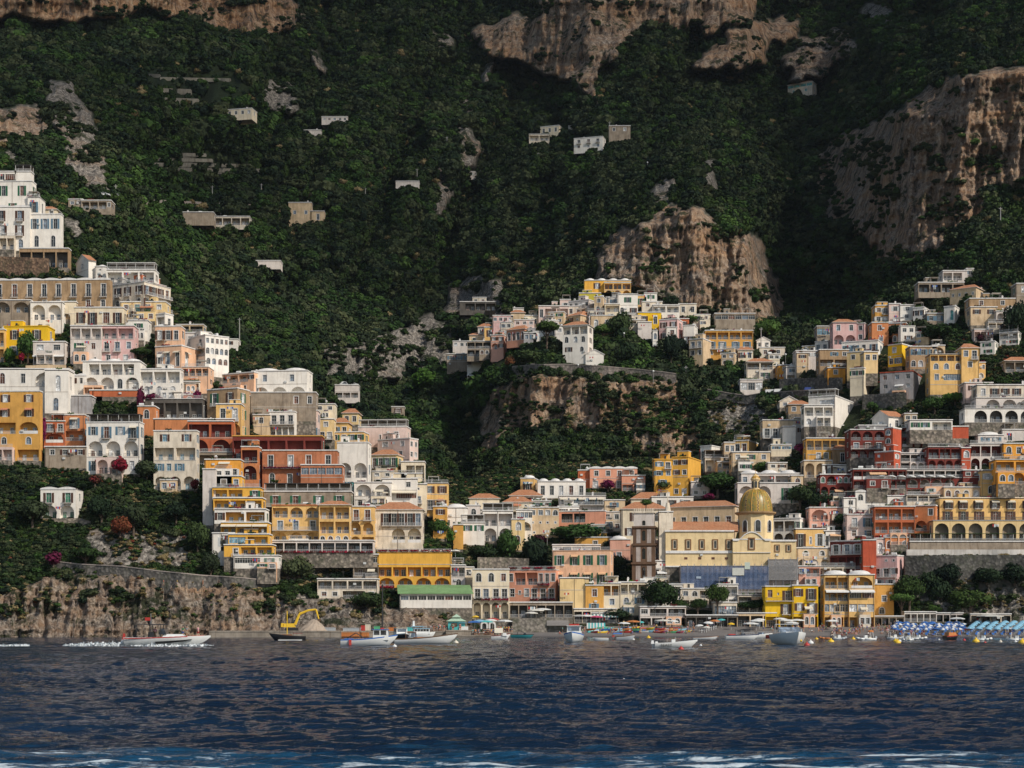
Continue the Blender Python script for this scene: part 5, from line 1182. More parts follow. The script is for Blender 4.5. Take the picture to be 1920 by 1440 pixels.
            for k in range(1, len(pts)-2): ff([(pts[k][0], 0, pts[k][1]), (pts[k+1][0], 0, pts[k+1][1]), (pts[k+1][0], 0, hh), (pts[k][0], 0, hh)])
            for k in range(len(pts)): a, b = pts[k], pts[(k+1) % len(pts)]; ff([(a[0], 0, a[1]), (a[0], 1.2, a[1]), (b[0], 1.2, b[1]), (b[0], 0, b[1])])
            ff([(a, 1.2, b) for a, b in reversed(pts)], 2)
            if i < 3:    # pale panels beside the arch
                for (a, b) in ((pan, l-.45), (r2+.45, ww-pan)):
                    ff([(a, -.04, hh*.08), (b, -.04, hh*.08), (b, -.04, hh*.86), (a, -.04, hh*.86)], 1)
        f([(0, 0, hh), (W2, 0, hh), (W2, S, hh), (0, S, hh)]); f([(W2, S, 0), (0, S, 0), (0, S, hh), (W2, S, hh)])
        face.build('tower_stage', [wm(c_), stucco('tower_panel', (.47,.40,.36), 1.0), glass('dark')], r)
        m = MB(); m.box(-.35, W2+.35, -.35, S+.35, hh-.3, hh+.25, M=M); m.build('cornice', [wm('brownstone' if i < 3 else 'offwhite')], r)
    m = MB(); W2 = 38*px; M = Matrix.Rotation(R(-8), 4, 'Z') @ Matrix.Translation((-W2/2, 0, zz(960)))
    for k in range(10): m.box(W2*k/10+.1, W2*(k+.55)/10+.1, -.2, .3, .25, 1.1, M=M)
    m.build('battlement', [wm('offwhite')], r)
    M0 = Matrix.Rotation(R(-8), 4, 'Z'); m = MB(); m.box(-22*px, 22*px, 0, 7, -6, 0, M=M0); m.build('base', [wm('brownstone')], r)
    occupy(1185, 1230, 952, 1092)
    tree(1211, 953, 26, 20, 'green', 'tuft of green shrub growing on top of the bell tower', D=Dt+2, trunk=.1, z0=True, cat='shrub', name='rooftop_shrub')
def town_spur():
    h = house; d = dict
    h('villa', 'yellow villa with three open arches at the very top of the middle village', 'villa', (1096,1183,526,566,'gold','d4','w1w1/o',0,d(inn='ochre')), (1133,1183,530,558,'yellow','f','.8L3x/A3x',0,d(dd=-2,inn='ochre',clut=False)))
    h('house', 'yellow-green low house below the yellow arched villa', 'house', (1086,1152,550,576,'lime','f','w3',0), (1128,1152,550,578,'cream','f','w1',0))
    h('house', 'long mauve house with row of small windows left of the stone tower', 'house', (1066,1120,562,592,'palegrey','f','w4/o',16,d(th=30)), (1050,1070,562,585,'palepink','f','w1',0))
    h('house', 'small white house with angular gable on the middle slope', 'house', (1140,1190,556,585,'white','f','w2/w1',8))
    h('house', 'white house with green shutters and arched window in the middle village', 'house', (1158,1196,552,592,'white','f','w1e/a1w1',0), (1192,1212,554,576,'yellow','f','w1e',0), (1208,1232,550,578,'white','f','w1e/w1',0))
    h('house', 'white terraced house with green door behind a parasol', 'house', (1224,1274,572,600,'white','f','L2/a1ta1',0,d(dd=-1)))
    h('house', 'bell-shaped ochre stone turret house', 'house', (1114,1136,556,600,'sand','f','w1/a1/a1',6))
    h('house', 'cream house with mint fence among white ones', 'house', (1134,1162,570,600,'cream','f','L1/w1',0))
    h('house', 'beige gabled house with orange tiled roof left of the turret', 'house', (1062,1118,590,606,'sand','t','w1r1',30,d(th=40)))
    h('villa', 'white villa with wide orange roof and flower terrace on the spur', 'villa', (1055,1112,608,682,'white','t','.9L3/a3/.9w1a1/o',10,d(S=8,rail='iron')))
    h('house', 'brown stone house with dark doorway behind the orange-roofed villa', 'house', (1108,1152,592,625,'sand','f','a1W1',0,d(clut=False)))
    h('house', 'yellow ochre strip house under the white terraces', 'house', (1196,1240,586,612,'bright','f','w2',0,d(clut=False)))
    h('house', 'pink house with square windows at the right of the middle village', 'house', (1236,1280,598,638,'pink','f','w2/w1w1',10), (1272,1292,598,620,'brick','f','w1',0))
    h('house', 'tall white cube house with one balcony beside the pink one', 'house', (1280,1308,610,650,'white','f','.5o/d1w1',6))
    h('house', 'small white two-window house below the pink one', 'house', (1250,1270,614,648,'white','f','d1/w1',0))
    h('house', 'plain grey rendered wall house with green awning', 'house', (1196,1222,604,636,'palegrey','f','o',0,d(clut=False)), (1224,1233,620,660,'white','f','a1/a1',0))
    h('house', 'white flat house under the cliff with small windows', 'house', (1272,1306,570,590,'offwhite','f','w2',0))
    h('house', 'grey veranda house at the foot of the big cliff', 'house', (1340,1416,588,616,'stone','f','g6/o',0,d(inn='stone')))
    h('house', 'beige four-window house on the right edge of the middle village', 'house', (1292,1352,635,686,'sand','f','d2w0/w2/o',34,d(th=28,side='o1w1/o/o')))
    h('hotel', 'ochre hotel with three doors rows and an arched base', 'hotel', (1322,1412,620,668,'ochre','f','.9L4/D4/.7a4',0,d(inn='ochre')))
    h('house', 'tiny white house with two arched windows right of the ochre hotel', 'house', (1419,1444,638,654,'white','g','w2',0))
    h('house', 'low house with scarlet creeper wall', 'house', (1424,1472,652,668,'offwhite','f','w2',0,d(clut=False)))
    # left flank of the spur
    h('house', 'white gabled house highest on the left arm of the spur', 'house', (962,982,578,592,'white','f','w1',0))
    h('house', 'long grey-pink house with six small windows on the left arm', 'house', (924,962,592,618,'pink','f','w4/o',0,d(S=5)), (958,984,586,618,'sand','t','o/w2',0))
    h('house', 'cream cube house with a white awning on the left arm', 'house', (984,1010,592,612,'cream','f','w2v',0))
    h('house', 'mauve house with dark loggia right of the cream cube', 'house', (1010,1066,574,600,'palepink','f','w1L2',0))
    h('house', 'rose house with arched reliefs and orange gabled roof', 'house', (950,1004,616,640,'coral','t','a4',20,d(th=30)))
    h('house', 'salmon house with white loggia below the rose house', 'house', (920,952,628,668,'salmon','f','w1w1/A1w1/o',8))
    h('house', 'ochre annex left of the salmon house', 'house', (908,932,614,636,'yellow','f','w1',0))
    h('house', 'orange-roofed low house on the left arm', 'house', (880,918,628,650,'sand','t','w2',0))
    h('house', 'grey-white house at the left tip of the spur village', 'house', (849,882,640,664,'palegrey','f','w3/o',0))
    h('house', 'dark brown balcony house with violet creeper', 'house', (876,920,640,668,'stone','f','L3/L3',0,d(inn='darkstone')))
    h('house', 'shaded grey terrace house at the spur foot', 'house', (838,884,664,692,'stone','f','w3/o',0))
    h('wall', 'white stepped garden wall running down the spur', 'wall', (953,982,628,650,'white','f','o',0,d(clut=False,S=2)), (922,954,660,678,'white','f','o',0,d(clut=False,S=2)), (884,906,672,690,'white','f','o',0,d(clut=False,S=2)), (876,884,686,708,'white','f','o',0,d(clut=False,S=2)))
    h('house', 'grey and white house half hidden beneath the umbrella pine', 'house', (982,1006,624,640,'grey','f','w2',0), (1000,1022,622,640,'white','f','o',0))
    h('house', 'white cottage left of the orange-roofed villa', 'house', (1040,1058,612,640,'white','f','w1/o',0))
    h('house', 'white tent-roofed house right above the curved road', 'house', (1098,1132,664,682,'white','g','o',0))
    h('house', 'small stone house ruin in the gorge rock left of the spur', 'house', (886,912,558,572,'offwhite','f','w2',0,d(clut=False)))
def town_right():
    h = house; d = dict
    h('villa', 'grey-white villa with two wide loggias high on the right slope', 'villa', (1768,1814,508,526,'palegrey','f','L2o1',0), (1812,1826,504,518,'palegrey','f','w1',0))
    h('house', 'long canopy house under the grey-white villa', 'house', (1722,1808,530,548,'stone','f','L4x',0,d(inn='darkstone')))
    h('house', 'tan farmhouse with long tiled roof high on the right', 'house', (1781,1854,538,560,'sand','t','r4',24,d(th=34)))
    h('house', 'white chapel-like house with a bright blue arched door', 'house', (1770,1804,574,604,'white','f','o1a1t',14,d(th=30,side='w1')))
    h('house', 'tan wide house with flat roof right of the blue door', 'house', (1818,1904,560,592,'tan','f','w2/w3',0,d()), (1820,1870,576,610,'sand','f','w2/o',0))
    h('house', 'white arcaded terrace house near the right edge', 'house', (1868,1912,584,606,'palegrey','f','A2w1',0))
    h('house', 'stone ruin tower at the right edge', 'ruin', (1906,1936,532,575,'stone','f','w1/o',0,d(clut=False)))
    h('house', 'yellow ochre tall house with iron balcony on the right ridge', 'house', (1641,1668,573,606,'ochre','f','w1d1/w2',0,d(rail='iron')))
    h('house', 'white house with pale pink top beside the yellow ochre one', 'house', (1667,1690,570,606,'palepink','f','w1/a1',0), (1688,1716,572,600,'white','f','w1/w1',0))
    h('house', 'white single-window house at the end of the ridge row', 'house', (1712,1742,576,596,'white','f','w1w1',10))
    h('house', 'orange house with a dark round arch on its right', 'house', (1635,1666,605,645,'orange','f','w1/w1',0), (1662,1704,605,645,'orange','f','d1w1/A1w0',6,d(dd=1)))
    h('villa', 'pink villa with rosy gable and arched lower windows', 'villa', (1562,1606,604,646,'pink','t','w1w1/A2x',0), (1592,1637,606,640,'pink','f','w1w1/w2',16,d(th=26)))
    h('house', 'dark glazed pavilion left of the pink villa', 'house', (1532,1564,612,632,'stone','f','g3',0,d(gl='blue',clut=False)))
    h('house', 'long white house with small windows under the pink villa', 'house', (1578,1670,638,664,'white','f','w1w1w1w1',24,d(th=24,side='w2')))
    h('house', 'yellow house with white chimney in the right cluster', 'house', (1504,1542,648,662,'paleyellow','f','w2',12), )
    h('house', 'grey-white house with double window in the right cluster', 'house', (1492,1538,658,700,'palegrey','f','w1w2/o/o',0), (1494,1516,662,700,'sand','f','w1/o/o',0,d(dd=-1)))
    h('house', 'tan flat house with dark awning in the right cluster', 'house', (1536,1592,656,702,'tan','f','o1w2/L2/o',0,d(aw='cream')))
    h('house', 'orange house with white curved stair', 'house', (1552,1585,690,722,'amber','f','w1/o',0))
    h('house', 'butter-yellow stepped house with blue window', 'house', (1588,1644,658,712,'paleyellow','f','w1w1/o1w1/o',10))
    h('house', 'tall plain cream house stepping down to the road', 'house', (1594,1646,690,742,'cream','f','w1w1/o/o',26,d(th=26,side='o/o/o')), (1620,1646,660,700,'paleyellow','f','w2/o',0,d(dd=2)))
    h('house', 'white house with cream fascia over a shaded ground floor at the bend of the road', 'house', (1400,1450,678,712,'offwhite','t','.8L2/o',0,d(inn='stone')), (1388,1430,712,736,'palegrey','f','g3',0))
    h('house', 'small orange cube house above the road', 'house', (1459,1482,685,712,'amber','f','w1/o',0), (1444,1462,686,706,'sand','f','w1',0))
    h('house', 'bright yellow gabled house with black shutters', 'house', (1665,1715,645,686,'bright','f','w1/w1w1',24,d(th=40,side='.9w1k/w1k')))
    h('house', 'tan house with arched lower windows between two yellow houses', 'house', (1706,1758,650,692,'tan','f','w3/a4',0), (1748,1772,648,690,'sand','f','A1x/o',0))
    h('villa', 'large yellow tower villa with orange hip roof and white balcony', 'villa', (1803,1836,652,740,'yellow','t','.9w1d1/.8w1/.9o/o',0,d(S=8)), (1744,1806,664,740,'yellow','r','.6L4/.9a3/w1g1/o',0,d(dd=1,rail='iron')), (1832,1848,680,712,'yellow','f','o1w1/a1',0))
    h('house', 'grey scaffolded house with flat red roof', 'house', (1650,1740,696,748,'grey','f','w3/.9w3/o',28,d(th=24,cap='red',gl='dark',trim=False)))
    h('house', 'small roofed balcony house half in bushes at the far right', 'house', (1884,1940,676,698,'stone','t','L3',0))
    h('hotel', 'white terrace hotel with two rows of arches at the right edge', 'hotel', (1809,1862,718,756,'palepink','f','w1kw1k/o',0,d(S=8)), (1832,1940,722,748,'offwhite','f','w1d1w1w1d1',0,d(dd=-1)), (1830,1940,746,768,'palegrey','r','o1A3',0,d(dd=-3)), (1809,1940,766,792,'white','r','.9o1A4',0,d(dd=-5,inn='darkstone')))
    h('house', 'white modern villa with glass balustrade terraces', 'villa', (1516,1616,742,800,'white','p2','o1g1/w1o1',50,d(th=28,perg='white',side='W1/o')), (1508,1562,760,800,'white','f','L3/a3',0,d(dd=-2)))
    h('house', 'tan flat house with four dark doors left of the modern villa', 'house', (1430,1492,788,822,'sand','f','.4o/D4',0), (1490,1518,784,806,'cream','f','o',0,d(clut=False)))
    h('house', 'tall blank white wall house with magenta creeper', 'house', (1468,1492,800,842,'white','f','o',0,d(clut=False)), (1488,1582,798,832,'palegrey','f','w1w1w1/o',0,d(dd=2)))
    h('house', 'tiny white houses with domed roofs beside the trees', 'house', (1462,1498,752,764,'offwhite','g','w2',0))
    h('house', 'brown-roofed low house left of the modern villa', 'house', (1478,1520,758,776,'tan','t','w2',0))
    h('house', 'yellow square house with solar panel roof', 'house', (1376,1430,826,850,'yellow','f','d2',27,d(th=24,side='o')), (1382,1406,818,828,'palegrey','f','o',0))
    h('house', 'beige block beneath the yellow square house', 'house', (1372,1444,848,884,'sand','f','w1w1w1/A1w1',0,d()), (1358,1378,830,852,'sand','f','w2',0))
    h('house', 'white arch-windowed house left of the beige block', 'house', (1313,1350,836,868,'white','f','w1a1',16,d(th=34)))
    h('restaurant', 'white terraced restaurant under reed shades', 'restaurant', (1322,1374,858,884,'offwhite','p3','L3',0,d(perg='reed')))
    h('house', 'pale house with long colonnade above ochre floor', 'house', (1512,1586,822,866,'ochre','f','L5/o1w2L1',0,d(inn='sand')))
    h('house', 'brown annex with orange roof right of the colonnade house', 'house', (1562,1596,842,872,'tan','t','w1',0))
    h('house', 'beige house with tall arches and white terrace under the colonnade house', 'house', (1508,1560,864,896,'sand','f','A2w1',0), (1542,1588,872,896,'white','f','A1',0))
    h('villa', 'white villa behind the dome with arcaded ground floor', 'villa', (1390,1500,888,910,'palegrey','d3','w1w1L2o1',0), (1383,1500,906,944,'palegrey','f','A2o1w1d1',0,d(dd=-2,clut=False)), (1484,1506,892,930,'sand','f','a1/w1',0))
    # the big red hotel: shade put into its walls as maroon, sunlight as red
    root = h('hotel', 'sprawling red hotel, shade painted in as maroon, sunlight as vermilion, white-rimmed arches on many terraces', 'hotel',
      (1594,1660,806,858,'maroon','f','1.1A3/.9D3/.9A4',0,d(S=9,inn='maroon')), (1658,1690,802,850,'red','f','a1/a1/o',16,d(th=40,dd=-1,side='o/o/o')),
      (1690,1782,802,838,'maroon','r','L1A3/A4y',0,d(inn='maroon',gl='green')), (1706,1786,788,806,'white','f','w1ew1eL1',0,d(dd=4)), (1782,1816,800,822,'red','f','o',0,d(clut=False)),
      (1640,1688,846,882,'red','f','o/1.2a1',12,d(th=40,dd=-4)), (1688,1745,850,882,'palegrey','f','.9L3/L3',0,d(inn='darkstone')),
      (1740,1804,838,882,'maroon','r','L3/A4x',0,d(dd=-2,gl='greyblue')), (1803,1820,840,886,'red','f','a1/o',0,d(dd=-3)), (1819,1878,832,880,'palegrey','r','L3/A3x',0,d(dd=-1,inn='maroon')),
      (1600,1700,880,916,'maroon','f','L6y/.9L5',0,d(dd=-6,inn='maroon')), (1700,1838,896,928,'maroon','r','A4A2y/.7L5',0,d(dd=-6,inn='palegrey',gl='green',S=8)), (1538,1602,890,950,'maroon','f','a1A1a3/1.1A4/A4',0,d(dd=-2,inn='maroon',gl='green')), (1806,1840,882,908,'maroon','f','w2/o',0,d(dd=-7)))
    root2 = h('restaurant', 'restaurant terrace with white parasols along the maroon hotel', 'terrace', (1624,1812,880,897,'palegrey','r','o1L9x',0,d(inn='darkstone',clut=False,S=4)))
    h('house', 'white gabled house behind the maroon hotel', 'house', (1635,1696,780,806,'white','g','r1',30,d(th=62)), (1610,1664,798,812,'grey','f','o',0))
    h('house', 'small beige houses with red shutters behind the maroon hotel', 'house', (1696,1720,776,790,'sand','f','w2',0))
    h('hotel', 'orange-ochre house with arched tower top at the right edge', 'hotel', (1882,1940,832,876,'amber','f','a1w1w1/.8w2',0,d(rail='iron')), (1866,1940,862,908,'amber','r','L2/1.2A2w1',0,d(dd=-4,inn='ochre')), (1840,1940,882,930,'yellow','f','.9w1A1w1/a1w1W1',0,d(dd=0)))
    h('house', 'long white barrel-vaulted roof building above the orange-ochre house', 'house', (1834,1882,816,832,'palegrey','d1','w2',0), (1880,1940,806,832,'palegrey','f','w2',0,d(dd=1)))
    h('terrace', 'vine-shaded terrace with yellow columns over the retaining wall', 'terrace', (1706,1940,1016,1038,'stone','p9','o',0,d(perg='vine',clut=False,S=5,inn='darkstone')))
def far_houses():
    h = house; d = dict; G = None
    h('house', 'small white farmhouse on the upper left terraces', 'house', (425,482,203,216,'cream','f','w4',10))
    h('house', 'long low white house high in the middle of the forest', 'house', (603,652,219,227,'palegrey','f','w5',0))
    h('house', 'small grey shed below the long low white house', 'shed', (570,602,244,251,'palegrey','f','o',0))
    h('house', 'stone cottage beside the road on the left slope', 'house', (128,155,374,386,'stone','f','w2',0), (152,208,376,392,'stone','f','L3w1',0))
    h('house', 'white terrace house by the retaining walls on the left slope', 'house', (400,468,406,422,'offwhite','f','L4',0,d(inn='stone')))
    h('house', 'two-storey ochre stone house alone on the left slope', 'house', (541,584,380,419,'sand','f','.8o/w2/o',0), (582,608,396,416,'sand','f','w1',0))
    h('house', 'pale house half hidden on the left slope below the stone walls', 'house', (343,400,398,414,'stone','f','o',0))
    h('house', 'white two-storey house with six windows in the mid hamlet', 'house', (1076,1136,256,277,'white','f','d3/w3',6))
    h('house', 'cream house with flat overhanging roof, upper left in the mid hamlet', 'house', (1013,1056,235,249,'cream','f','w3',8))
    h('house', 'low house with pale canopy, left in the mid hamlet', 'house', (992,1030,252,264,'offwhite','f','L2',0))
    h('house', 'small grey house, rightmost in the mid hamlet', 'house', (1142,1182,236,262,'stone','f','w2/o',0))
    h('shed', 'tiny white shed in the mid hamlet', 'shed', (1066,1080,236,242,'white','f','o',0))
    h('house', 'white house with green-shuttered upper floor below the high right crag', 'house', (1477,1531,152,171,'offwhite','t','g4/w2',8,d(gl='teal')))
    h('house', 'white roof pavilion on the forest knoll left of centre', 'shed', (742,786,340,346,'palegrey','f','o',0,d(clut=False)))
    h('house', 'white hut under the rock pinnacle in the forest', 'shed', (872,900,322,330,'palegrey','f','w1',0,d(clut=False)))
    h('house', 'pale flat roofed hut in the dark wood above the left town', 'shed', (480,526,489,496,'palegrey','f','o',0,d(clut=False)))
    h('house', 'white carport house on the road across the gorge', 'house', (628,672,722,746,'palegrey','f','o/L3',0,d(clut=False)))
    h('house', 'stone hut with a black doorway in the gorge', 'shed', (734,758,763,774,'stone','f','d1',0,d(clut=False)))
    h('house', 'small white-roofed shack in the woods right of the corner house', 'shed', (414,446,636,650,'white','f','w1',0,d(clut=False)))
    h('house', 'low stone house with roof canopy above the gorge rocks', 'house', (862,930,566,582,'darkstone','f','o1L3x',0,d(inn='darkstone',clut=False)))
def infill():
    d = dict; h = house
    L = [
     (1018,1048,601,628,'palegrey','f','w2/L2','mauve-grey house half behind the umbrella pine'),(1028,1064,585,606,'sand','f','w2/w2','sand-coloured house above the mauve-grey one by the umbrella pine'),
     (1102,1134,583,604,'white','r','d2/w2','small white terrace house left of the turret'),(1160,1198,588,610,'white','f','w1L1/L2','white house with terraces below the green-shuttered one'),
     (1204,1242,566,590,'offwhite','f','w2/o','off-white house right of the tall green-shuttered house'),(964,1002,600,622,'palepink','f','w3/w2','dusty pink house above the rose house'),
     (1296,1332,590,612,'offwhite','f','w2/o','low off-white house under the trees by the cliff foot'),(1352,1384,662,684,'sand','f','w2/a2','sand house with arches right of the beige four-window house'),
     (938,966,604,630,'offwhite','f','w2/w2','off-white narrow house left of the dusty pink one'),(896,926,612,632,'palegrey','t','w2','grey house with tiled roof near the left tip of the spur'),
     (1178,1210,600,622,'offwhite','f','L2/o','shaded veranda house on the ivy rock'),(1064,1096,574,592,'offwhite','f','w2','little off-white house under the long mauve one'),
     (1528,1560,640,660,'white','f','w2','white square house between the pavilion and the yellow house'),(1560,1602,662,692,'paleyellow','f','w1d1/w2','pale yellow house left of the butter-yellow stepped house'),
     (1474,1502,688,714,'palegrey','f','w1/L1','grey-white house right of the orange cube house'),(1436,1462,664,686,'cream','f','w2/o','cream house below the scarlet creeper house'),
     (1684,1716,612,640,'white','f','w2/w1','white house right of the dark round arch'),(1738,1768,588,606,'stone','f','w2','grey stone house left of the blue-doored chapel house'),
     (1848,1884,604,626,'offwhite','r','L2/o','off-white terrace house below the tan wide house'),(1874,1916,622,646,'white','p2','L2/w2','white terrace house with pergola near the right edge'),
     (1822,1862,618,640,'palepink','f','L3','pale pink loggia house under the parasol terrace'),(1838,1872,640,664,'white','f','w1/w1','white two-storey house right of the orange hip roof'),
     (1716,1748,622,646,'sand','f','w2/o','sand house in the gardens below the ridge row'),(1600,1640,664,690,'coral','t','w1','red-tiled small house behind the butter-yellow one'),
     (1384,1412,656,676,'cream','t','w2','cream tiled cottage right of the ochre hotel'),(1000,1034,940,962,'offwhite','f','w2/o','off-white cottage under the brown tiled pavilion'),
     (1340,1374,866,892,'sand','f','w1L1/w2','sand house under the reed-shaded restaurant'),(1440,1476,868,892,'offwhite','f','w2/a2','off-white arched house below the magenta creeper arch'),
     (1446,1484,834,856,'cream','f','w2/o','cream house left of the magenta creeper arch'),(1296,1330,904,930,'palegrey','f','w1/w2','grey cottage behind the wide green tree'),
     (84,128,716,750,'palegrey','r','w2/w2','grey-white house squeezed beside the broad white house'),(344,374,716,748,'offwhite','f','L1/w2','off-white annex with a loggia right of the glazed villa'),
     (428,474,742,776,'sand','f','w2/L2','sand house between the brown stone house and the ruin'),(536,572,752,778,'offwhite','p2','w2','small white house on the ruin terrace'),
     (590,628,758,786,'cream','f','w2/o','cream house on the rim above the arched-balcony yellow house'),(642,678,774,796,'paleyellow','t','w2','pale yellow house with orange tiles at the gorge rim'),
     (656,704,818,846,'sand','r','w2/L2','sand terrace house left of the pale pink villa'),(698,742,884,908,'offwhite','f','w2/w2','off-white house behind the yellow awning house'),
     (344,372,740,770,'brick','f','a1/w1','red-orange annex right of the long orange wall'),(300,336,900,922,'sand','f','w2','sand basement house under the rust-stained one'),
     (1130,1170,960,996,'offwhite','f','w2/w2','off-white house left of the long palace front'),(1100,1140,984,1008,'cream','f','w2/o','cream cottage above the ochre rooftop rooms'),
     (940,972,1000,1026,'offwhite','f','a2/w1','off-white arched cottage left of the butter-yellow tower house'),(1500,1540,1038,1066,'palegrey','f','A2/o','grey arcade fragment right of the scaffolding'),
     (1560,1600,952,976,'offwhite','f','w2/w1','off-white house between salmon and scalloped houses'),(1700,1762,928,952,'offwhite','r','L3/o','off-white loggia row under the maroon arcade'),
     (1770,1838,914,936,'sand','f','a4','sand arcade directly behind the large golden hotel'),(1596,1640,1020,1044,'coral','f','w2/o','coral house tucked beside the vermilion flank')]
    for x0, x1, yt, yb, c, rf, rows, lab in L: h('house', lab, 'house', (x0, x1, yt, yb, c, rf, rows, RS.choice((0, 0, 5, -5, 7)), d(inn=c if RS.random() < .6 else 'stone')))
def lamps():
    for u, v, lab in [(1170,632,'on the ivy rock of the spur'),(1473,672,'above the scarlet creeper house'),(1620,1052,'beside the pink house under the retaining wall'),(900,1040,'in the vine garden'),(1026,1016,'below the beige house'),(1735,588,'right of the ridge row'),(1828,700,'by the yellow tower villa'),(660,728,'on the gorge road'),(1498,1078,'beside the scaffolding'),(912,570,'above the gorge rocks'),(1214,308,'alone in the dark forest'),(855,726,'at the spur foot'),(1084,692,'on the curved road viaduct'),(1225,704,'at the right end of the viaduct')]:
        D = float(TDat(u, v+10))-3; m = MB(); m.tube((0, 0, -2), (0, 0, 3.4), .06, n=6); r = thing('street_lamp', 'white globe street lamp '+lab, 'street lamp', P(u, v+10, D), 0, 'globe street lamps'); m.build('post', [plain('pole_concrete', (.40,.38,.36))], r)
        m = MB(); m.lathe((0, 0, 3.7), [(.01, -.4), (.3, -.25), (.4, 0), (.3, .25), (.01, .4)], 12); m.build('lamp_globe', [plain('lamp_white', (.8,.8,.78))], r, True)
# ------------------------------------------------------------------ trees and plants that can be told apart
def tree(u, vb, wpx, hpx, kind, label, D=None, trunk=.35, z0=False, cat='tree', name=None, shape='round', lean=0, dd=-1.5):
    """a tree whose crown is wpx wide; whole height hpx; vb is the row of its foot"""
    if D is None: D = float(TDat(u, vb))+dd
    w = wpx*D/F; H = hpx*D/F; seed = RS.randrange(6)
    nm = name or dict(umbrella='umbrella_pine', pine='pine_tree', bush='bush').get(shape, 'tree')
    r = thing(nm, label, cat, P(u, vb, D))
    big = wpx > 34
    if shape in ('umbrella', 'flat'):
        ch = H*.38 if shape == 'umbrella' else H*.6; n = 1100 if big else 520
        me = crown_proto(kind, 50+seed % 3, n=n, lumps=16, leaf=.075 if big else .1, shape=(1, 1, .42)); sc_ = (w/2*1.0, w/2*1.0, ch/.84*1.0)
        cz = H-ch*.5
    elif shape == 'pine':
        me = crown_proto(kind, 60+seed % 4, n=2600, lumps=24, leaf=.058, core=.6, shape=(1, 1, .8)); ch = H*(1-trunk); sc_ = (w/2, w/2, ch/1.5); cz = H-ch*.52
    elif name == 'bougainvillea':
        me = crown_proto(kind, 90+seed, n=420, lumps=6, leaf=.12, core=.5, shape=(1, .6, .9)); ch = H; sc_ = (w/2, w/2, ch/1.7); cz = H-ch*.5
    else:
        me = crown_proto(kind, 70+seed, core=.62, n=1700 if big else 520, lumps=14 if big else 9, leaf=.075 if big else .1); ch = H*(1-trunk); sc_ = (w/2, w/2, ch/1.7); cz = H-ch*.5
    if shape == 'bush': cz = H*.36; sc_ = (w/2, w/2, H*.78)
    lx = lean*D/F
    c = link('crown', me, r); c.location = (lx, 0, cz); c.scale = sc_; c.rotation_euler[2] = RS.uniform(0, 6)
    m = MB(); t = max(.12, w*.035); top = Vector((lx, 0, cz+ch*.15)); k1 = Vector((lx*.4+w*.01, 0, H*trunk*.6))
    m.tube((0, 0, -1.2), k1, t*1.3, t, 8); m.tube(k1, top, t, t*.45, 8)
    for k in range(6 if wpx > 22 else 3):
        a = 2.4*k+seed; st = k1.lerp(top, .25+.1*(k % 4)); rr = w*.36
        m.tube(st, (lx+rr*math.cos(a), rr*math.sin(a), cz+ch*(.06+.1*math.sin(k*2.))), t*.5, t*.18, 6)
    m.build('trunk', [plain('bark', (.10,.07,.05), .9)], r)
    return r
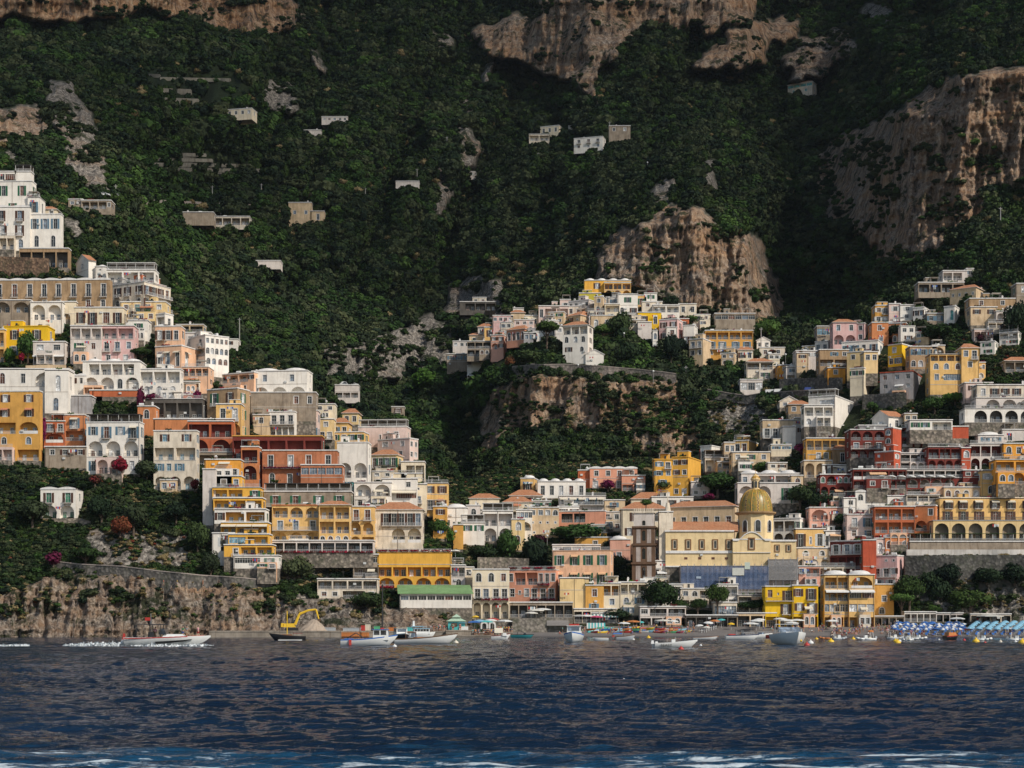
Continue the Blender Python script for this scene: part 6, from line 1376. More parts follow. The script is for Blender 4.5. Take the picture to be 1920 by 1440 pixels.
def plants():
    T = tree
    for u, v, w, hh, lab in [(1776,1088,58,34,'ivy clump on the retaining wall, left of three'),(1850,1090,64,30,'ivy clump on the retaining wall, middle of three'),(1902,1092,60,38,'ivy clump on the retaining wall, right of three'),(1742,1100,46,34,'bush at the foot of the retaining wall')]: T(u,v,w,hh,'wood',lab,shape='bush',D=519,cat='bush')
    # beach pines
    T(1238,1166,76,84,'pine','large dark pine, tallest on the beach promenade',shape='pine',trunk=.27,D=514)
    T(1345,1158,48,66,'pine','lighter pine with clear trunk in front of the scaffolding',shape='pine',trunk=.36,D=514)
    T(1280,1160,38,38,'pine','small leaning pine right beside the large dark pine',shape='pine',trunk=.4,D=513,lean=-4)
    T(1308,1162,40,42,'pine','low pine between two taller beach pines',shape='pine',trunk=.42,D=513)
    T(1444,1160,44,46,'pine','dense rounded pine in front of the vivid yellow house',shape='pine',trunk=.34,D=514)
    T(1408,1150,50,26,'green','low bright green tree left of the dense rounded pine',trunk=.2,D=515)
    T(1703,1160,62,88,'pine','big spreading pine at the foot of the shore cliff',shape='pine',trunk=.35,D=514,lean=4)
    T(1690,1168,44,58,'green','umbrella-shaped pine leaning over the beach restaurants',shape='umbrella',D=511)
    T(1818,1156,98,58,'pine','broad low pine grove crown behind the striped parasols',shape='pine',trunk=.15,D=515)
    T(1762,1150,52,76,'wood','dark tall tree against the retaining wall',trunk=.1,D=517)
    T(1025,668,54,68,'pine','umbrella pine standing over the spur village',shape='umbrella')
    T(265,682,54,30,'pine','dark flat-topped tree before the peach house',shape='flat',trunk=.4)
    T(52,688,40,72,'green','tall leafy tree in front of the bright yellow house',trunk=.15)
    T(18,676,24,30,'bright','bright yellow-green bush left of the leafy tree',trunk=.05,shape='bush')
    T(404,706,26,26,'wood','round dark tree beside the arcaded corner house',trunk=.1)
    T(1345,930,78,50,'green','wide green tree between the golden block and the domed villa',trunk=.08)
    T(1242,925,42,26,'wood','dark round tree at the foot of the golden block',trunk=.08)
    T(520,925,30,30,'green','small tree with visible trunk on the red hotel terrace',shape='flat',trunk=.3)
    T(590,922,34,24,'wood','left one of two rounded trees below the glazed terrace',shape='flat',trunk=.3)
    T(622,924,34,26,'wood','right one of two rounded trees below the glazed terrace',shape='flat',trunk=.3)
    T(1100,1052,28,44,'wood','dark tree beside the salmon rooftop behind the orange hotel',trunk=.2,D=550,lean=40)
    T(1160,1090,34,54,'wood','palm-like dark tree between the orange hotel and bell tower',trunk=.3,D=543)
    T(1192,1020,26,46,'green','green tree left of the bell tower',trunk=.05,D=552)
    T(1234,1030,26,60,'green','green tree between bell tower and church',trunk=.05,D=549)
    T(1525,1092,22,42,'bright','bright green slender tree beside the scaffolding',trunk=.15,D=540)
    T(1490,1014,22,16,'bright','round bright green tree right of the dome',trunk=.1,D=548)
    T(1430,890,36,26,'green','round green tree before the ochre block on the right slope',trunk=.1)
    T(1500,880,22,16,'green','small round tree near the white villa stair',trunk=.1)
    T(822,1008,40,40,'green','bright bushy tree left of the white balcony house',trunk=.05)
    T(846,1022,30,34,'bright','yellow-green bush below the white balcony house',trunk=.05,shape='bush')
    T(700,872,22,18,'green','small tree on the white house terrace above the tiled roof',trunk=.1)
    T(1540,960,50,46,'wood','dark tree mass below the maroon arcade',trunk=.05,dd=-3)
    T(1500,950,60,44,'wood','dark wooded bank between dome and maroon arcade',trunk=.05,dd=-4)
    T(1580,990,34,32,'green','ivy-green tree beside the salmon arch house',trunk=.05)
    T(1258,690,40,70,'wood','dark tree on the rock left of the beige house',trunk=.1)
    T(1275,668,30,40,'wood','round dark tree below the tall white cube house',trunk=.1)
    T(1332,692,18,24,'wood','cypress-like bush before the beige four-window house',trunk=.1)
    T(1364,694,22,22,'green','bush right of the beige four-window house',trunk=.1)
    T(1180,680,56,44,'wood','dense bushes hanging on the spur rock',trunk=.02,shape='bush')
    T(1130,632,40,26,'green','green garden tree beside the orange-roofed villa',trunk=.1)
    T(1162,626,50,44,'wood','large ivy clump on the rock below the white terraces',trunk=.02,shape='bush')
    T(990,690,60,38,'wood','dark garden trees below the umbrella pine',trunk=.05)
    T(800,740,60,52,'bright','light green tree in the gorge left of the spur',trunk=.1)
    T(1262,588,34,40,'wood','dark tree under the big cliff right of the middle village',trunk=.1)
    T(1300,610,34,22,'green','shrubby garden right of the middle village',trunk=.05)
    T(1440,640,56,46,'green','green tree mass at the right foot of the big cliff',trunk=.05)
    T(1680,636,40,30,'wood','tree in the gully right of the orange houses',trunk=.05)
    T(1760,640,70,34,'green','garden trees below the white blue-doored chapel house',trunk=.05)
    T(1905,640,50,80,'wood','tall dark trees at the right edge above the small roofed house',trunk=.05)
    T(1634,775,28,24,'green','green tree above the modern villa',trunk=.1)
    T(1752,775,50,34,'green','vine-covered garden left of the white terrace hotel',trunk=.05)
    T(1790,760,50,28,'bright','light green pergola garden below the yellow tower villa',trunk=.05)
    T(275,905,52,48,'olive','olive-grey tree right of the white four-storey villa',trunk=.1)
    T(60,990,70,60,'olive','spreading dark olive left of the small white villa',trunk=.1)
    T(160,1068,66,44,'pine','dark green pine on the low cliff path',trunk=.1,shape='flat')
    T(250,1000,60,60,'olive','round olive in the middle of the left bank',trunk=.08)
    T(190,985,56,60,'wood','dark bush tree right of the small white villa',trunk=.08)
    T(330,985,50,50,'wood','bushy tree below the rust-stained house',trunk=.08)
    T(370,1040,50,70,'wood','dark tree beside the tiered yellow hotel',trunk=.08)
    T(395,1090,44,60,'olive','shrubby tree at the base of the tiered yellow hotel',trunk=.08)
    T(560,1080,70,40,'olive','bushes on the wall below the golden arched hotel',trunk=.02,shape='bush')
    T(680,1076,44,34,'wood','dark bush beside the broad orange-yellow hotel',trunk=.05,shape='bush')
    T(690,1136,70,30,'wood','low hedge on the rocks under the beach restaurant deck',trunk=.02,shape='bush')
    T(900,1052,60,34,'wood','dark garden below the vine arbour of the white loggia house',trunk=.05)
    T(950,1040,50,50,'green','climbing plants beneath the butter-yellow tower house',trunk=.05,shape='bush')
    T(1000,1060,60,60,'wood','dark ivy bank left of the orange hotel',trunk=.05,shape='bush')
    T(1080,1012,110,34,'green','broad green garden between the salmon house and ochre rooms',trunk=.05,shape='bush')
    T(930,1026,60,26,'bright','light green vine roof under the white loggia house',trunk=.1,shape='flat',D=570)
    T(1020,995,44,30,'wood','dark bushes under the beige house',trunk=.05,shape='bush')
    T(1010,1020,34,20,'magenta','purple creeper beside the butter-yellow tower house',trunk=.05,shape='bush',cat='plant',name='bougainvillea')
    T(1150,1162,70,22,'wood','long dark hedge behind the left beach parasols',trunk=.05,shape='bush',D=514)
    for u, v, w, hh, k, lab in [
      (18,462,64,30,'magenta','huge bougainvillea below the white pavilion villa'),(50,436,20,16,'magenta','small bougainvillea above the huge one'),
      (262,768,26,46,'magenta','bougainvillea falling beside the orange arched house'),(285,750,44,14,'magenta','bougainvillea strand under the glazed white villa'),(372,762,30,34,'magenta','bougainvillea left of the brown stone house'),
      (365,698,50,10,'magenta','magenta creeper along the peach terrace restaurant roof'),(82,820,16,40,'magenta','magenta creeper on the orange-yellow house corner'),
      (228,880,38,26,'crimson','red bougainvillea on the four-storey white villa'),(365,915,26,20,'crimson','pinkish creeper beside the rust-stained house'),
      (225,1000,48,34,'russet','round rusty-red bush in the middle of the left bank'),(100,1056,46,26,'magenta','deep purple bush on the left bank'),(178,905,32,18,'crimson','red flowering shrub under the four-storey white villa'),
      (560,856,120,14,'magenta','purple creeper along the red hotel balcony'),(1140,915,40,18,'magenta','magenta creeper under the coral long house'),
      (1510,850,60,26,'magenta','dark magenta creeper arch on the white blank house'),(1530,826,40,26,'magenta','magenta creeper on the pale wall below the modern villa'),
      (1840,640,30,16,'magenta','magenta bush on the upper right terraces'),(1528,690,22,16,'magenta','magenta bush on the grey-white right cluster house'),(1488,705,18,14,'magenta','small magenta bush right of the orange cube house'),
      (1690,870,12,34,'magenta','violet creeper down the vermilion tower'),(960,690,30,26,'russet','wine-red creeper on the spur left arm'),(1448,662,30,8,'crimson','scarlet creeper on the low house wall'),(40,675,16,14,'crimson','red bush at the left edge below the leafy tree'),(900,672,40,16,'magenta','violet creeper by the dark balcony house'),
      (1330,935,40,12,'magenta','magenta hedge under the wide green tree'),(1880,620,24,14,'magenta','purple bush at the right edge terrace')]:
        tree(u, v, w, hh, k, lab, trunk=.04, shape='bush', cat='plant', name='bougainvillea' if k != 'russet' else 'bush', dd=-5)
def strip(name, label, cat, pts, h, mats, thick=1.2, cap=None, kind=None, base=3.0, dd=-.8, parapet=False):
    """a wall or road that follows the slope through (u, v) points; h metres tall above its foot"""
    m = MB(); P3 = []
    for (u0, v0), (u1, v1) in zip(pts, pts[1:]):
        n = max(2, int(abs(u1-u0)/9))
        for k in range(n+(1 if (u1, v1) == pts[-1] else 0)):
            u = u0+(u1-u0)*k/n; v = v0+(v1-v0)*k/n; P3.append((u, v))
    Ds = np.array([float(TDat(u, v)) for u, v in P3])+dd
    k = np.ones(5)/5; Dp = np.convolve(np.pad(Ds, 2, 'edge'), k, 'valid'); Dp = np.minimum(Dp, Ds+3)
    Q3 = [P(u, v, D) for (u, v), D in zip(P3, Dp)]; o0 = Q3[0].copy()
    for a, b in zip(Q3, Q3[1:]):
        a = a-o0; b = b-o0; y = Vector((0, thick, 0)); z = Vector((0, 0, h)); dn = Vector((0, 0, -base))
        m.face([a+dn, b+dn, b+z, a+z]); m.face([a+z, b+z, b+z+y, a+z+y]); m.face([a+dn+y, b+dn+y, b+z+y, a+z+y])
        if cap: c = Vector((0, -.15, 0)); m.face([a+z+c, b+z+c, b+z+c+Vector((0, 0, .3)), a+z+c+Vector((0, 0, .3))], 1); m.face([a+z+c+Vector((0, 0, .3)), b+z+c+Vector((0, 0, .3)), b+z+y+Vector((0, 0, .3)), a+z+y+Vector((0, 0, .3))], 1)
    if len(P3) > 1:
        for a in (Q3[0]-o0, Q3[-1]-o0): m.face([a+dn, a+z, a+z+y, a+dn+y])
    o = m.build(name, mats, None, loc=o0)
    return tag(o, label, cat, kind=kind)
def walls_and_roads():
    rub = masonry(); grey = masonry('grey_wall', (.06,.055,.05), (.20,.18,.16)); pale = stucco('parapet_plaster', (.62,.58,.54), .8)
    asph = plain('asphalt', (.06,.06,.062), .9)
    strip('road_wall', 'curved stone road viaduct across the middle rock spur', 'road wall', [(960,700),(1000,697),(1060,696),(1120,699),(1190,705),(1240,710),(1268,714)], 2.6, [masonry('viaduct_stone', (.13,.11,.10), (.30,.25,.215)), stucco('viaduct_cap', (.33,.28,.25), .6)], cap=1, thick=6, base=1.0, dd=-3)
    strip('road_wall', 'second road wall with shaded underside right of the spur', 'road wall', [(1326,740),(1370,748),(1400,752),(1425,748),(1470,745),(1520,742)], 2.0, [grey, stucco('viaduct_cap', (.33,.28,.25), .6)], cap=1, thick=6, base=1.2, dd=-3)
    strip('retaining_wall', 'high grey retaining wall under the vine-shaded hotel terrace', 'retaining wall', [(1697,1080),(1760,1080),(1850,1079),(1940,1079)], 6.3, [masonry('weathered_wall', (.05,.047,.042), (.15,.14,.125))], thick=2, base=5, dd=-2)
    strip('parapet', 'long white terrace parapet on top of the grey retaining wall', 'parapet', [(1700,1040),(1780,1040),(1860,1040),(1940,1040)], 1.6, [pale, pale], thick=1, base=.8, dd=-3)
    strip('cliff_path_wall', 'stone wall of the footpath on top of the left sea cliff', 'wall', [(90,1066),(150,1073),(230,1077),(300,1086),(380,1094),(450,1098),(510,1104)], 2.2, [grey, stucco('viaduct_cap', (.33,.28,.25), .6)], cap=1, thick=2.0, base=4, dd=-1.5)
    strip('retaining_wall', 'rubble retaining wall under the small white villa', 'retaining wall', [(100,985),(150,984),(170,990)], 2.0, [rub], thick=1.5, base=4)
    strip('retaining_wall', 'tan buttressed wall below the pink-awning white house', 'retaining wall', [(48,706),(90,705),(122,705)], 3.6, [stucco('plaster_sand', *W_['sand'])], thick=1.5, base=1, dd=-3)
    strip('retaining_wall', 'brown stone garden wall beside the ivy bank below the white pavilion villa', 'retaining wall', [(-10,515),(40,517),(90,519)], 6.5, [masonry('brown_wall', (.10,.06,.04), (.34,.21,.13))], thick=1.5, base=1, dd=-1)
    strip('retaining_wall', 'rubble wall below the vine garden between cream hotel and orange hotel', 'retaining wall', [(895,1072),(940,1072),(992,1074)], 4.5, [rub], thick=1.5, base=1, dd=-2)
    strip('retaining_wall', 'old stone terrace wall under the beige four-window house', 'retaining wall', [(1300,706),(1340,712),(1368,712)], 3.2, [rub], thick=1.5, base=2)
    strip('retaining_wall', 'brown retaining wall beneath the grey scaffolded house', 'retaining wall', [(1618,772),(1660,770),(1700,768)], 6, [grey], thick=1.5, base=2)
    strip('retaining_wall', 'dark stone wall with creeper above the second road', 'retaining wall', [(1462,738),(1520,736),(1580,736)], 5.5, [grey], thick=1.5, base=1, dd=-1)
    strip('retaining_wall', 'pillared rubble wall beneath the golden arched hotel', 'retaining wall', [(520,1052),(580,1050),(640,1048)], 3.0, [rub], thick=1.5, base=6)
    strip('retaining_wall', 'stone terrace wall in the spur gardens left of the orange-roofed villa', 'retaining wall', [(995,694),(1030,690),(1058,688)], 2.6, [grey], thick=1.2, base=1)
    strip('retaining_wall', 'striped rock wall above the gorge hut left of the spur', 'retaining wall', [(852,598),(890,596),(928,596)], 3.5, [masonry('brown_wall', (.10,.06,.04), (.34,.21,.13))], thick=1.2, base=1)
    for i, (u0, u1, v, h_, lab) in enumerate([(262,300,142,1.4,'upper left end of the highest orchard terraces'),(300,432,150,1.6,'longest stone wall of the highest orchard terraces'),(284,358,172,2.0,'pale wall in the middle of the highest orchard terraces'),(300,372,192,2.6,'lowest wall of the highest orchard terraces'),
        (292,386,290,1.2,'top wall of the grassy lower terraces'),(284,398,300,1.2,'second wall of the grassy lower terraces'),(284,470,310,1.3,'third wall of the grassy lower terraces'),(286,500,320,1.6,'lowest and longest wall of the grassy lower terraces')]):
        strip('terrace_wall', lab, 'terrace wall', [(u0, v), (u1, v+2)], h_, [stucco('mossy_terrace', (.12,.115,.06) if i > 3 else (.24,.22,.18), 1.2)], thick=3, base=.6, dd=-1.2)
    strip('road_wall', 'pale hillside road wall on the left slope', 'road wall', [(190,372),(250,378),(340,382),(470,388)], 1.4, [stucco('viaduct_cap', (.33,.28,.25), .6)], thick=5, base=.5, dd=-1)
    strip('retaining_wall', 'stepped pale stone wall left of the white terrace house on the slope', 'retaining wall', [(345,416),(372,420),(400,424)], 3, [masonry('pale_rubble', (.16,.14,.12), (.42,.37,.31))], thick=1.5, base=1)
    # poles along the hillside roads
    pole = None
    for u, vb, hp, lab in [(217,370,24,'beside the parked vans'),(301,366,14,'short one between the two left roads poles'),(398,372,24,'above the white terrace house'),(469,370,14,'short one left of its taller neighbour'),(490,366,22,'tall one above the stone cottages'),(566,360,20,'left one above the ochre stone house'),(581,362,12,'short one above the ochre stone house'),
        (721,272,14,'in the woods left of centre'),(838,274,18,'in the woods at centre'),(782,336,20,'on the knoll with the roof pavilion'),(917,334,20,'by the white hut under the pinnacle'),(1009,306,20,'below the low canopied house'),(1073,222,16,'above the mid hamlet'),(1143,248,20,'between the hamlet houses'),(666,356,12,'left of two in the dark wood'),(685,364,12,'right of two in the dark wood'),
        (1286,706,20,'leaning one below the beige house'),(1427,660,46,'tall one by the tiny arched white house'),(449,648,52,'tall thin one in the gorge wood'),(1876,424,36,'on the dark right cliff'),(1728,618,24,'on the right ridge')]:
        D = float(TDat(u, vb))-1.5; m = MB(); hh = hp*D/F; m.tube((0, 0, -1), (0, 0, hh), .22, .14, 8); m.box(-.7, .7, -.06, .06, hh-.8, hh-.68); m.tube((-.6, 0, hh-.68), (-.6, 0, hh-.4), .07, n=6); m.tube((.6, 0, hh-.68), (.6, 0, hh-.4), .07, n=6)
        o = m.build('utility_pole', [plain('pole_concrete', (.40,.38,.36))], None, loc=P(u, vb, D)); tag(o, 'slender pale utility pole '+lab, 'utility pole', 'utility poles on the hillside')
    # parked vehicles on the roads
    def vehicle(u, v, L, c, lab, van=False):
        D = float(TDat(u, v))-2.6; r = thing('van' if van else 'car', lab, 'van' if van else 'car', P(u, v, D)); hgt = 2.1 if van else 1.45
        prof = [(-L/2,.35),(-L/2,1.0),(-L/2+.2,hgt*.97),(L*.1,hgt),(L*.24,hgt*.95),(L*.36,1.0),(L/2-.05,.85),(L/2,.35)] if van else [(-L/2,.35),(-L/2,.9),(-L*.36,.95),(-L*.2,hgt),(L*.1,hgt),(L*.26,.95),(L/2-.05,.8),(L/2,.35)]
        m = MB(); m.loft([[(x, y, z) for x, z in prof] for y in (-.85, .85)]); m.build('body', [plain('car_'+c[0], c[1], .35)], r)
        m = MB(); m.loft([[(x, y, z) for x, z in ([(-L*.05,1.15),(L*.1,hgt*.93),(L*.22,hgt*.9),(L*.32,1.1)] if van else [(-L*.3,.98),(-L*.18,hgt*.95),(L*.09,hgt*.95),(L*.22,.98)])] for y in (-.87, .87)]); m.build('window', [glass('dark')], r)
        for x in (-L*.32, L*.32): m = MB(); m.tube((x, -.9, .33), (x, .9, .33), .33, n=14); m.build('wheel', [plain('tyre', (.02,.02,.02), .9)], r)
    wht = ('white', (.75,.75,.75)); gr = ('grey', (.3,.3,.32)); bl = ('blue', (.03,.06,.25)); rd = ('red', (.4,.04,.03))
    vehicle(1447,741,5.2,wht,'white box van, first on the second road right of the spur',True); vehicle(1462,740,4.6,wht,'white van with sloping nose behind the box van',True); vehicle(1473,741,3.8,gr,'grey car parked right of the white vans'); vehicle(1494,740,3.9,gr,'dark grey car in the middle of the second road'); vehicle(1519,737,4.6,bl,'blue covered truck at the end of the second road',True)
    vehicle(643,725,6,wht,'white truck on the carport roof across the gorge',True); vehicle(664,724,4,wht,'white car behind the truck across the gorge'); vehicle(196,368,4.5,wht,'white car left of the hillside pole'); vehicle(212,368,4.5,wht,'white car beside the hillside pole'); vehicle(262,376,4.5,wht,'white car further along the left hillside road')
    vehicle(846,708,4,gr,'grey car at the foot of the spur village'); vehicle(862,708,4,wht,'white car at the foot of the spur village'); vehicle(884,707,4,wht,'pale car below the white stepped wall')
# ------------------------------------------------------------------ harbour, boats, beach, people
def gm(n, c, r=.4): return plain('gel_'+n, c, r, 0, .08)
BC = dict(white=(.74,.74,.72), navy=(.02,.035,.09), blue=(.04,.14,.42), lightblue=(.25,.5,.66), black=(.02,.02,.022), red=(.45,.04,.03), wood=(.22,.10,.045), orange=(.55,.19,.05), grey=(.40,.42,.44), cream=(.68,.62,.5), teal=(.03,.22,.24), yellow=(.80,.5,.03), darkred=(.20,.03,.025), green=(.1,.4,.2), turq=(.08,.45,.45), brown=(.12,.07,.04), canvas=(.70,.67,.60), magenta=(.5,.05,.15), skin=(.5,.28,.18))
def bc(n): return gm(n, BC[n])
def hull_mb(L, B, H, stern=.8, sheer=.35, rake=.12, free=.25, stripe=None):
    n = 14; rings = []; inner = []
    for i in range(n+1):
        t = i/n; x = -L/2+L*t
        w = B/2*(stern+(1-stern)*min(1, t/.4)**.8)*(max(0, 1-max(0, (t-.5)/.5)**2.3))+.015
        zg = H*(1+sheer*t*t); zk = -.35*(1-t**6)+(.3*zg if t == 1 else 0); xs = x+rake*L*.5*t**5
        xk = x-rake*L*.4*t**4
        zc = zk+(zg-zk)*.35; zs = zg-.14*H-.05
        rings.append([(xs, -w, zg), (xs*.6+xs*.4, -w*.985, zs), ((xs+xk)/2, -w*.80, zc), (xk, -w*.02, zk), (xk, w*.02, zk), ((xs+xk)/2, w*.80, zc), (xs, w*.985, zs), (xs, w, zg)])
        inner.append([(xs-.0, -w*.88, zg), (xs-.0, -w*.84, zg-free), (xs, w*.84, zg-free), (xs, w*.88, zg)])
    m = MB(); m.loft(rings, 0, closed=False, caps=False); m.face([rings[0][k] for k in range(8)][::-1])
    if 1:
        idx = 0
        for j in range(n):
            for k in range(7):
                if k in (0, 6): m.m[idx] = 1
                idx += 1
    d = MB()
    for a, b in zip(rings, rings[1:]):
        pass
    for (a, ia), (b, ib) in zip(zip(rings, inner), list(zip(rings, inner))[1:]):
        for s0, s1 in ((0, 0), (7, 3)):
            d.face([a[s0], b[s0], ib[s1], ia[s1]])
    d.loft(inner, 0, closed=False, caps=False); d.face(inner[0]); d.face([rings[0][0], inner[0][0], inner[0][3], rings[0][7]])
    return m, d
def wd(v): return CH*F/(v-HZ)
def boat(name, label, u, v, Lpx, H, cols, yaw=0, cat='boat', stern=.8, sheer=.35, beam=None, **k):
    D = wd(v); L = Lpx*D/F/max(.35, abs(math.cos(yaw))) if abs(math.cos(yaw)) > .3 else Lpx
    B = beam or L*.3
    r = thing(name, label, cat, Vector(((u-960)*D/F, D, 0.02)), yaw)
    h, d = hull_mb(L, B, H, stern, sheer, **k)
    h.build('hull', [bc(cols[0]), bc(cols[1])], r, True); d.build('deck', [bc(cols[2])], r)
    return r, L, B
def bx(r, name, c, x0, x1, y, z0, z1, taper=0, mat=None):
    m = MB(); t = taper
    m.loft([[(x0, -y, z0), (x1, -y, z0), (x1, y, z0), (x0, y, z0)], [(x0+t, -y+t*.3, z1), (x1-t*1.2, -y+t*.3, z1), (x1-t*1.2, y-t*.3, z1), (x0+t, y-t*.3, z1)]])
    return m.build(name, [mat or bc(c)], r)
def cabin(r, x0, x1, y, z0, z1, c='white', roof='blue', npn=2):
    cb = bx(r, 'cabin', c, x0, x1, y, z0, z1, .12); zm = z0+(z1-z0)*.5
    for s in (-1, 1):
        for k in range(npn):
            a = x0+.2+(x1-x0-.4)*k/npn; m = MB(); m.box(a, a+(x1-x0-.5)/npn*.85, s*y-.02, s*y+.02, zm, z1-.12); m.build('pane', [glass('dark')], cb)
    m = MB(); m.box(x1-.13, x1+.01, -y*.8, y*.8, zm, z1-.12); m.build('windscreen', [glass('greyblue')], cb)
    m = MB(); m.box(x0-.15, x1+.1, -y-.08, y+.08, z1, z1+.09); m.build('cabin_roof', [bc(roof)], r)
def pole_(r, name, c, x, y, z0, z1, rad=.04): m = MB(); m.tube((x, y, z0), (x, y, z1), rad, n=6); return m.build(name, [bc(c)], r)
def rails(r, L, B, z, c='grey', t0=.1, t1=.5):
    m = MB()
    for s in (-1, 1):
        pr = None
        for k in range(6):
            x = -L/2+L*(t0+(t1-t0)*k/5+.0); y = s*B*.42*(1-max(0, (x/L+.0))*1.5); m.tube((x, y, z), (x, y, z+.55), .025, n=5)
            if pr: m.tube(pr, (x, y, z+.55), .025, n=5)
            pr = (x, y, z+.55)
    m.build('rail', [bc(c)], r)
def outboard(r, L, z, c='white'):
    m = MB(); m.loft([[(-L/2-.5, -.2, z), (-L/2-.05, -.2, z), (-L/2-.05, .2, z), (-L/2-.5, .2, z)], [(-L/2-.42, -.15, z+.5), (-L/2-.1, -.15, z+.5), (-L/2-.1, .15, z+.5), (-L/2-.42, .15, z+.5)]]); m.box(-L/2-.3, -L/2-.15, -.06, .06, z-.8, z); m.build('outboard_motor', [bc(c)], r)
def text_on(r, txt, size, x, y, z, c, rot=0):
    cu = bpy.data.curves.new('lettering', 'FONT'); cu.body = txt; cu.size = size; cu.extrude = .01; cu.align_x = 'CENTER'
    o = bpy.data.objects.new('tmp', cu); sc.collection.objects.link(o); bpy.context.view_layer.update(); dg = bpy.context.evaluated_depsgraph_get(); me = bpy.data.meshes.new_from_object(o.evaluated_get(dg)); bpy.data.objects.remove(o)
    me.materials.clear(); me.materials.append(bc(c)); t = link('lettering', me, r); t.location = (x, y, z); t.rotation_euler = (R(90), 0, rot); return t
def boats():
    # motor yacht under way
    r, L, B = boat('motor_yacht', 'white motor yacht with red stripe and black hardtop speeding at the left', 311, 1212, 150, 1.35, ('white','white','white'), stern=.92, sheer=.22, beam=3.5, free=.1, cat='motor yacht')
    for s in (-1,):
        m = MB(); m.loft([[(-1.2, s*1.72, .38), (5.2*.55, s*1.60, .72), (5.2*.8, s*1.30, 1.02), (5.2*.8, s*1.30, 1.10), (5.2*.5, s*1.66, .95), (-1.3, s*1.76, .72)], [(-1.2, s*1.5, .38), (5.2*.55, s*1.4, .72), (5.2*.8, s*1.0, 1.02), (5.2*.8, s*1.0, 1.10), (5.2*.5, s*1.4, .95), (-1.3, s*1.5, .72)]]); m.build('hull_window', [bc('black')], r)
        m = MB()
        for k in range(14):
            a, b = -6+k*.85, -6+(k+1)*.85; za = lambda x: 1.12+.018*(x+6)+.0014*(x+6)**2; ya = lambda x: s*(1.745-.0*(x) if x < 0 else 1.745-(max(0, x-.1)/6.2)**2.3*1.72)
            if b < 6.0: m.face([(a, ya(a)-.02, za(a)), (b, ya(b)-.02, za(b)), (b, ya(b)-.02, za(b)+.13), (a, ya(a)-.02, za(a)+.16)])
        m.build('stripe', [bc('red')], r)
    bx(r, 'console', 'white', -.4, 3.0, 1.0, 1.35, 1.85, .35)
    for x, y in ((-2.2, -1.1), (-2.2, 1.1), (-.6, -1.1), (-.6, 1.1)): pole_(r, 'post', 'black', x, y, 1.3, 3.2, .07)
    m = MB(); m.loft([[(-4.1, -1.4, 3.3), (.2, -1.3, 3.2), (.2, 1.3, 3.2), (-4.1, 1.4, 3.3)], [(-3.9, -1.3, 3.42), (0, -1.2, 3.36), (0, 1.2, 3.36), (-3.9, 1.3, 3.42)]]); m.build('hardtop', [bc('black')], r)
    bx(r, 'windscreen', 'black', -.9, .3, 1.1, 1.8, 2.7, .3, glass('dark')); bx(r, 'seat', 'black', -2.6, -1.6, .9, 1.2, 2.2, .1); bx(r, 'transom_fin', 'red', -6.6, -6.1, .12, 1.0, 1.95, .1)
    for y in (-.5, .4): 
        m = MB(); m.tube((-6.35, y, .9), (-6.7, y, .2), .28, .2, 8); m.build('outboard_motor', [bc('white')], r)
    pole_(r, 'antenna', 'grey', -2.4, .6, 3.4, 5.0, .03); m = MB(); m.box(-3.3, -2.5, .58, .62, 3.9, 4.4); m.build('flag', [bc('red')], r)
    YD = wd(1212)
    foam = plain('sea_foam', (.74,.78,.80), .8, 0, .25, 3)
    rs = np.random.RandomState(9)
    def foam_strip(x0, x1, hgt, wd_, n, lab):
        C = np.stack([x0+(x1-x0)*rs.rand(n)**1.0, rs.normal(0, wd_, n), np.zeros(n)], -1); env = np.interp(C[:, 0], [x0, x0+.25*(x1-x0), x1], [.15, 1, .8]) if x1 > 0 else np.interp(C[:, 0], [x0, x1-6, x1], [.2, .8, 1]); C[:, 2] = np.abs(rs.normal(0, .5, n))*hgt*env
        C[:, 1] *= env; V, Q = quads_mesh('', C, rs.normal(size=(n, 3)), rs.uniform(.05, .16, n), rs=rs); o = link('wake_foam', np_mesh('wake_foam', V, Q, [foam])); o.location = ((311-960)*YD/F, YD, .02)
        tag(o, lab, 'foam', kind='stuff')
    foam_strip(-15.5, -5.6, .45, .8, 2600, 'white foaming wake trailing behind the motor yacht'); foam_strip(-6, 6.4, .28, 1.9, 2200, 'white spray along the hull of the motor yacht'); foam_strip(-29, -21, .16, .5, 900, 'older streak of foam at the left edge of the sea')
    # working and pleasure boats at anchor
    r, L, B = boat('wooden_boat', 'black wooden gozzo with a yellow mast off the gravel quay', 541, 1201, 64, .95, ('black','black','wood'), yaw=math.pi+.12, stern=.6, sheer=.7); pole_(r, 'mast', 'yellow', .3, 0, .6, 6.4, .1); bx(r, 'cabin', 'wood', -.9, 1.6, .6, .7, 1.35, .15); bx(r, 'canopy', 'darkred', -3.0, -.9, .8, 1.5, 1.62); bx(r, 'waterline_stripe', 'white', -2.9, 2.2, 1.0, -.05, .18)
    r, L, B = boat('fishing_boat', 'blue and white fishing boat with a low wheelhouse and red fender', 689, 1211, 100, 1.0, ('white','blue','cream'), yaw=.1, stern=.75, sheer=.75); cabin(r, .8, 3.3, .9, .9, 2.5, 'white', 'blue'); bx(r, 'net_bin', 'blue', -3.6, -2.2, .9, .75, 1.15); bx(r, 'fender', 'red', -2.9, -2.5, B*.5+.03, .1, .95); pole_(r, 'mast', 'wood', -1.2, 0, .8, 2.9, .06)
    m = MB(); m.tube((-3.6, 0, .9), (-1.8, 0, 2.0), .07); m.tube((-1.8, 0, 2.0), (-.2, 0, 1.0), .07); m.build('derrick', [bc('black')], r); bx(r, 'life_ring', 'red', 2.0, 2.6, .3, 2.55, 2.8)
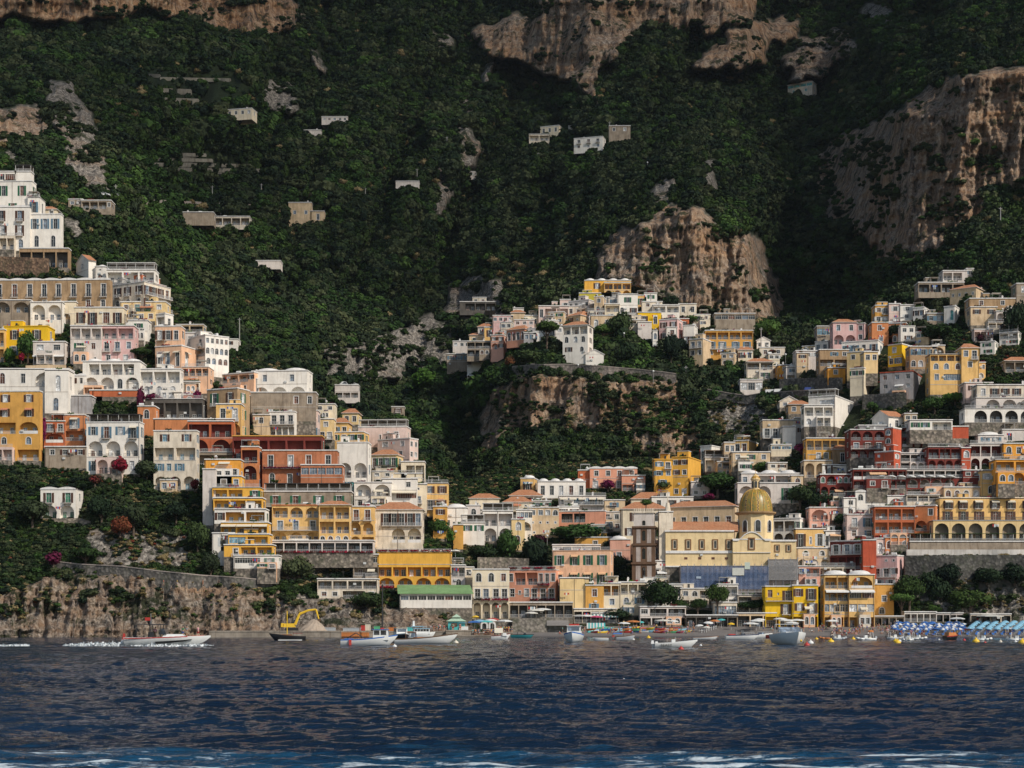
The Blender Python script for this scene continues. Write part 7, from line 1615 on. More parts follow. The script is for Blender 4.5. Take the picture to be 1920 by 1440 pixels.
    r, L, B = boat('cabin_boat', 'small white cabin boat with a black hull behind the fishing boat', 752, 1199, 8.0, 1.1, ('black','white','white'), yaw=-math.pi/2+.3, beam=3.4); cabin(r, -2.2, 1.0, 1.3, 1.0, 2.6, 'white', 'cream', 2)
    r, L, B = boat('ferry', 'white passenger boat with pale blue canopy and funnel by the quay', 790, 1198, 46, 1.3, ('white','white','white'), yaw=.2, beam=2.6); cabin(r, -2.0, 2.0, 1.1, 1.2, 2.5, 'white', 'lightblue', 5); bx(r, 'funnel', 'white', -2.2, -1.6, .3, 2.5, 4.4, .08); bx(r, 'canopy', 'lightblue', -2.6, .4, 1.2, 3.0, 3.12); rails(r, L, B, 2.55, 'white', .25, .7)
    r, L, B = boat('long_boat', 'long white wooden boat with brown rail and tall bow, beside the fishing boat', 796, 1208, 112, .95, ('white','brown','wood'), yaw=.06, stern=.7, sheer=1.0); bx(r, 'engine_box', 'orange', -2.0, .6, .7, .8, 1.2, .1); bx(r, 'windscreen', 'cream', -2.4, -1.2, .8, 1.2, 2.0, .2, glass('greyblue')); bx(r, 'canopy', 'wood', -3.3, -1.4, .85, 2.0, 2.1)
    for k, (x, y) in enumerate([(-3.2, .8), (-3.2, -.8), (-1.5, .8), (-1.5, -.8)]): pole_(r, 'post', 'wood', x, y, .9, 2.05)
    r, L, B = boat('cabin_boat', 'small white launch with arched canopy carrying people to the quay', 938, 1199, 34, .9, ('white','darkred','white'), yaw=.05, sheer=.6, stern=.8)
    m = MB(); m.loft([[(-1.4, y, 1.2+1.2*math.sqrt(max(0, 1-(y/.95)**2))+.3) for y in (-.95, -.7, -.3, 0, .3, .7, .95)], [(.6, y, 1.2+1.2*math.sqrt(max(0, 1-(y/.95)**2))+.3) for y in (-.95, -.7, -.3, 0, .3, .7, .95)]], closed=False, caps=False); m.build('canopy', [bc('cream')], r); bx(r, 'cabin', 'white', .3, 1.6, .75, .8, 1.5, .2)
    for x, y in ((-1.3, -.9), (-1.3, .9), (.5, -.9), (.5, .9)): pole_(r, 'post', 'brown', x, y, .8, 1.6)
    r, L, B = boat('speedboat', 'dark teal speedboat with a black arch moored at the quay end', 978, 1196, 42, .9, ('teal','black','wood'), yaw=0, sheer=.1, stern=.9); m = MB()
    for y in (-1, 1): m.tube((-1.2, y, .9), (-.8, y*.9, 2.2), .07); m.tube((-.8, y*.9, 2.2), (1.2, y*.8, 1.0), .06)
    m.tube((-.8, -.9, 2.2), (-.8, .9, 2.2), .07); m.build('arch', [bc('black')], r); bx(r, 'windscreen', 'black', .4, 1.3, .9, .9, 1.4, .25, glass('dark'))
    r, L, B = boat('fishing_boat', 'blue and white fishing boat pointing straight at the viewer', 1076, 1205, 8.0, 1.35, ('white','blue','white'), yaw=-math.pi/2-.12, beam=3.7, sheer=.55); cabin(r, -2.4, .2, 1.3, 1.35, 3.1, 'white', 'white', 2); bx(r, 'roof_crate', 'red', -1.5, -.3, .9, 3.2, 3.5)
    r, L, B = boat('dinghy', 'plain white dinghy right of the bow-on fishing boat', 1127, 1201, 28, .55, ('white','white','cream'), yaw=math.pi, stern=.85, sheer=.2)
    r, L, B = boat('canopy_boat', 'grey open boat with blue tarpaulin and red floats near the beach', 1172, 1200, 34, .8, ('grey','brown','wood'), yaw=.1, sheer=.6); bx(r, 'tarpaulin', 'blue', -2.9, -.6, .75, 1.3, 1.6, .2); bx(r, 'float', 'red', -3.0, -2.4, .5, .7, 1.1, .1); pole_(r, 'mast', 'black', -.4, 0, .7, 3.0, .05)
    r, L, B = boat('rowing_boat', 'white open boat lettered SEASY with an outboard motor', 1265, 1214, 77, .62, ('white','white','white'), yaw=.07, stern=.85, sheer=.8); outboard(r, L, .5, 'white'); bx(r, 'steering_console', 'white', -.5, .1, .3, .5, 1.15, .06); bx(r, 'fender', 'white', -2.9, -2.4, .3, .55, .85, .1)
    text_on(r, 'SEASY', .62, -1.35, -B*.5-.06, .08, 'black', -.03); m = MB(); m.lathe((.1, 0, 1.15), [(.2, 0), (.2, .04)], 12); m.tube((.1, 0, .9), (.1, 0, 1.5), .03); m.build('hoop', [bc('grey')], r)
    r, L, B = boat('rowing_boat', 'low white open boat, tail hidden behind the lettered boat', 1322, 1199, 46, .5, ('white','wood','wood'), yaw=.04, sheer=.7)
    r, L, B = boat('motorboat', 'white motorboat with dark band and red cushions left of the bow-on cruiser', 1390, 1200, 60, 1.1, ('white','navy','white'), yaw=.06, stern=.9, sheer=.2); bx(r, 'windscreen', 'black', -.4, .8, .9, 1.1, 1.7, .3, glass('dark')); bx(r, 'sunbed', 'red', -3.0, -1.4, .8, 1.05, 1.35, .1); rails(r, L, B, 1.2, 'grey', .55, .9); bx(r, 'canopy', 'black', -1.3, .3, .9, 2.2, 2.3)
    for x, y in ((-1.2, -.85), (-1.2, .85), (.2, -.85), (.2, .85)): pole_(r, 'post', 'grey', x, y, 1.1, 2.2)
    r, L, B = boat('motorboat', 'white motorboat half hidden behind the dark-banded one', 1428, 1197, 40, 1.0, ('white','white','white'), yaw=.5, beam=2.4); rails(r, L, B, 1.1, 'grey', .4, .9); bx(r, 'windscreen', 'grey', -.6, .4, .9, 1.0, 1.5, .25, glass('greyblue'))
    r, L, B = boat('rowing_boat', 'brown and black open boat with an orange ring behind the cruiser', 1450, 1197, 30, .9, ('darkred','black','wood'), yaw=0, beam=2)
    r, L, B = boat('cruiser', 'white cabin cruiser anchored bow-on, largest boat off the beach', 1481, 1210, 9.5, 1.75, ('white','white','white'), yaw=-math.pi/2+.1, beam=4.7, sheer=.25, stern=.95, free=.08, cat='motor cruiser'); bx(r, 'foredeck', 'white', -1.0, 3.2, 1.5, 1.7, 2.15, .5); bx(r, 'windscreen', 'grey', -1.4, -.2, 1.8, 2.1, 2.9, .3, glass('greyblue')); rails(r, L, B, 2.0, 'grey', .45, .95)
    m = MB(); m.box(-2.2, -2.0, -1.9, 1.9, 3.3, 3.42); m.tube((-2.1, -1.9, 2), (-2.1, -1.9, 3.4), .05); m.tube((-2.1, 1.9, 2), (-2.1, 1.9, 3.4), .05); m.build('radar_arch', [bc('grey')], r); m = MB(); m.lathe((4.9, .5, .75), [(.01, -.25), (.22, 0), (.01, .25)], 10); m.build('fender', [bc('yellow')], r)
    def rib(u, v, wpx, yaw, c, lab, con=True):
        D = wd(v); L = wpx*D/F/max(.5, abs(math.cos(yaw))); r = thing('inflatable_boat', lab, 'inflatable boat', ((u-960)*D/F, D, 0), yaw); m = MB(); y = L*.16
        pts = [(-L/2, -y, .28), (L*.1, -y, .3), (L*.33, -y*.7, .42), (L*.46, -.05, .6)]
        for s in (-1, 1):
            pp = [(x, s*yy, z) for x, yy, z in pts]
            for a, b in zip(pp, pp[1:]): m.tube(a, b, .24, .22, 10)
        m.build('tube', [bc(c)], r, True); bx(r, 'floor', 'grey', -L/2+.1, L*.25, y*.9, .1, .28); outboard(r, L, .45, 'grey' if c == 'white' else 'black')
        if con:
            bx(r, 'console', 'white', -.5, .3, .35, .3, 1.15, .1); bx(r, 'seat', 'cream', -1.3, -.8, .4, .3, .8)
            m = MB()
            for s in (-1, 1): m.tube((-L*.38, s*y, .4), (-L*.34, s*y*.9, 1.75), .05)
            m.tube((-L*.34, -y*.9, 1.75), (-L*.34, y*.9, 1.75), .05); m.build('roll_bar', [bc('white')], r)
    rib(1548, 1199.5, 26, math.pi, 'orange', 'orange inflatable boat at the water line', False); rib(1574, 1200, 28, .1, 'grey', 'grey inflatable boat touching the orange one')
    rib(1622, 1201, 38, math.pi+.2, 'white', 'white inflatable with grey engine off the bathers'); rib(1679, 1199, 32, .15, 'grey', 'long pale grey inflatable off the striped parasols'); rib(1704, 1202, 20, 1.1, 'white', 'white inflatable with orange seat, seen from astern'); rib(1723, 1200, 26, -.6, 'white', 'white inflatable with a tall roll bar, right of the astern one')
    rib(1845, 1202, 26, -.55, 'white', 'lone white inflatable off the pale blue parasols'); rib(1908, 1202, 30, -.4, 'white', 'white inflatable with windscreen at the right edge'); rib(1043, 1194.6, 18, 3.0, 'white', 'tiny white inflatable close to the shore by the stone arches')
    r, L, B = boat('work_boat', 'dark red and black work boat moored off the striped parasols', 1783, 1200, 26, .9, ('black','red','wood'), yaw=.4, beam=2.2); bx(r, 'engine_box', 'orange', -1.2, 1.0, .8, .9, 1.7, .1); pole_(r, 'mast', 'grey', -.2, 0, .9, 3, .05)
    # buoys
    bm = MB(); bm.lathe((0, 0, 0), [(.01, -.3), (.28, -.18), (.38, 0), (.3, .22), (.08, .36), (.08, .5), (.01, .52)], 12); bme = {}
    where = {740:'right of the fishing boat',855:'right of the long white boat',1060:'in front of the bow-on fishing boat',1188:'right of the grey tarpaulin boat',1314:'right of the lettered boat',1520:'right of the cruiser, white one of three',1513:'right of the cruiser, red one',1277:'below the lettered boat',1558:'in front of the orange inflatable',1531:'left of the orange inflatable',1600:'right of the grey inflatable',1683:'lower one of the pair off the striped parasols',1679:'upper one of the pair off the striped parasols',1687:'white speck by the yellow pair',1761:'small one left of the dark red work boat',1808:'right of the dark red work boat',1830:'large one beside the lone white inflatable',1847:'tiny one below the lone white inflatable',1876:'between the two right inflatables',1904:'small one below the right-edge inflatable',1917:'at the right edge',1216:'on the swimming line near the shore'}
    for u, v, c, s in [(740,1213,'white',.9),(855,1206,'cream',1.3),(1060,1205,'white',.8),(1188,1200,'white',.9),(1314,1211,'white',.6),(1520,1206.5,'white',1.5),(1513,1210.5,'red',1.3),(1277,1218,'red',1.0),(1558,1204.5,'yellow',1.8),(1531,1199,'yellow',1.2),(1600,1199,'yellow',1.4),(1683,1206,'yellow',1.7),(1679,1203,'yellow',1.4),(1687,1203,'white',1),(1761,1200,'white',.7),(1808,1201,'red',1.0),(1830,1204,'yellow',2.0),(1847,1206,'red',.8),(1876,1204,'cream',1.0),(1904,1204,'white',.9),(1917,1206,'yellow',2.0),(1216,1196.6,'yellow',1.6)]:
        me = bme.get(c) or bme.setdefault(c, bm.mesh('buoy', [bc(c)], True)); D = wd(v); o = link('buoy', me, None, ((u-960)*D/F, D, .05)); o.scale = (s, s, s*.85); tag(o, '%s mooring buoy %s' % (dict(cream='dull white').get(c, c), where[u]), 'buoy', 'mooring buoys')
def zb(D): return .1*(D-480)
def shore():
    # grey sand
    us = np.arange(940, 2345, 6.); ds = np.arange(474, 519, 1.)
    U, Dd = np.meshgrid(us, ds, indexing='ij'); Z = np.where(Dd < 512, .1*(Dd-480), 3.2+.02*(Dd-512))+.10+.10*fbm(U/9, Dd/2, 3, 3)
    me = grid_mesh('beach', (U-960)*Dd/F, Dd, Z); m, t, b = nt('dark_sand'); n = noise(t, pos(t), .4, 6, .7); n2 = noise(t, pos(t), 3, 4, .7)
    sp = t.nodes.new('ShaderNodeSeparateXYZ'); t.links.new(pos(t), sp.inputs[0])
    c = mix(t, .5, ramp(t, n, [(.3, (.10,.09,.085)), (.7, (.20,.175,.16))]), ramp(t, n2, [(.3, (.08,.072,.07)), (.7, (.24,.215,.2))]))
    c = mix(t, ramp(t, mapr(t, sp.outputs['Z'], 0, .6), [(0, g(1)), (1, g(0))]), c, (.045,.042,.042)); t.links.new(c, b.inputs['Base Color']); b.inputs['Roughness'].default_value = .9; me.materials.append(m)
    tag(link('beach', me), 'grey-brown volcanic sand beach along the waterfront', 'beach', kind='structure')
    conc = stucco('quay_concrete', (.34,.29,.235), 1.4)
    def quay(u0, u1, D0, D1, zt, lab):
        m = MB(); a = P(u0, 1175, D0).x; b_ = P(u1, 1175, D0).x; m.box(a, b_, D0, D1, -2, zt); m.box(a, b_, D0-.12, D0, zt-.35, zt+.003); return tag(m.build('quay', [conc]), lab, 'quay', kind='structure')
    quay(392, 640, 466, 492, 1.9, 'long low concrete quay below the cliff'); quay(640, 836, 468, 494, 1.75, 'concrete quay behind the moored boats'); quay(836, 886, 467, 494, 2.1, 'raised landing of the quay'); quay(838, 962, 462, 467, .7, 'low boat landing step'); quay(886, 962, 467, 494, 1.5, 'inner quay by the stone arches')
    # gravel heap and excavator
    m = MB(); rs = np.random.RandomState(2); prof = [(4.2, 0), (3.2, 1.0), (2.0, 2.1), (.9, 2.95), (.05, 3.3)]; m.lathe((0, 0, 0), prof, 26, sx=1.0)
    for i, p in enumerate(m.v): k = 1+.06*rs.normal(); m.v[i] = (p[0]*k, p[1]*k, p[2])
    gx = P(588, 1182, 472); o = m.build('gravel_heap', [stucco('gravel', (.40,.32,.25), .6)], None, False, (gx.x, 472.5, 1.85)); tag(o, 'conical heap of pale gravel on the quay', 'gravel heap')
    r = thing('excavator', 'yellow tracked excavator with its arm bent over the gravel heap', 'excavator', (P(547, 1182, 476).x, 476, 1.9)); Y = bc('yellow')
    m = MB(); m.box(-1.7, 1.7, -1.3, -.8, 0, .8); m.box(-1.7, 1.7, .8, 1.3, 0, .8); m.build('track', [bc('black')], r)
    bx(r, 'body', 'yellow', -2.2, 1.0, 1.2, .95, 2.0, .15); bx(r, 'cab', 'yellow', .1, 1.5, .55, 1.9, 3.0, .1, glass('dark')); bx(r, 'counterweight', 'yellow', -2.9, -2.2, 1.2, 1.0, 2.1, .1)
    m = MB(); m.tube((1.0, -.5, 1.7), (2.2, -.5, 4.6), .42, .36, 6); m.tube((2.2, -.5, 4.6), (4.6, -.5, 5.6), .38, .3, 6); m.build('boom', [Y], r); m = MB(); m.tube((4.6, -.5, 5.6), (6.8, -.5, 5.9), .3, .26, 6); m.tube((6.8, -.5, 5.9), (7.6, -.5, 3.2), .3, .2, 6); m.build('stick', [Y], r)
    m = MB(); m.loft([[(7.3, -1, 3.2), (8.1, -1, 3.4), (8.1, -1, 2.6), (7.2, -1, 2.4)], [(7.3, 0, 3.2), (8.1, 0, 3.4), (8.1, 0, 2.6), (7.2, 0, 2.4)]]); m.build('bucket', [bc('brown')], r)
    # stores on the quay
    def crate(u, w, h_, c, lab, D=472, z=1.9, nm='crate', slat=True):
        r_ = D/F; m = MB(); W2 = w*r_/2; H_ = h_*r_; m.box(-W2, W2, -.8, .8, 0, H_)
        for k in range(int(W2*2/.6)+1): m.box(-W2+k*.6-.04, -W2+k*.6+.04, -.86, -.8, 0, H_)
        m.box(-W2-.03, W2+.03, -.88, -.8, H_-.12, H_+.002); tag(m.build(nm, [bc(c)], None, False, ((u-960)*r_, D, z)), lab, nm.replace('_', ' '))
    crate(619, 20, 6, 'grey', 'row of grey rubble sacks right of the gravel heap', nm='rubble_sack'); crate(661, 34, 6, 'grey', 'second row of grey rubble sacks on the quay', z=1.8, nm='rubble_sack'); crate(650, 56, 8, 'orange', 'long rusty orange steel skip against the quay wall', D=467, z=.3, nm='skip'); crate(684, 16, 8, 'orange', 'short rusty orange skip beside the long one', D=467, z=.3, nm='skip')
    crate(681, 7, 10, 'red', 'red crate in the store yard on the quay'); crate(690, 9, 12, 'cream', 'cream stacked boxes in the store yard', D=474); crate(736, 14, 7, 'orange', 'bright orange container behind the cabin boats', z=1.8, nm='container'); crate(707, 10, 9, 'green', 'green net-covered crate on the quay', z=1.8); crate(769, 12, 7, 'turq', 'turquoise box behind the passenger boat', z=1.8, nm='box')
    # life-ring post
    m = MB(); m.tube((0, 0, 0), (0, 0, 13), .22, .18, 8); m.box(-.25, .25, -.1, .1, 12.4, 12.8); tag(m.build('mooring_pole', [bc('black')], None, False, (P(717, 1180, 474).x, 474, 1.7)), 'tall dark timber pole in front of the quay rocks', 'pole')
    # turquoise kiosk
    r = thing('kiosk', 'turquoise ticket kiosk with a two-tier pointed roof on the quay', 'kiosk', (P(856, 1181, 474).x, 474, 2.1)); bx(r, 'wall', 'turq', -2.3, 2.3, 1.6, 0, 2.4)
    m = MB(); m.lathe((0, 0, 2.4), [(4.0, 0), (1.2, 1.0), (1.2, 1.2)], 4, ph=math.pi/4, sy=.75); m.lathe((0, 0, 3.5), [(1.9, 0), (.05, .9)], 4, ph=math.pi/4); m.build('roof', [plain('kiosk_roof', (.42,.56,.42), .7)], r)
    bx(r, 'awning', 'lightblue', .6, 2.8, 2.3, 1.9, 2.0); m = MB(); m.box(-1.4, .2, -1.68, -1.6, .9, 1.9); m.build('hatch', [bc('brown')], r); bx(r, 'counter', 'white', .8, 3.2, 1.9, 0, .95)
    # boat-house arches and slipway wall
    rub = masonry('pale_rubble', (.16,.14,.12), (.42,.37,.31))
    r = thing('boathouse', 'stone boathouse wall with a wide grey shutter opening on the beach', 'boathouse', (P(1010, 1190, 492).x, 492, 1.2)); m = MB(); m.box(-7.6, 2.2, 0, 10, -1, 4.2); m.box(2.2, 8.6, .6, 10, -1, 4.4); m.build('wall', [rub], r); m = MB(); m.box(2.6, 8.2, .45, .6, 0, 2.2); m.build('opening', [glass('dark')], r); m = MB(); m.loft([[(2.3, .3, 3.0), (8.6, .3, 3.0), (8.6, -.5, 2.1), (2.3, -.5, 2.1)], [(2.3, .3, 3.6), (8.6, .3, 3.6), (8.6, -.2, 3.0), (2.3, -.2, 3.0)]]); m.build('awning', [plain('grey_canvas', (.22,.20,.19), .9)], r)
    for k, (u, lab) in enumerate([(908, 'left of two white arched doorways under the covered terrace'), (923, 'right of two white arched doorways under the covered terrace')]):
        r = thing('doorway', lab, 'doorway', (P(u, 1178, 497).x, 496.5, 1.6)); M = MB(); ring(M, arc(2.1, 0, 3.0), arc(1.2, 0, 2.4), -.1, .6); M.build('door_frame', [TRIM()], r); M = MB(); M.face([(x, .3, z) for x, z in arc(1.2, 0, 2.4)]); M.build('door', [glass('dark')], r)
def umbrellas():
    def um(rad, hh, cs, kind=8, tilt=0):
        def f():
            m = MB(); n = 16 if len(cs) > 1 else kind
            for k in range(n):
                a, b = 2*math.pi*k/n, 2*math.pi*(k+1)/n; q_ = (k//2) % 2 if len(cs) > 1 else 0
                e = lambda t, r_, z: (r_*math.cos(t), r_*math.sin(t), z)
                m.face([e(a, rad, hh-.42), e(b, rad, hh-.42), e(b, rad*.5, hh-.12), e(a, rad*.5, hh-.12)], q_); m.face([e(a, rad*.5, hh-.12), e(b, rad*.5, hh-.12), (0, 0, hh)], q_); m.face([e(a, rad, hh-.6), e(b, rad, hh-.6), e(b, rad, hh-.42), e(a, rad, hh-.42)], q_)
            return m.mesh('canopy', [bc(c) for c in cs])
        return cached(('um', rad, hh, tuple(cs), kind), f)
    def pl(hh): return cached(('pl', hh), lambda: (lambda m: (m.tube((0, 0, 0), (0, 0, hh-.05), .04, n=6), m.mesh('pole', [bc('white')]))[1])(MB()))
    def U(u, D, z, rad, hh, cs, lab, grp=None, k=8):
        r = thing('parasol', lab, 'parasol', ((u-960)*D/F, D, z), RS.uniform(0, 1), grp); c = link('canopy', um(rad, hh, cs, k), r); link('pole', pl(hh), r)
        if rad < 1.6: r.rotation_euler[0] = RS.uniform(-.16, .16); r.rotation_euler[1] = RS.uniform(-.12, .12)
        return r
    cov = cached('bed', lambda: (lambda m: (m.box(-.32, .32, -.6, .7, .28, .34), m.loft([[(-.32, .7, .28), (.32, .7, .28), (.32, .7, .34), (-.32, .7, .34)], [(-.32, 1.25, .75), (.32, 1.25, .75), (.32, 1.22, .82), (-.32, 1.22, .82)]]), m.mesh('seat', [bc('blue')]))[2])(MB()))
    legm = cached('bedleg', lambda: (lambda m: ([m.box(x-.03, x+.03, y-.03, y+.03, 0, .28) for x in (-.28, .28) for y in (-.5, .6)], m.mesh('leg', [bc('white')]))[1])(MB()))
    # striped blue and white block, then the pale blue block, in rows up the sand
    nb = ['nearest the water', 'second row from the water', 'third row from the water', 'fourth row from the water', 'back row']
    for j in range(5):
        for i in range(9):
            D = 485+j*4.6; u = 1676+i*15.6+j*2.5+RS.uniform(-3, 3); 
            if j == 4 and i % 3 == 2: continue
            sol = (j == 4) or (i+j*2) % 5 == 0
            U(u, D+RS.uniform(-.8, .8), zb(D), 1.25, 2.25, ['blue'] if sol else ['blue', 'white'], ('plain royal blue' if sol else 'blue and white striped')+' parasol, %s, %s' % (nb[j], ['leftmost','second from left','third from left','fourth from left','middle','fourth from right','third from right','second from right','rightmost'][i]), 'blue parasols in rows on the beach')
    for j in range(7):
        for i in range(8):
            D = 486+j*3.3; u = 1818+i*17.+j*2.6; 
            if u > 1932: continue
            U(u, D, zb(D), 1.05, 2.3, ['lightblue'], 'pale blue beach parasol in row %s from the water, %s from the left' % (['one','two','three','four','five','six','seven'][j], ['first','second','third','fourth','fifth','sixth','seventh','eighth'][i]), 'pale blue parasols in rows on the beach')
    for j in range(4):
        for i in range(15):
            D = 483.5+j*4.4; u = 1690+i*15.8+j*3
            if u > 1925: continue
            r = thing('sun_lounger', 'blue sun lounger in the %s row, %s from the left end' % (['front','second','third','rear'][j], ['first','second','third','fourth','fifth','sixth','seventh','eighth','ninth','tenth','eleventh','twelfth','thirteenth','fourteenth','fifteenth'][i]), 'sun lounger', ((u-960)*D/F, D, zb(D)+.1), RS.uniform(-.2, .2), 'blue sun loungers on the beach'); link('seat', cov, r); link('leg', legm, r)
    for u, D, z, rad, hh, c, lab in [
        (864+26,476,2.1,2.2,2.6,'blue','deep blue square parasol right of the kiosk'),(900,478,2.1,2.2,2.9,'lightblue','light blue parasol in the quay market'),(912,477,2.0,2.0,2.8,'turq','pale turquoise parasol in the quay market'),(920,480,2.0,1.9,3.2,'white','white parasol in the quay market'),(884+40,482,1.9,1.8,3.6,'red','red gazebo roof in the quay market'),(946,482,1.8,2.2,3.2,'white','white gazebo left of the two arched doorways'),(893,480,2.3,1.1,3.9,'yellow','small yellow parasol above the quay market'),
        (1005,500,5.4,2.6,2.8,'canvas','large cream parasol, left on the boathouse roof'),(1017,502,5.6,2.6,2.9,'white','large white parasol, right on the boathouse roof'),(996,498,5.0,2.0,2.4,'canvas','small cream parasol at the corner of the boathouse roof'),(1086,506,3.6,2.6,3.0,'grey','dull grey parasol on the left restaurant terrace'),(1100,505,3.8,2.4,2.8,'white','whitish parasol beside the grey one on the restaurant terrace'),(1118,503,3.4,2.0,2.9,'magenta','mauve parasol right of the restaurant terrace'),
        (1170,498,1.8,1.9,2.6,'white','white beach parasol left of the orange one'),(1187,499,1.9,2.2,3.0,'orange','bright orange beach parasol among the beached kayaks'),(1201,500,2.0,1.2,2.7,'turq','small turquoise parasol right of the orange one'),(1243,503,2.3,2.6,2.9,'canvas','tan parasol under the large dark pine'),(1262,504,2.4,1.6,2.6,'white','white parasol right of the tan one'),
        (1312,494,1.4,1.3,2.3,'white','white parasol nearest the plank walkway'),(1328,500,2.0,1.5,2.6,'white','white and grey round parasol on the open sand'),(1340,503,2.3,1.6,2.8,'orange','orange parasol on the open sand'),(1353,505,2.5,1.4,2.9,'turq','turquoise parasol right of the orange one on the open sand'),(1325,492,1.2,1.2,2.0,'canvas','low closed-in cream parasol by the plank walkway'),
        (1371,500,2.0,1.1,2.2,'yellow','small yellow parasol behind the white motorboats'),(1408,494,1.4,2.4,2.9,'white','broad white parasol behind the dark-banded motorboat'),(1418,498,1.8,2.3,3.3,'white','taller white parasol right behind the broad one'),(1424,503,2.3,1.8,3.2,'white','rearmost white parasol of the middle cluster'),(1463,504,2.4,2.1,3.3,'white','white parasol, left of the cluster below the vivid yellow house'),(1476,500,2.0,2.6,3.2,'white','white parasol, centre of the cluster below the vivid yellow house'),(1494,500,2.0,2.5,3.3,'white','white parasol, right of the cluster below the vivid yellow house'),(1484,496,1.6,2.2,2.9,'white','white parasol nearest the sea below the vivid yellow house'),
        (1560,499,1.9,2.1,3.2,'white','white gazebo among the bathers'),(1561,493,1.3,1.3,2.2,'cream','cream parasol in front of the white gazebo'),(1795,500,2.0,2.5,3.8,'white','white pointed gazebo behind the striped parasols'),(1856,507,3.0,4.2,3.6,'canvas','wide beige parasol behind the pale blue ones'),(1816,487,.7,1.3,2.0,'red','red parasol among the pale blue ones'),(1632,486,.6,.9,1.5,'orange','little orange parasol among the bathers'),(1896,488,.8,1.3,2.0,'white','white parasol at the right end of the beach'),
        (110,600,0,1.9,2.4,'orange','orange-tan parasol on the white arched terrace')]:
        if u == 110: D = float(TDat(95, 612))-2; z = P(95, 600, D).z-2.4; u = 92
        U(u, D, z, rad, hh, [c], lab, None, 4 if 'gazebo' in lab or 'square' in lab else 8)
    for i in range(8):
        D = float(TDat(1700, 897))-10; u = 1652+i*18.5; zq = P(u, 893, D).z
        U(u, D, zq-2.0, 1.5, 2.4, ['white'], 'white restaurant parasol on the maroon hotel terrace, %s from the left' % ['first','second','third','fourth','fifth','sixth','seventh','eighth'][i], 'parasols on the maroon hotel terrace')
    for i in range(7):
        D = 520.; u = 788+i*11; U(u, D, P(u, 1037, D).z-1.2, 1.4, 2.3, ['canvas'], 'cream parasol on the roof terrace of the broad orange-yellow hotel, %s from the left' % ['first','second','third','fourth','fifth','sixth','seventh'][i], 'parasols on the hotel roof terrace')
    # beached kayaks, pedal boats and boards
    kc = ['turq','yellow','white','orange','green','lightblue','red','blue','white','magenta']
    pl_ = ['left end of the kayak park','beside the blue and white fence','below the orange parasol','in front of the canopy kiosk','middle of the kayak park','under the large dark pine','by the tan parasol','right end of the kayak park']
    hull, deck = hull_mb(3.2, .75, .34, .5, .5, free=.05)
    n = 0
    for j, lab in enumerate(pl_):
        for i in range(9):
            c = kc[(i*3+j) % 10]; u = 1108+j*21+i*3.6+RS.uniform(-3, 3); D = 490+RS.uniform(0, 9); kk = ('k', c)
            me = cached(kk, lambda: hull.mesh('hull', [bc(c), bc(c)], True)); 
            if (lab, c) in MC: continue
            MC[(lab, c)] = 1
            r = thing('kayak', '%s kayak lying %s' % (dict(turq='turquoise', lightblue='pale blue').get(c, c), lab), 'kayak', ((u-960)*D/F, D, zb(D)+.25+RS.choice((0, 0, .45))), RS.uniform(-.9, .9), 'kayaks and small boats pulled up on the sand'); link('hull', me, r); link('seat_deck', cached(('kd', c), lambda: deck.mesh('deck', [bc('white' if c != 'white' else 'lightblue')])), r)
    r = thing('fence', 'white and turquoise striped canvas fence on the beach', 'fence', (P(1114, 1180, 500).x, 499, 2.0)); 
    m = MB(); [m.box(-2.2+k*.9, -1.75+k*.9, -.03, .03, 0, 2.1) for k in range(6)]; m.build('panel', [bc('white')], r); m = MB(); [m.box(-1.75+k*.9, -1.3+k*.9, -.03, .03, 0, 2.1) for k in range(6)]; m.build('panel', [bc('turq')], r)
    for i in range(7):
        D = 490+i*1.9; u = 1316+i*4.4; m = MB(); m.tube((0, 0, 0), (0, 0, 1.2), .07, n=6); m.box(-.3, .3, -.04, .04, .8, .9); tag(m.build('post', [bc('white')], None, False, ((u-960)*D/F, D, zb(D)+.1)), 'white post of the plank walkway rail, all alike', 'post', 'white posts along the beach walkway')
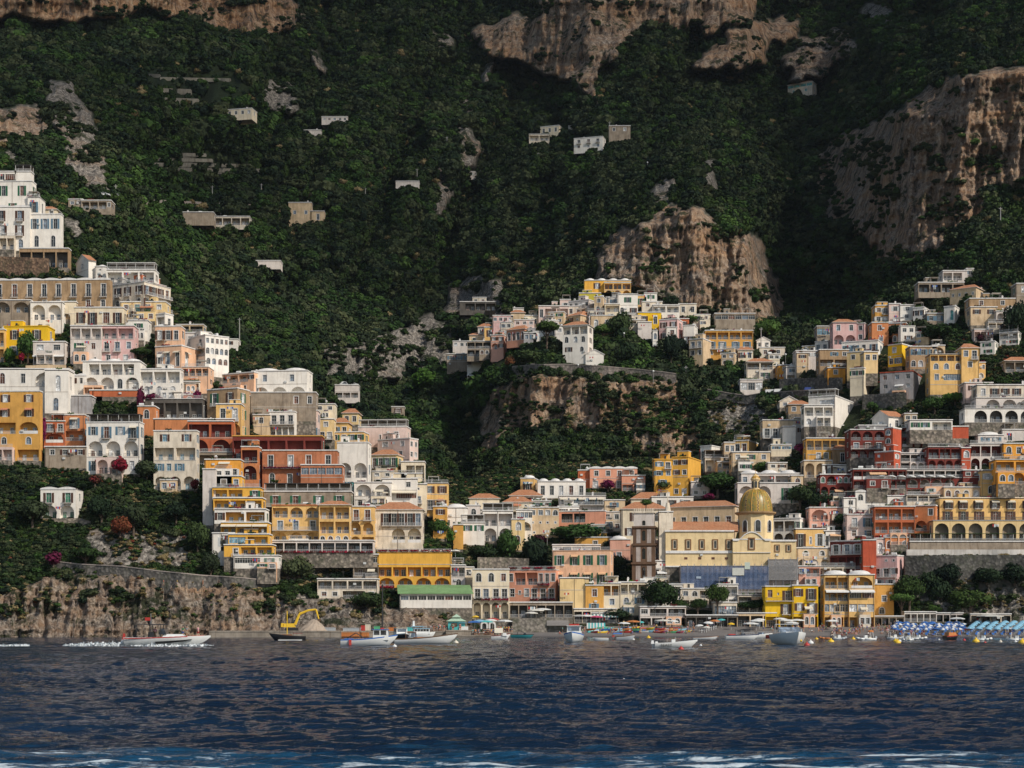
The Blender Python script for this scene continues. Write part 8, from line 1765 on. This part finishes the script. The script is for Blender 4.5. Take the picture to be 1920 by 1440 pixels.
# people: one skinned body per pose, clothes as children
def skinned(vs, es, rad, name, lvl=1):
    me = bpy.data.meshes.new(name); me.from_pydata(vs, es, []); o = bpy.data.objects.new('tmp', me); sc.collection.objects.link(o)
    sk = o.modifiers.new('s', 'SKIN'); sb = o.modifiers.new('b', 'SUBSURF'); sb.levels = lvl; sb.render_levels = lvl
    for i, r_ in enumerate(rad): me.skin_vertices[0].data[i].radius = (r_, r_)
    me.skin_vertices[0].data[0].use_root = True
    dg = bpy.context.evaluated_depsgraph_get(); dg.update(); out = bpy.data.meshes.new_from_object(o.evaluated_get(dg)); out.name = name
    bpy.data.objects.remove(o); out.polygons.foreach_set('use_smooth', [True]*len(out.polygons)); return out
def pose_meshes(k):
    st = dict(stand=((.10,0,0,.45),(.11,.02,0,.05),(-.10,0,0,.45),(-.11,.02,0,.05),(.24,.02,.0,1.12),(.25,-.06,0,.88),(-.24,.02,0,1.12),(-.25,-.06,0,.88)),
              walk=((.10,-.16,0,.48),(.10,.02,0,.05),(-.10,.05,0,.46),(-.10,.34,0,.10),(.24,.12,0,1.12),(.25,.16,0,.90),(-.24,-.12,0,1.12),(-.25,-.3,0,.95)),
              arm=((.10,0,0,.45),(.12,.02,0,.05),(-.10,-.05,0,.46),(-.14,.02,0,.05),(.27,-.12,0,1.2),(.22,-.3,0,1.42),(-.24,.04,0,1.12),(-.2,-.18,0,1.0)))
    sit = k == 'sit'; dz = -.74 if sit else 0; hip = .92+dz
    if sit: kn = [(.12,-.42,.42), (-.13,-.44,.40)]; an = [(.12,-.72,.06), (-.14,-.74,.06)]; el = [(.26,.12,1.1+dz), (-.26,.1,1.1+dz)]; ha = [(.24,.26,.84+dz), (-.2,-.2,.95+dz)]
    else:
        q_ = st[k]; kn = [(q_[0][0], q_[0][1], q_[0][3]), (q_[2][0], q_[2][1], q_[2][3])]; an = [(q_[1][0], q_[1][1], q_[1][3]), (q_[3][0], q_[3][1], q_[3][3])]; el = [(q_[4][0], q_[4][1], q_[4][3]), (q_[6][0], q_[6][1], q_[6][3])]; ha = [(q_[5][0], q_[5][1], q_[5][3]), (q_[7][0], q_[7][1], q_[7][3])]
    v = [(0,0,hip), (0,0,hip+.28), (0,0,hip+.50), (0,0,hip+.60), (0,-.01,hip+.70), (0,-.01,hip+.80)]; r = [.14,.12,.13,.055,.10,.085]; e = [(0,1),(1,2),(2,3),(3,4),(4,5)]
    for s in (0, 1):
        sx = 1 if s == 0 else -1; b = len(v)
        v += [(sx*.09,0,hip-.06), kn[s], an[s], (an[s][0], an[s][1]-.17, an[s][2]-.02)]; r += [.095,.065,.042,.035]; e += [(0,b),(b,b+1),(b+1,b+2),(b+2,b+3)]
        b = len(v); h_ = ha[s]; v += [(sx*.18,0,hip+.47), el[s], h_, (h_[0], h_[1]-.02, h_[2]-.09)]; r += [.06,.045,.032,.028]; e += [(2,b),(b,b+1),(b+1,b+2),(b+2,b+3)]
        b = len(v)
    body = skinned(v, e, r, 'body')
    sv = [(0,0,hip+.02), (0,0,hip+.28), (0,0,hip+.49)]; sr = [.155,.14,.148]; se = [(0,1),(1,2)]
    for s in (0, 1):
        sx = 1 if s == 0 else -1; b = len(sv); m_ = Vector((sx*.18,0,hip+.47)).lerp(Vector(el[s]), .75); sv += [(sx*.18,0,hip+.47), tuple(m_)]; sr += [.075,.065]; se += [(2,b),(b,b+1)]
    shirt = skinned(sv, se, sr, 'shirt')
    tv = [(0,0,hip+.04)]; tr = [.16]; te = []
    for s in (0, 1):
        sx = 1 if s == 0 else -1; b = len(tv); m_ = Vector((sx*.09,0,hip-.06)).lerp(Vector(kn[s]), .8); tv += [(sx*.09,0,hip-.06), tuple(m_)]; tr += [.12,.09]; te += [(0,b),(b,b+1)]
    shorts = skinned(tv, te, tr, 'shorts')
    m = MB(); hz = hip+.80; m.lathe((0,.015,hz-.03), [(.105,-.06),(.112,.0),(.10,.06),(.06,.11),(.01,.125)], 10); hair = m.mesh('hair', [plain('hair_dark', (.03,.02,.015))], True)
    m = MB(); m.lathe((0,-.105,hz-.05), [(.018,-.02),(.012,.03)], 6); [m.box(x-.012, x+.012, -.105, -.09, hz-.015, hz+.0) for x in (-.035, .035)]; m.box(-.03, .03, -.1, -.088, hz-.105, hz-.09); face = m.mesh('face', [plain('face_features', (.20,.08,.06))])
    return body, shirt, shorts, hair, face
def people():
    PM = {k: pose_meshes(k) for k in ('stand', 'walk', 'arm', 'sit')}
    tops = dict(white=(.72,.72,.70), red=(.5,.04,.04), blue=(.06,.12,.4), black=(.03,.03,.03), yellow=(.7,.5,.08), pink=(.65,.3,.35), green=(.08,.28,.12), grey=(.3,.3,.3), turquoise=(.1,.45,.45), striped=(.4,.42,.5), orange=(.7,.25,.06), bare=None)
    bots = dict(white=(.7,.7,.68), blue=(.05,.09,.28), black=(.02,.02,.02), beige=(.45,.36,.25), red=(.42,.04,.04), grey=(.2,.2,.22), orange=(.6,.2,.05))
    skins = [plain('skin_a', (.48,.27,.18)), plain('skin_b', (.36,.19,.12)), plain('skin_c', (.56,.36,.26))]; n = [0]
    def person(u, D, z, place, group='people by the water'):
        for _ in range(60):
            ps = RS.choice(['stand', 'stand', 'walk', 'arm'] if group != 'bathers on the sand' else ['stand', 'sit', 'sit', 'walk', 'arm'])
            t = RS.choice(list(tops)) if group == 'bathers on the sand' and RS.random() > .5 else RS.choice([k for k in tops if k != 'bare'] if group != 'bathers on the sand' else ['bare', 'pink', 'red', 'blue']); b = RS.choice(list(bots))
            if ('pp', ps, t, b, place) not in MC: break
        MC[('pp', ps, t, b, place)] = 1
        lab = 'person in %s, %s bottoms, %s %s' % (('%s top' % t) if t != 'bare' else 'no top', b, dict(stand='standing', walk='walking', arm='raising an arm', sit='sitting')[ps], place)
        r = thing('person', lab, 'person', ((u-960)*D/F, D, z), RS.uniform(-2.4, 2.4), group); bd, sh, so, ha, fc = PM[ps]
        for nm, me, mt in (('body', bd, RS.choice(skins)), ('shirt', sh, t != 'bare' and plain('cloth_'+t, tops[t], .9)), ('shorts', so, plain('shorts_'+b, bots[b], .9)), ('hair', ha, None), ('face', fc, None)):
            if mt is False: continue
            if mt is not None and not me.materials: me.materials.append(mt)
            o = link(nm, me, r)
            if mt is not None: o.material_slots[0].link = 'OBJECT'; o.material_slots[0].material = mt
        n[0] += 1; return r
    for k in range(30): person(RS.uniform(804, 836)+(k % 3)*14, RS.uniform(470, 478), 1.8 if k % 3 == 0 else 2.1 if k % 3 else 1.8, 'queueing by the turquoise kiosk', 'people on the quay')
    for k in range(34): person(RS.uniform(886, 934), RS.uniform(463, 466.6), .72, 'on the low landing step', 'people on the quay')
    for k in range(16): person(RS.uniform(934, 960), RS.uniform(469, 490), 1.5, 'by the arched doorways', 'people on the quay')
    for a, b, d0, d1, c, pl in [(1040,1100,486,498,10,'beside the boathouse'),(1105,1200,486,500,18,'among the beached kayaks'),(1200,1290,488,503,14,'under the large dark pine'),(1160,1400,506,511,26,'along the waterfront promenade'),(1540,1690,503,511,26,'before the yellow beach restaurant'),(1288,1304,488,496,4,'alone on the open sand'),(1430,1520,492,506,16,'under the white parasols'),(1518,1545,490,506,8,'left of the white gazebo'),(1556,1606,483,492,34,'among the inflatables'),(1600,1690,484,500,40,'left of the striped parasols'),(1690,1900,482,489,26,'in front of the blue parasols')]:
        for k in range(c): D = RS.uniform(d0, d1); person(RS.uniform(a, b), D, zb(D)+.12, pl, 'bathers on the sand')
    for a, b, v, c, pl in [(300,420,1094,4,'on the cliff path'),(1096,1150,1156,8,'at the restaurant terrace rail')]:
        for k in range(c): u = RS.uniform(a, b); D = float(TDat(u, v))-2.5; person(u, D, P(u, v+4, D).z, pl, 'people on the terraces')
    D = wd(1212)
    for k, (dx, z) in enumerate([(-1.6, 1.3), (2.6, 1.5), (3.2, 1.55), (4.9, 1.5)]): person(960+((311-960)*D/F+dx)*F/D, D, z-.1, 'aboard the motor yacht', 'people on boats')
    D = wd(1199)
    for k in range(3): person(928+k*5, D, .7, 'aboard the arched-canopy launch', 'people on boats')
    print('people', n[0])
def main():
    setup(); build_terrain(); build_water()
    town_left(); town_centre(); town_spur(); town_right(); far_houses(); infill(); lamps(); beach_row(); church(); plants(); walls_and_roads()
    shore(); boats(); umbrellas(); people()
    print('houses', NB[0], 'objects', len(bpy.data.objects))
    scatter_forest(); ground_cover(); haze(); cloud()
main()
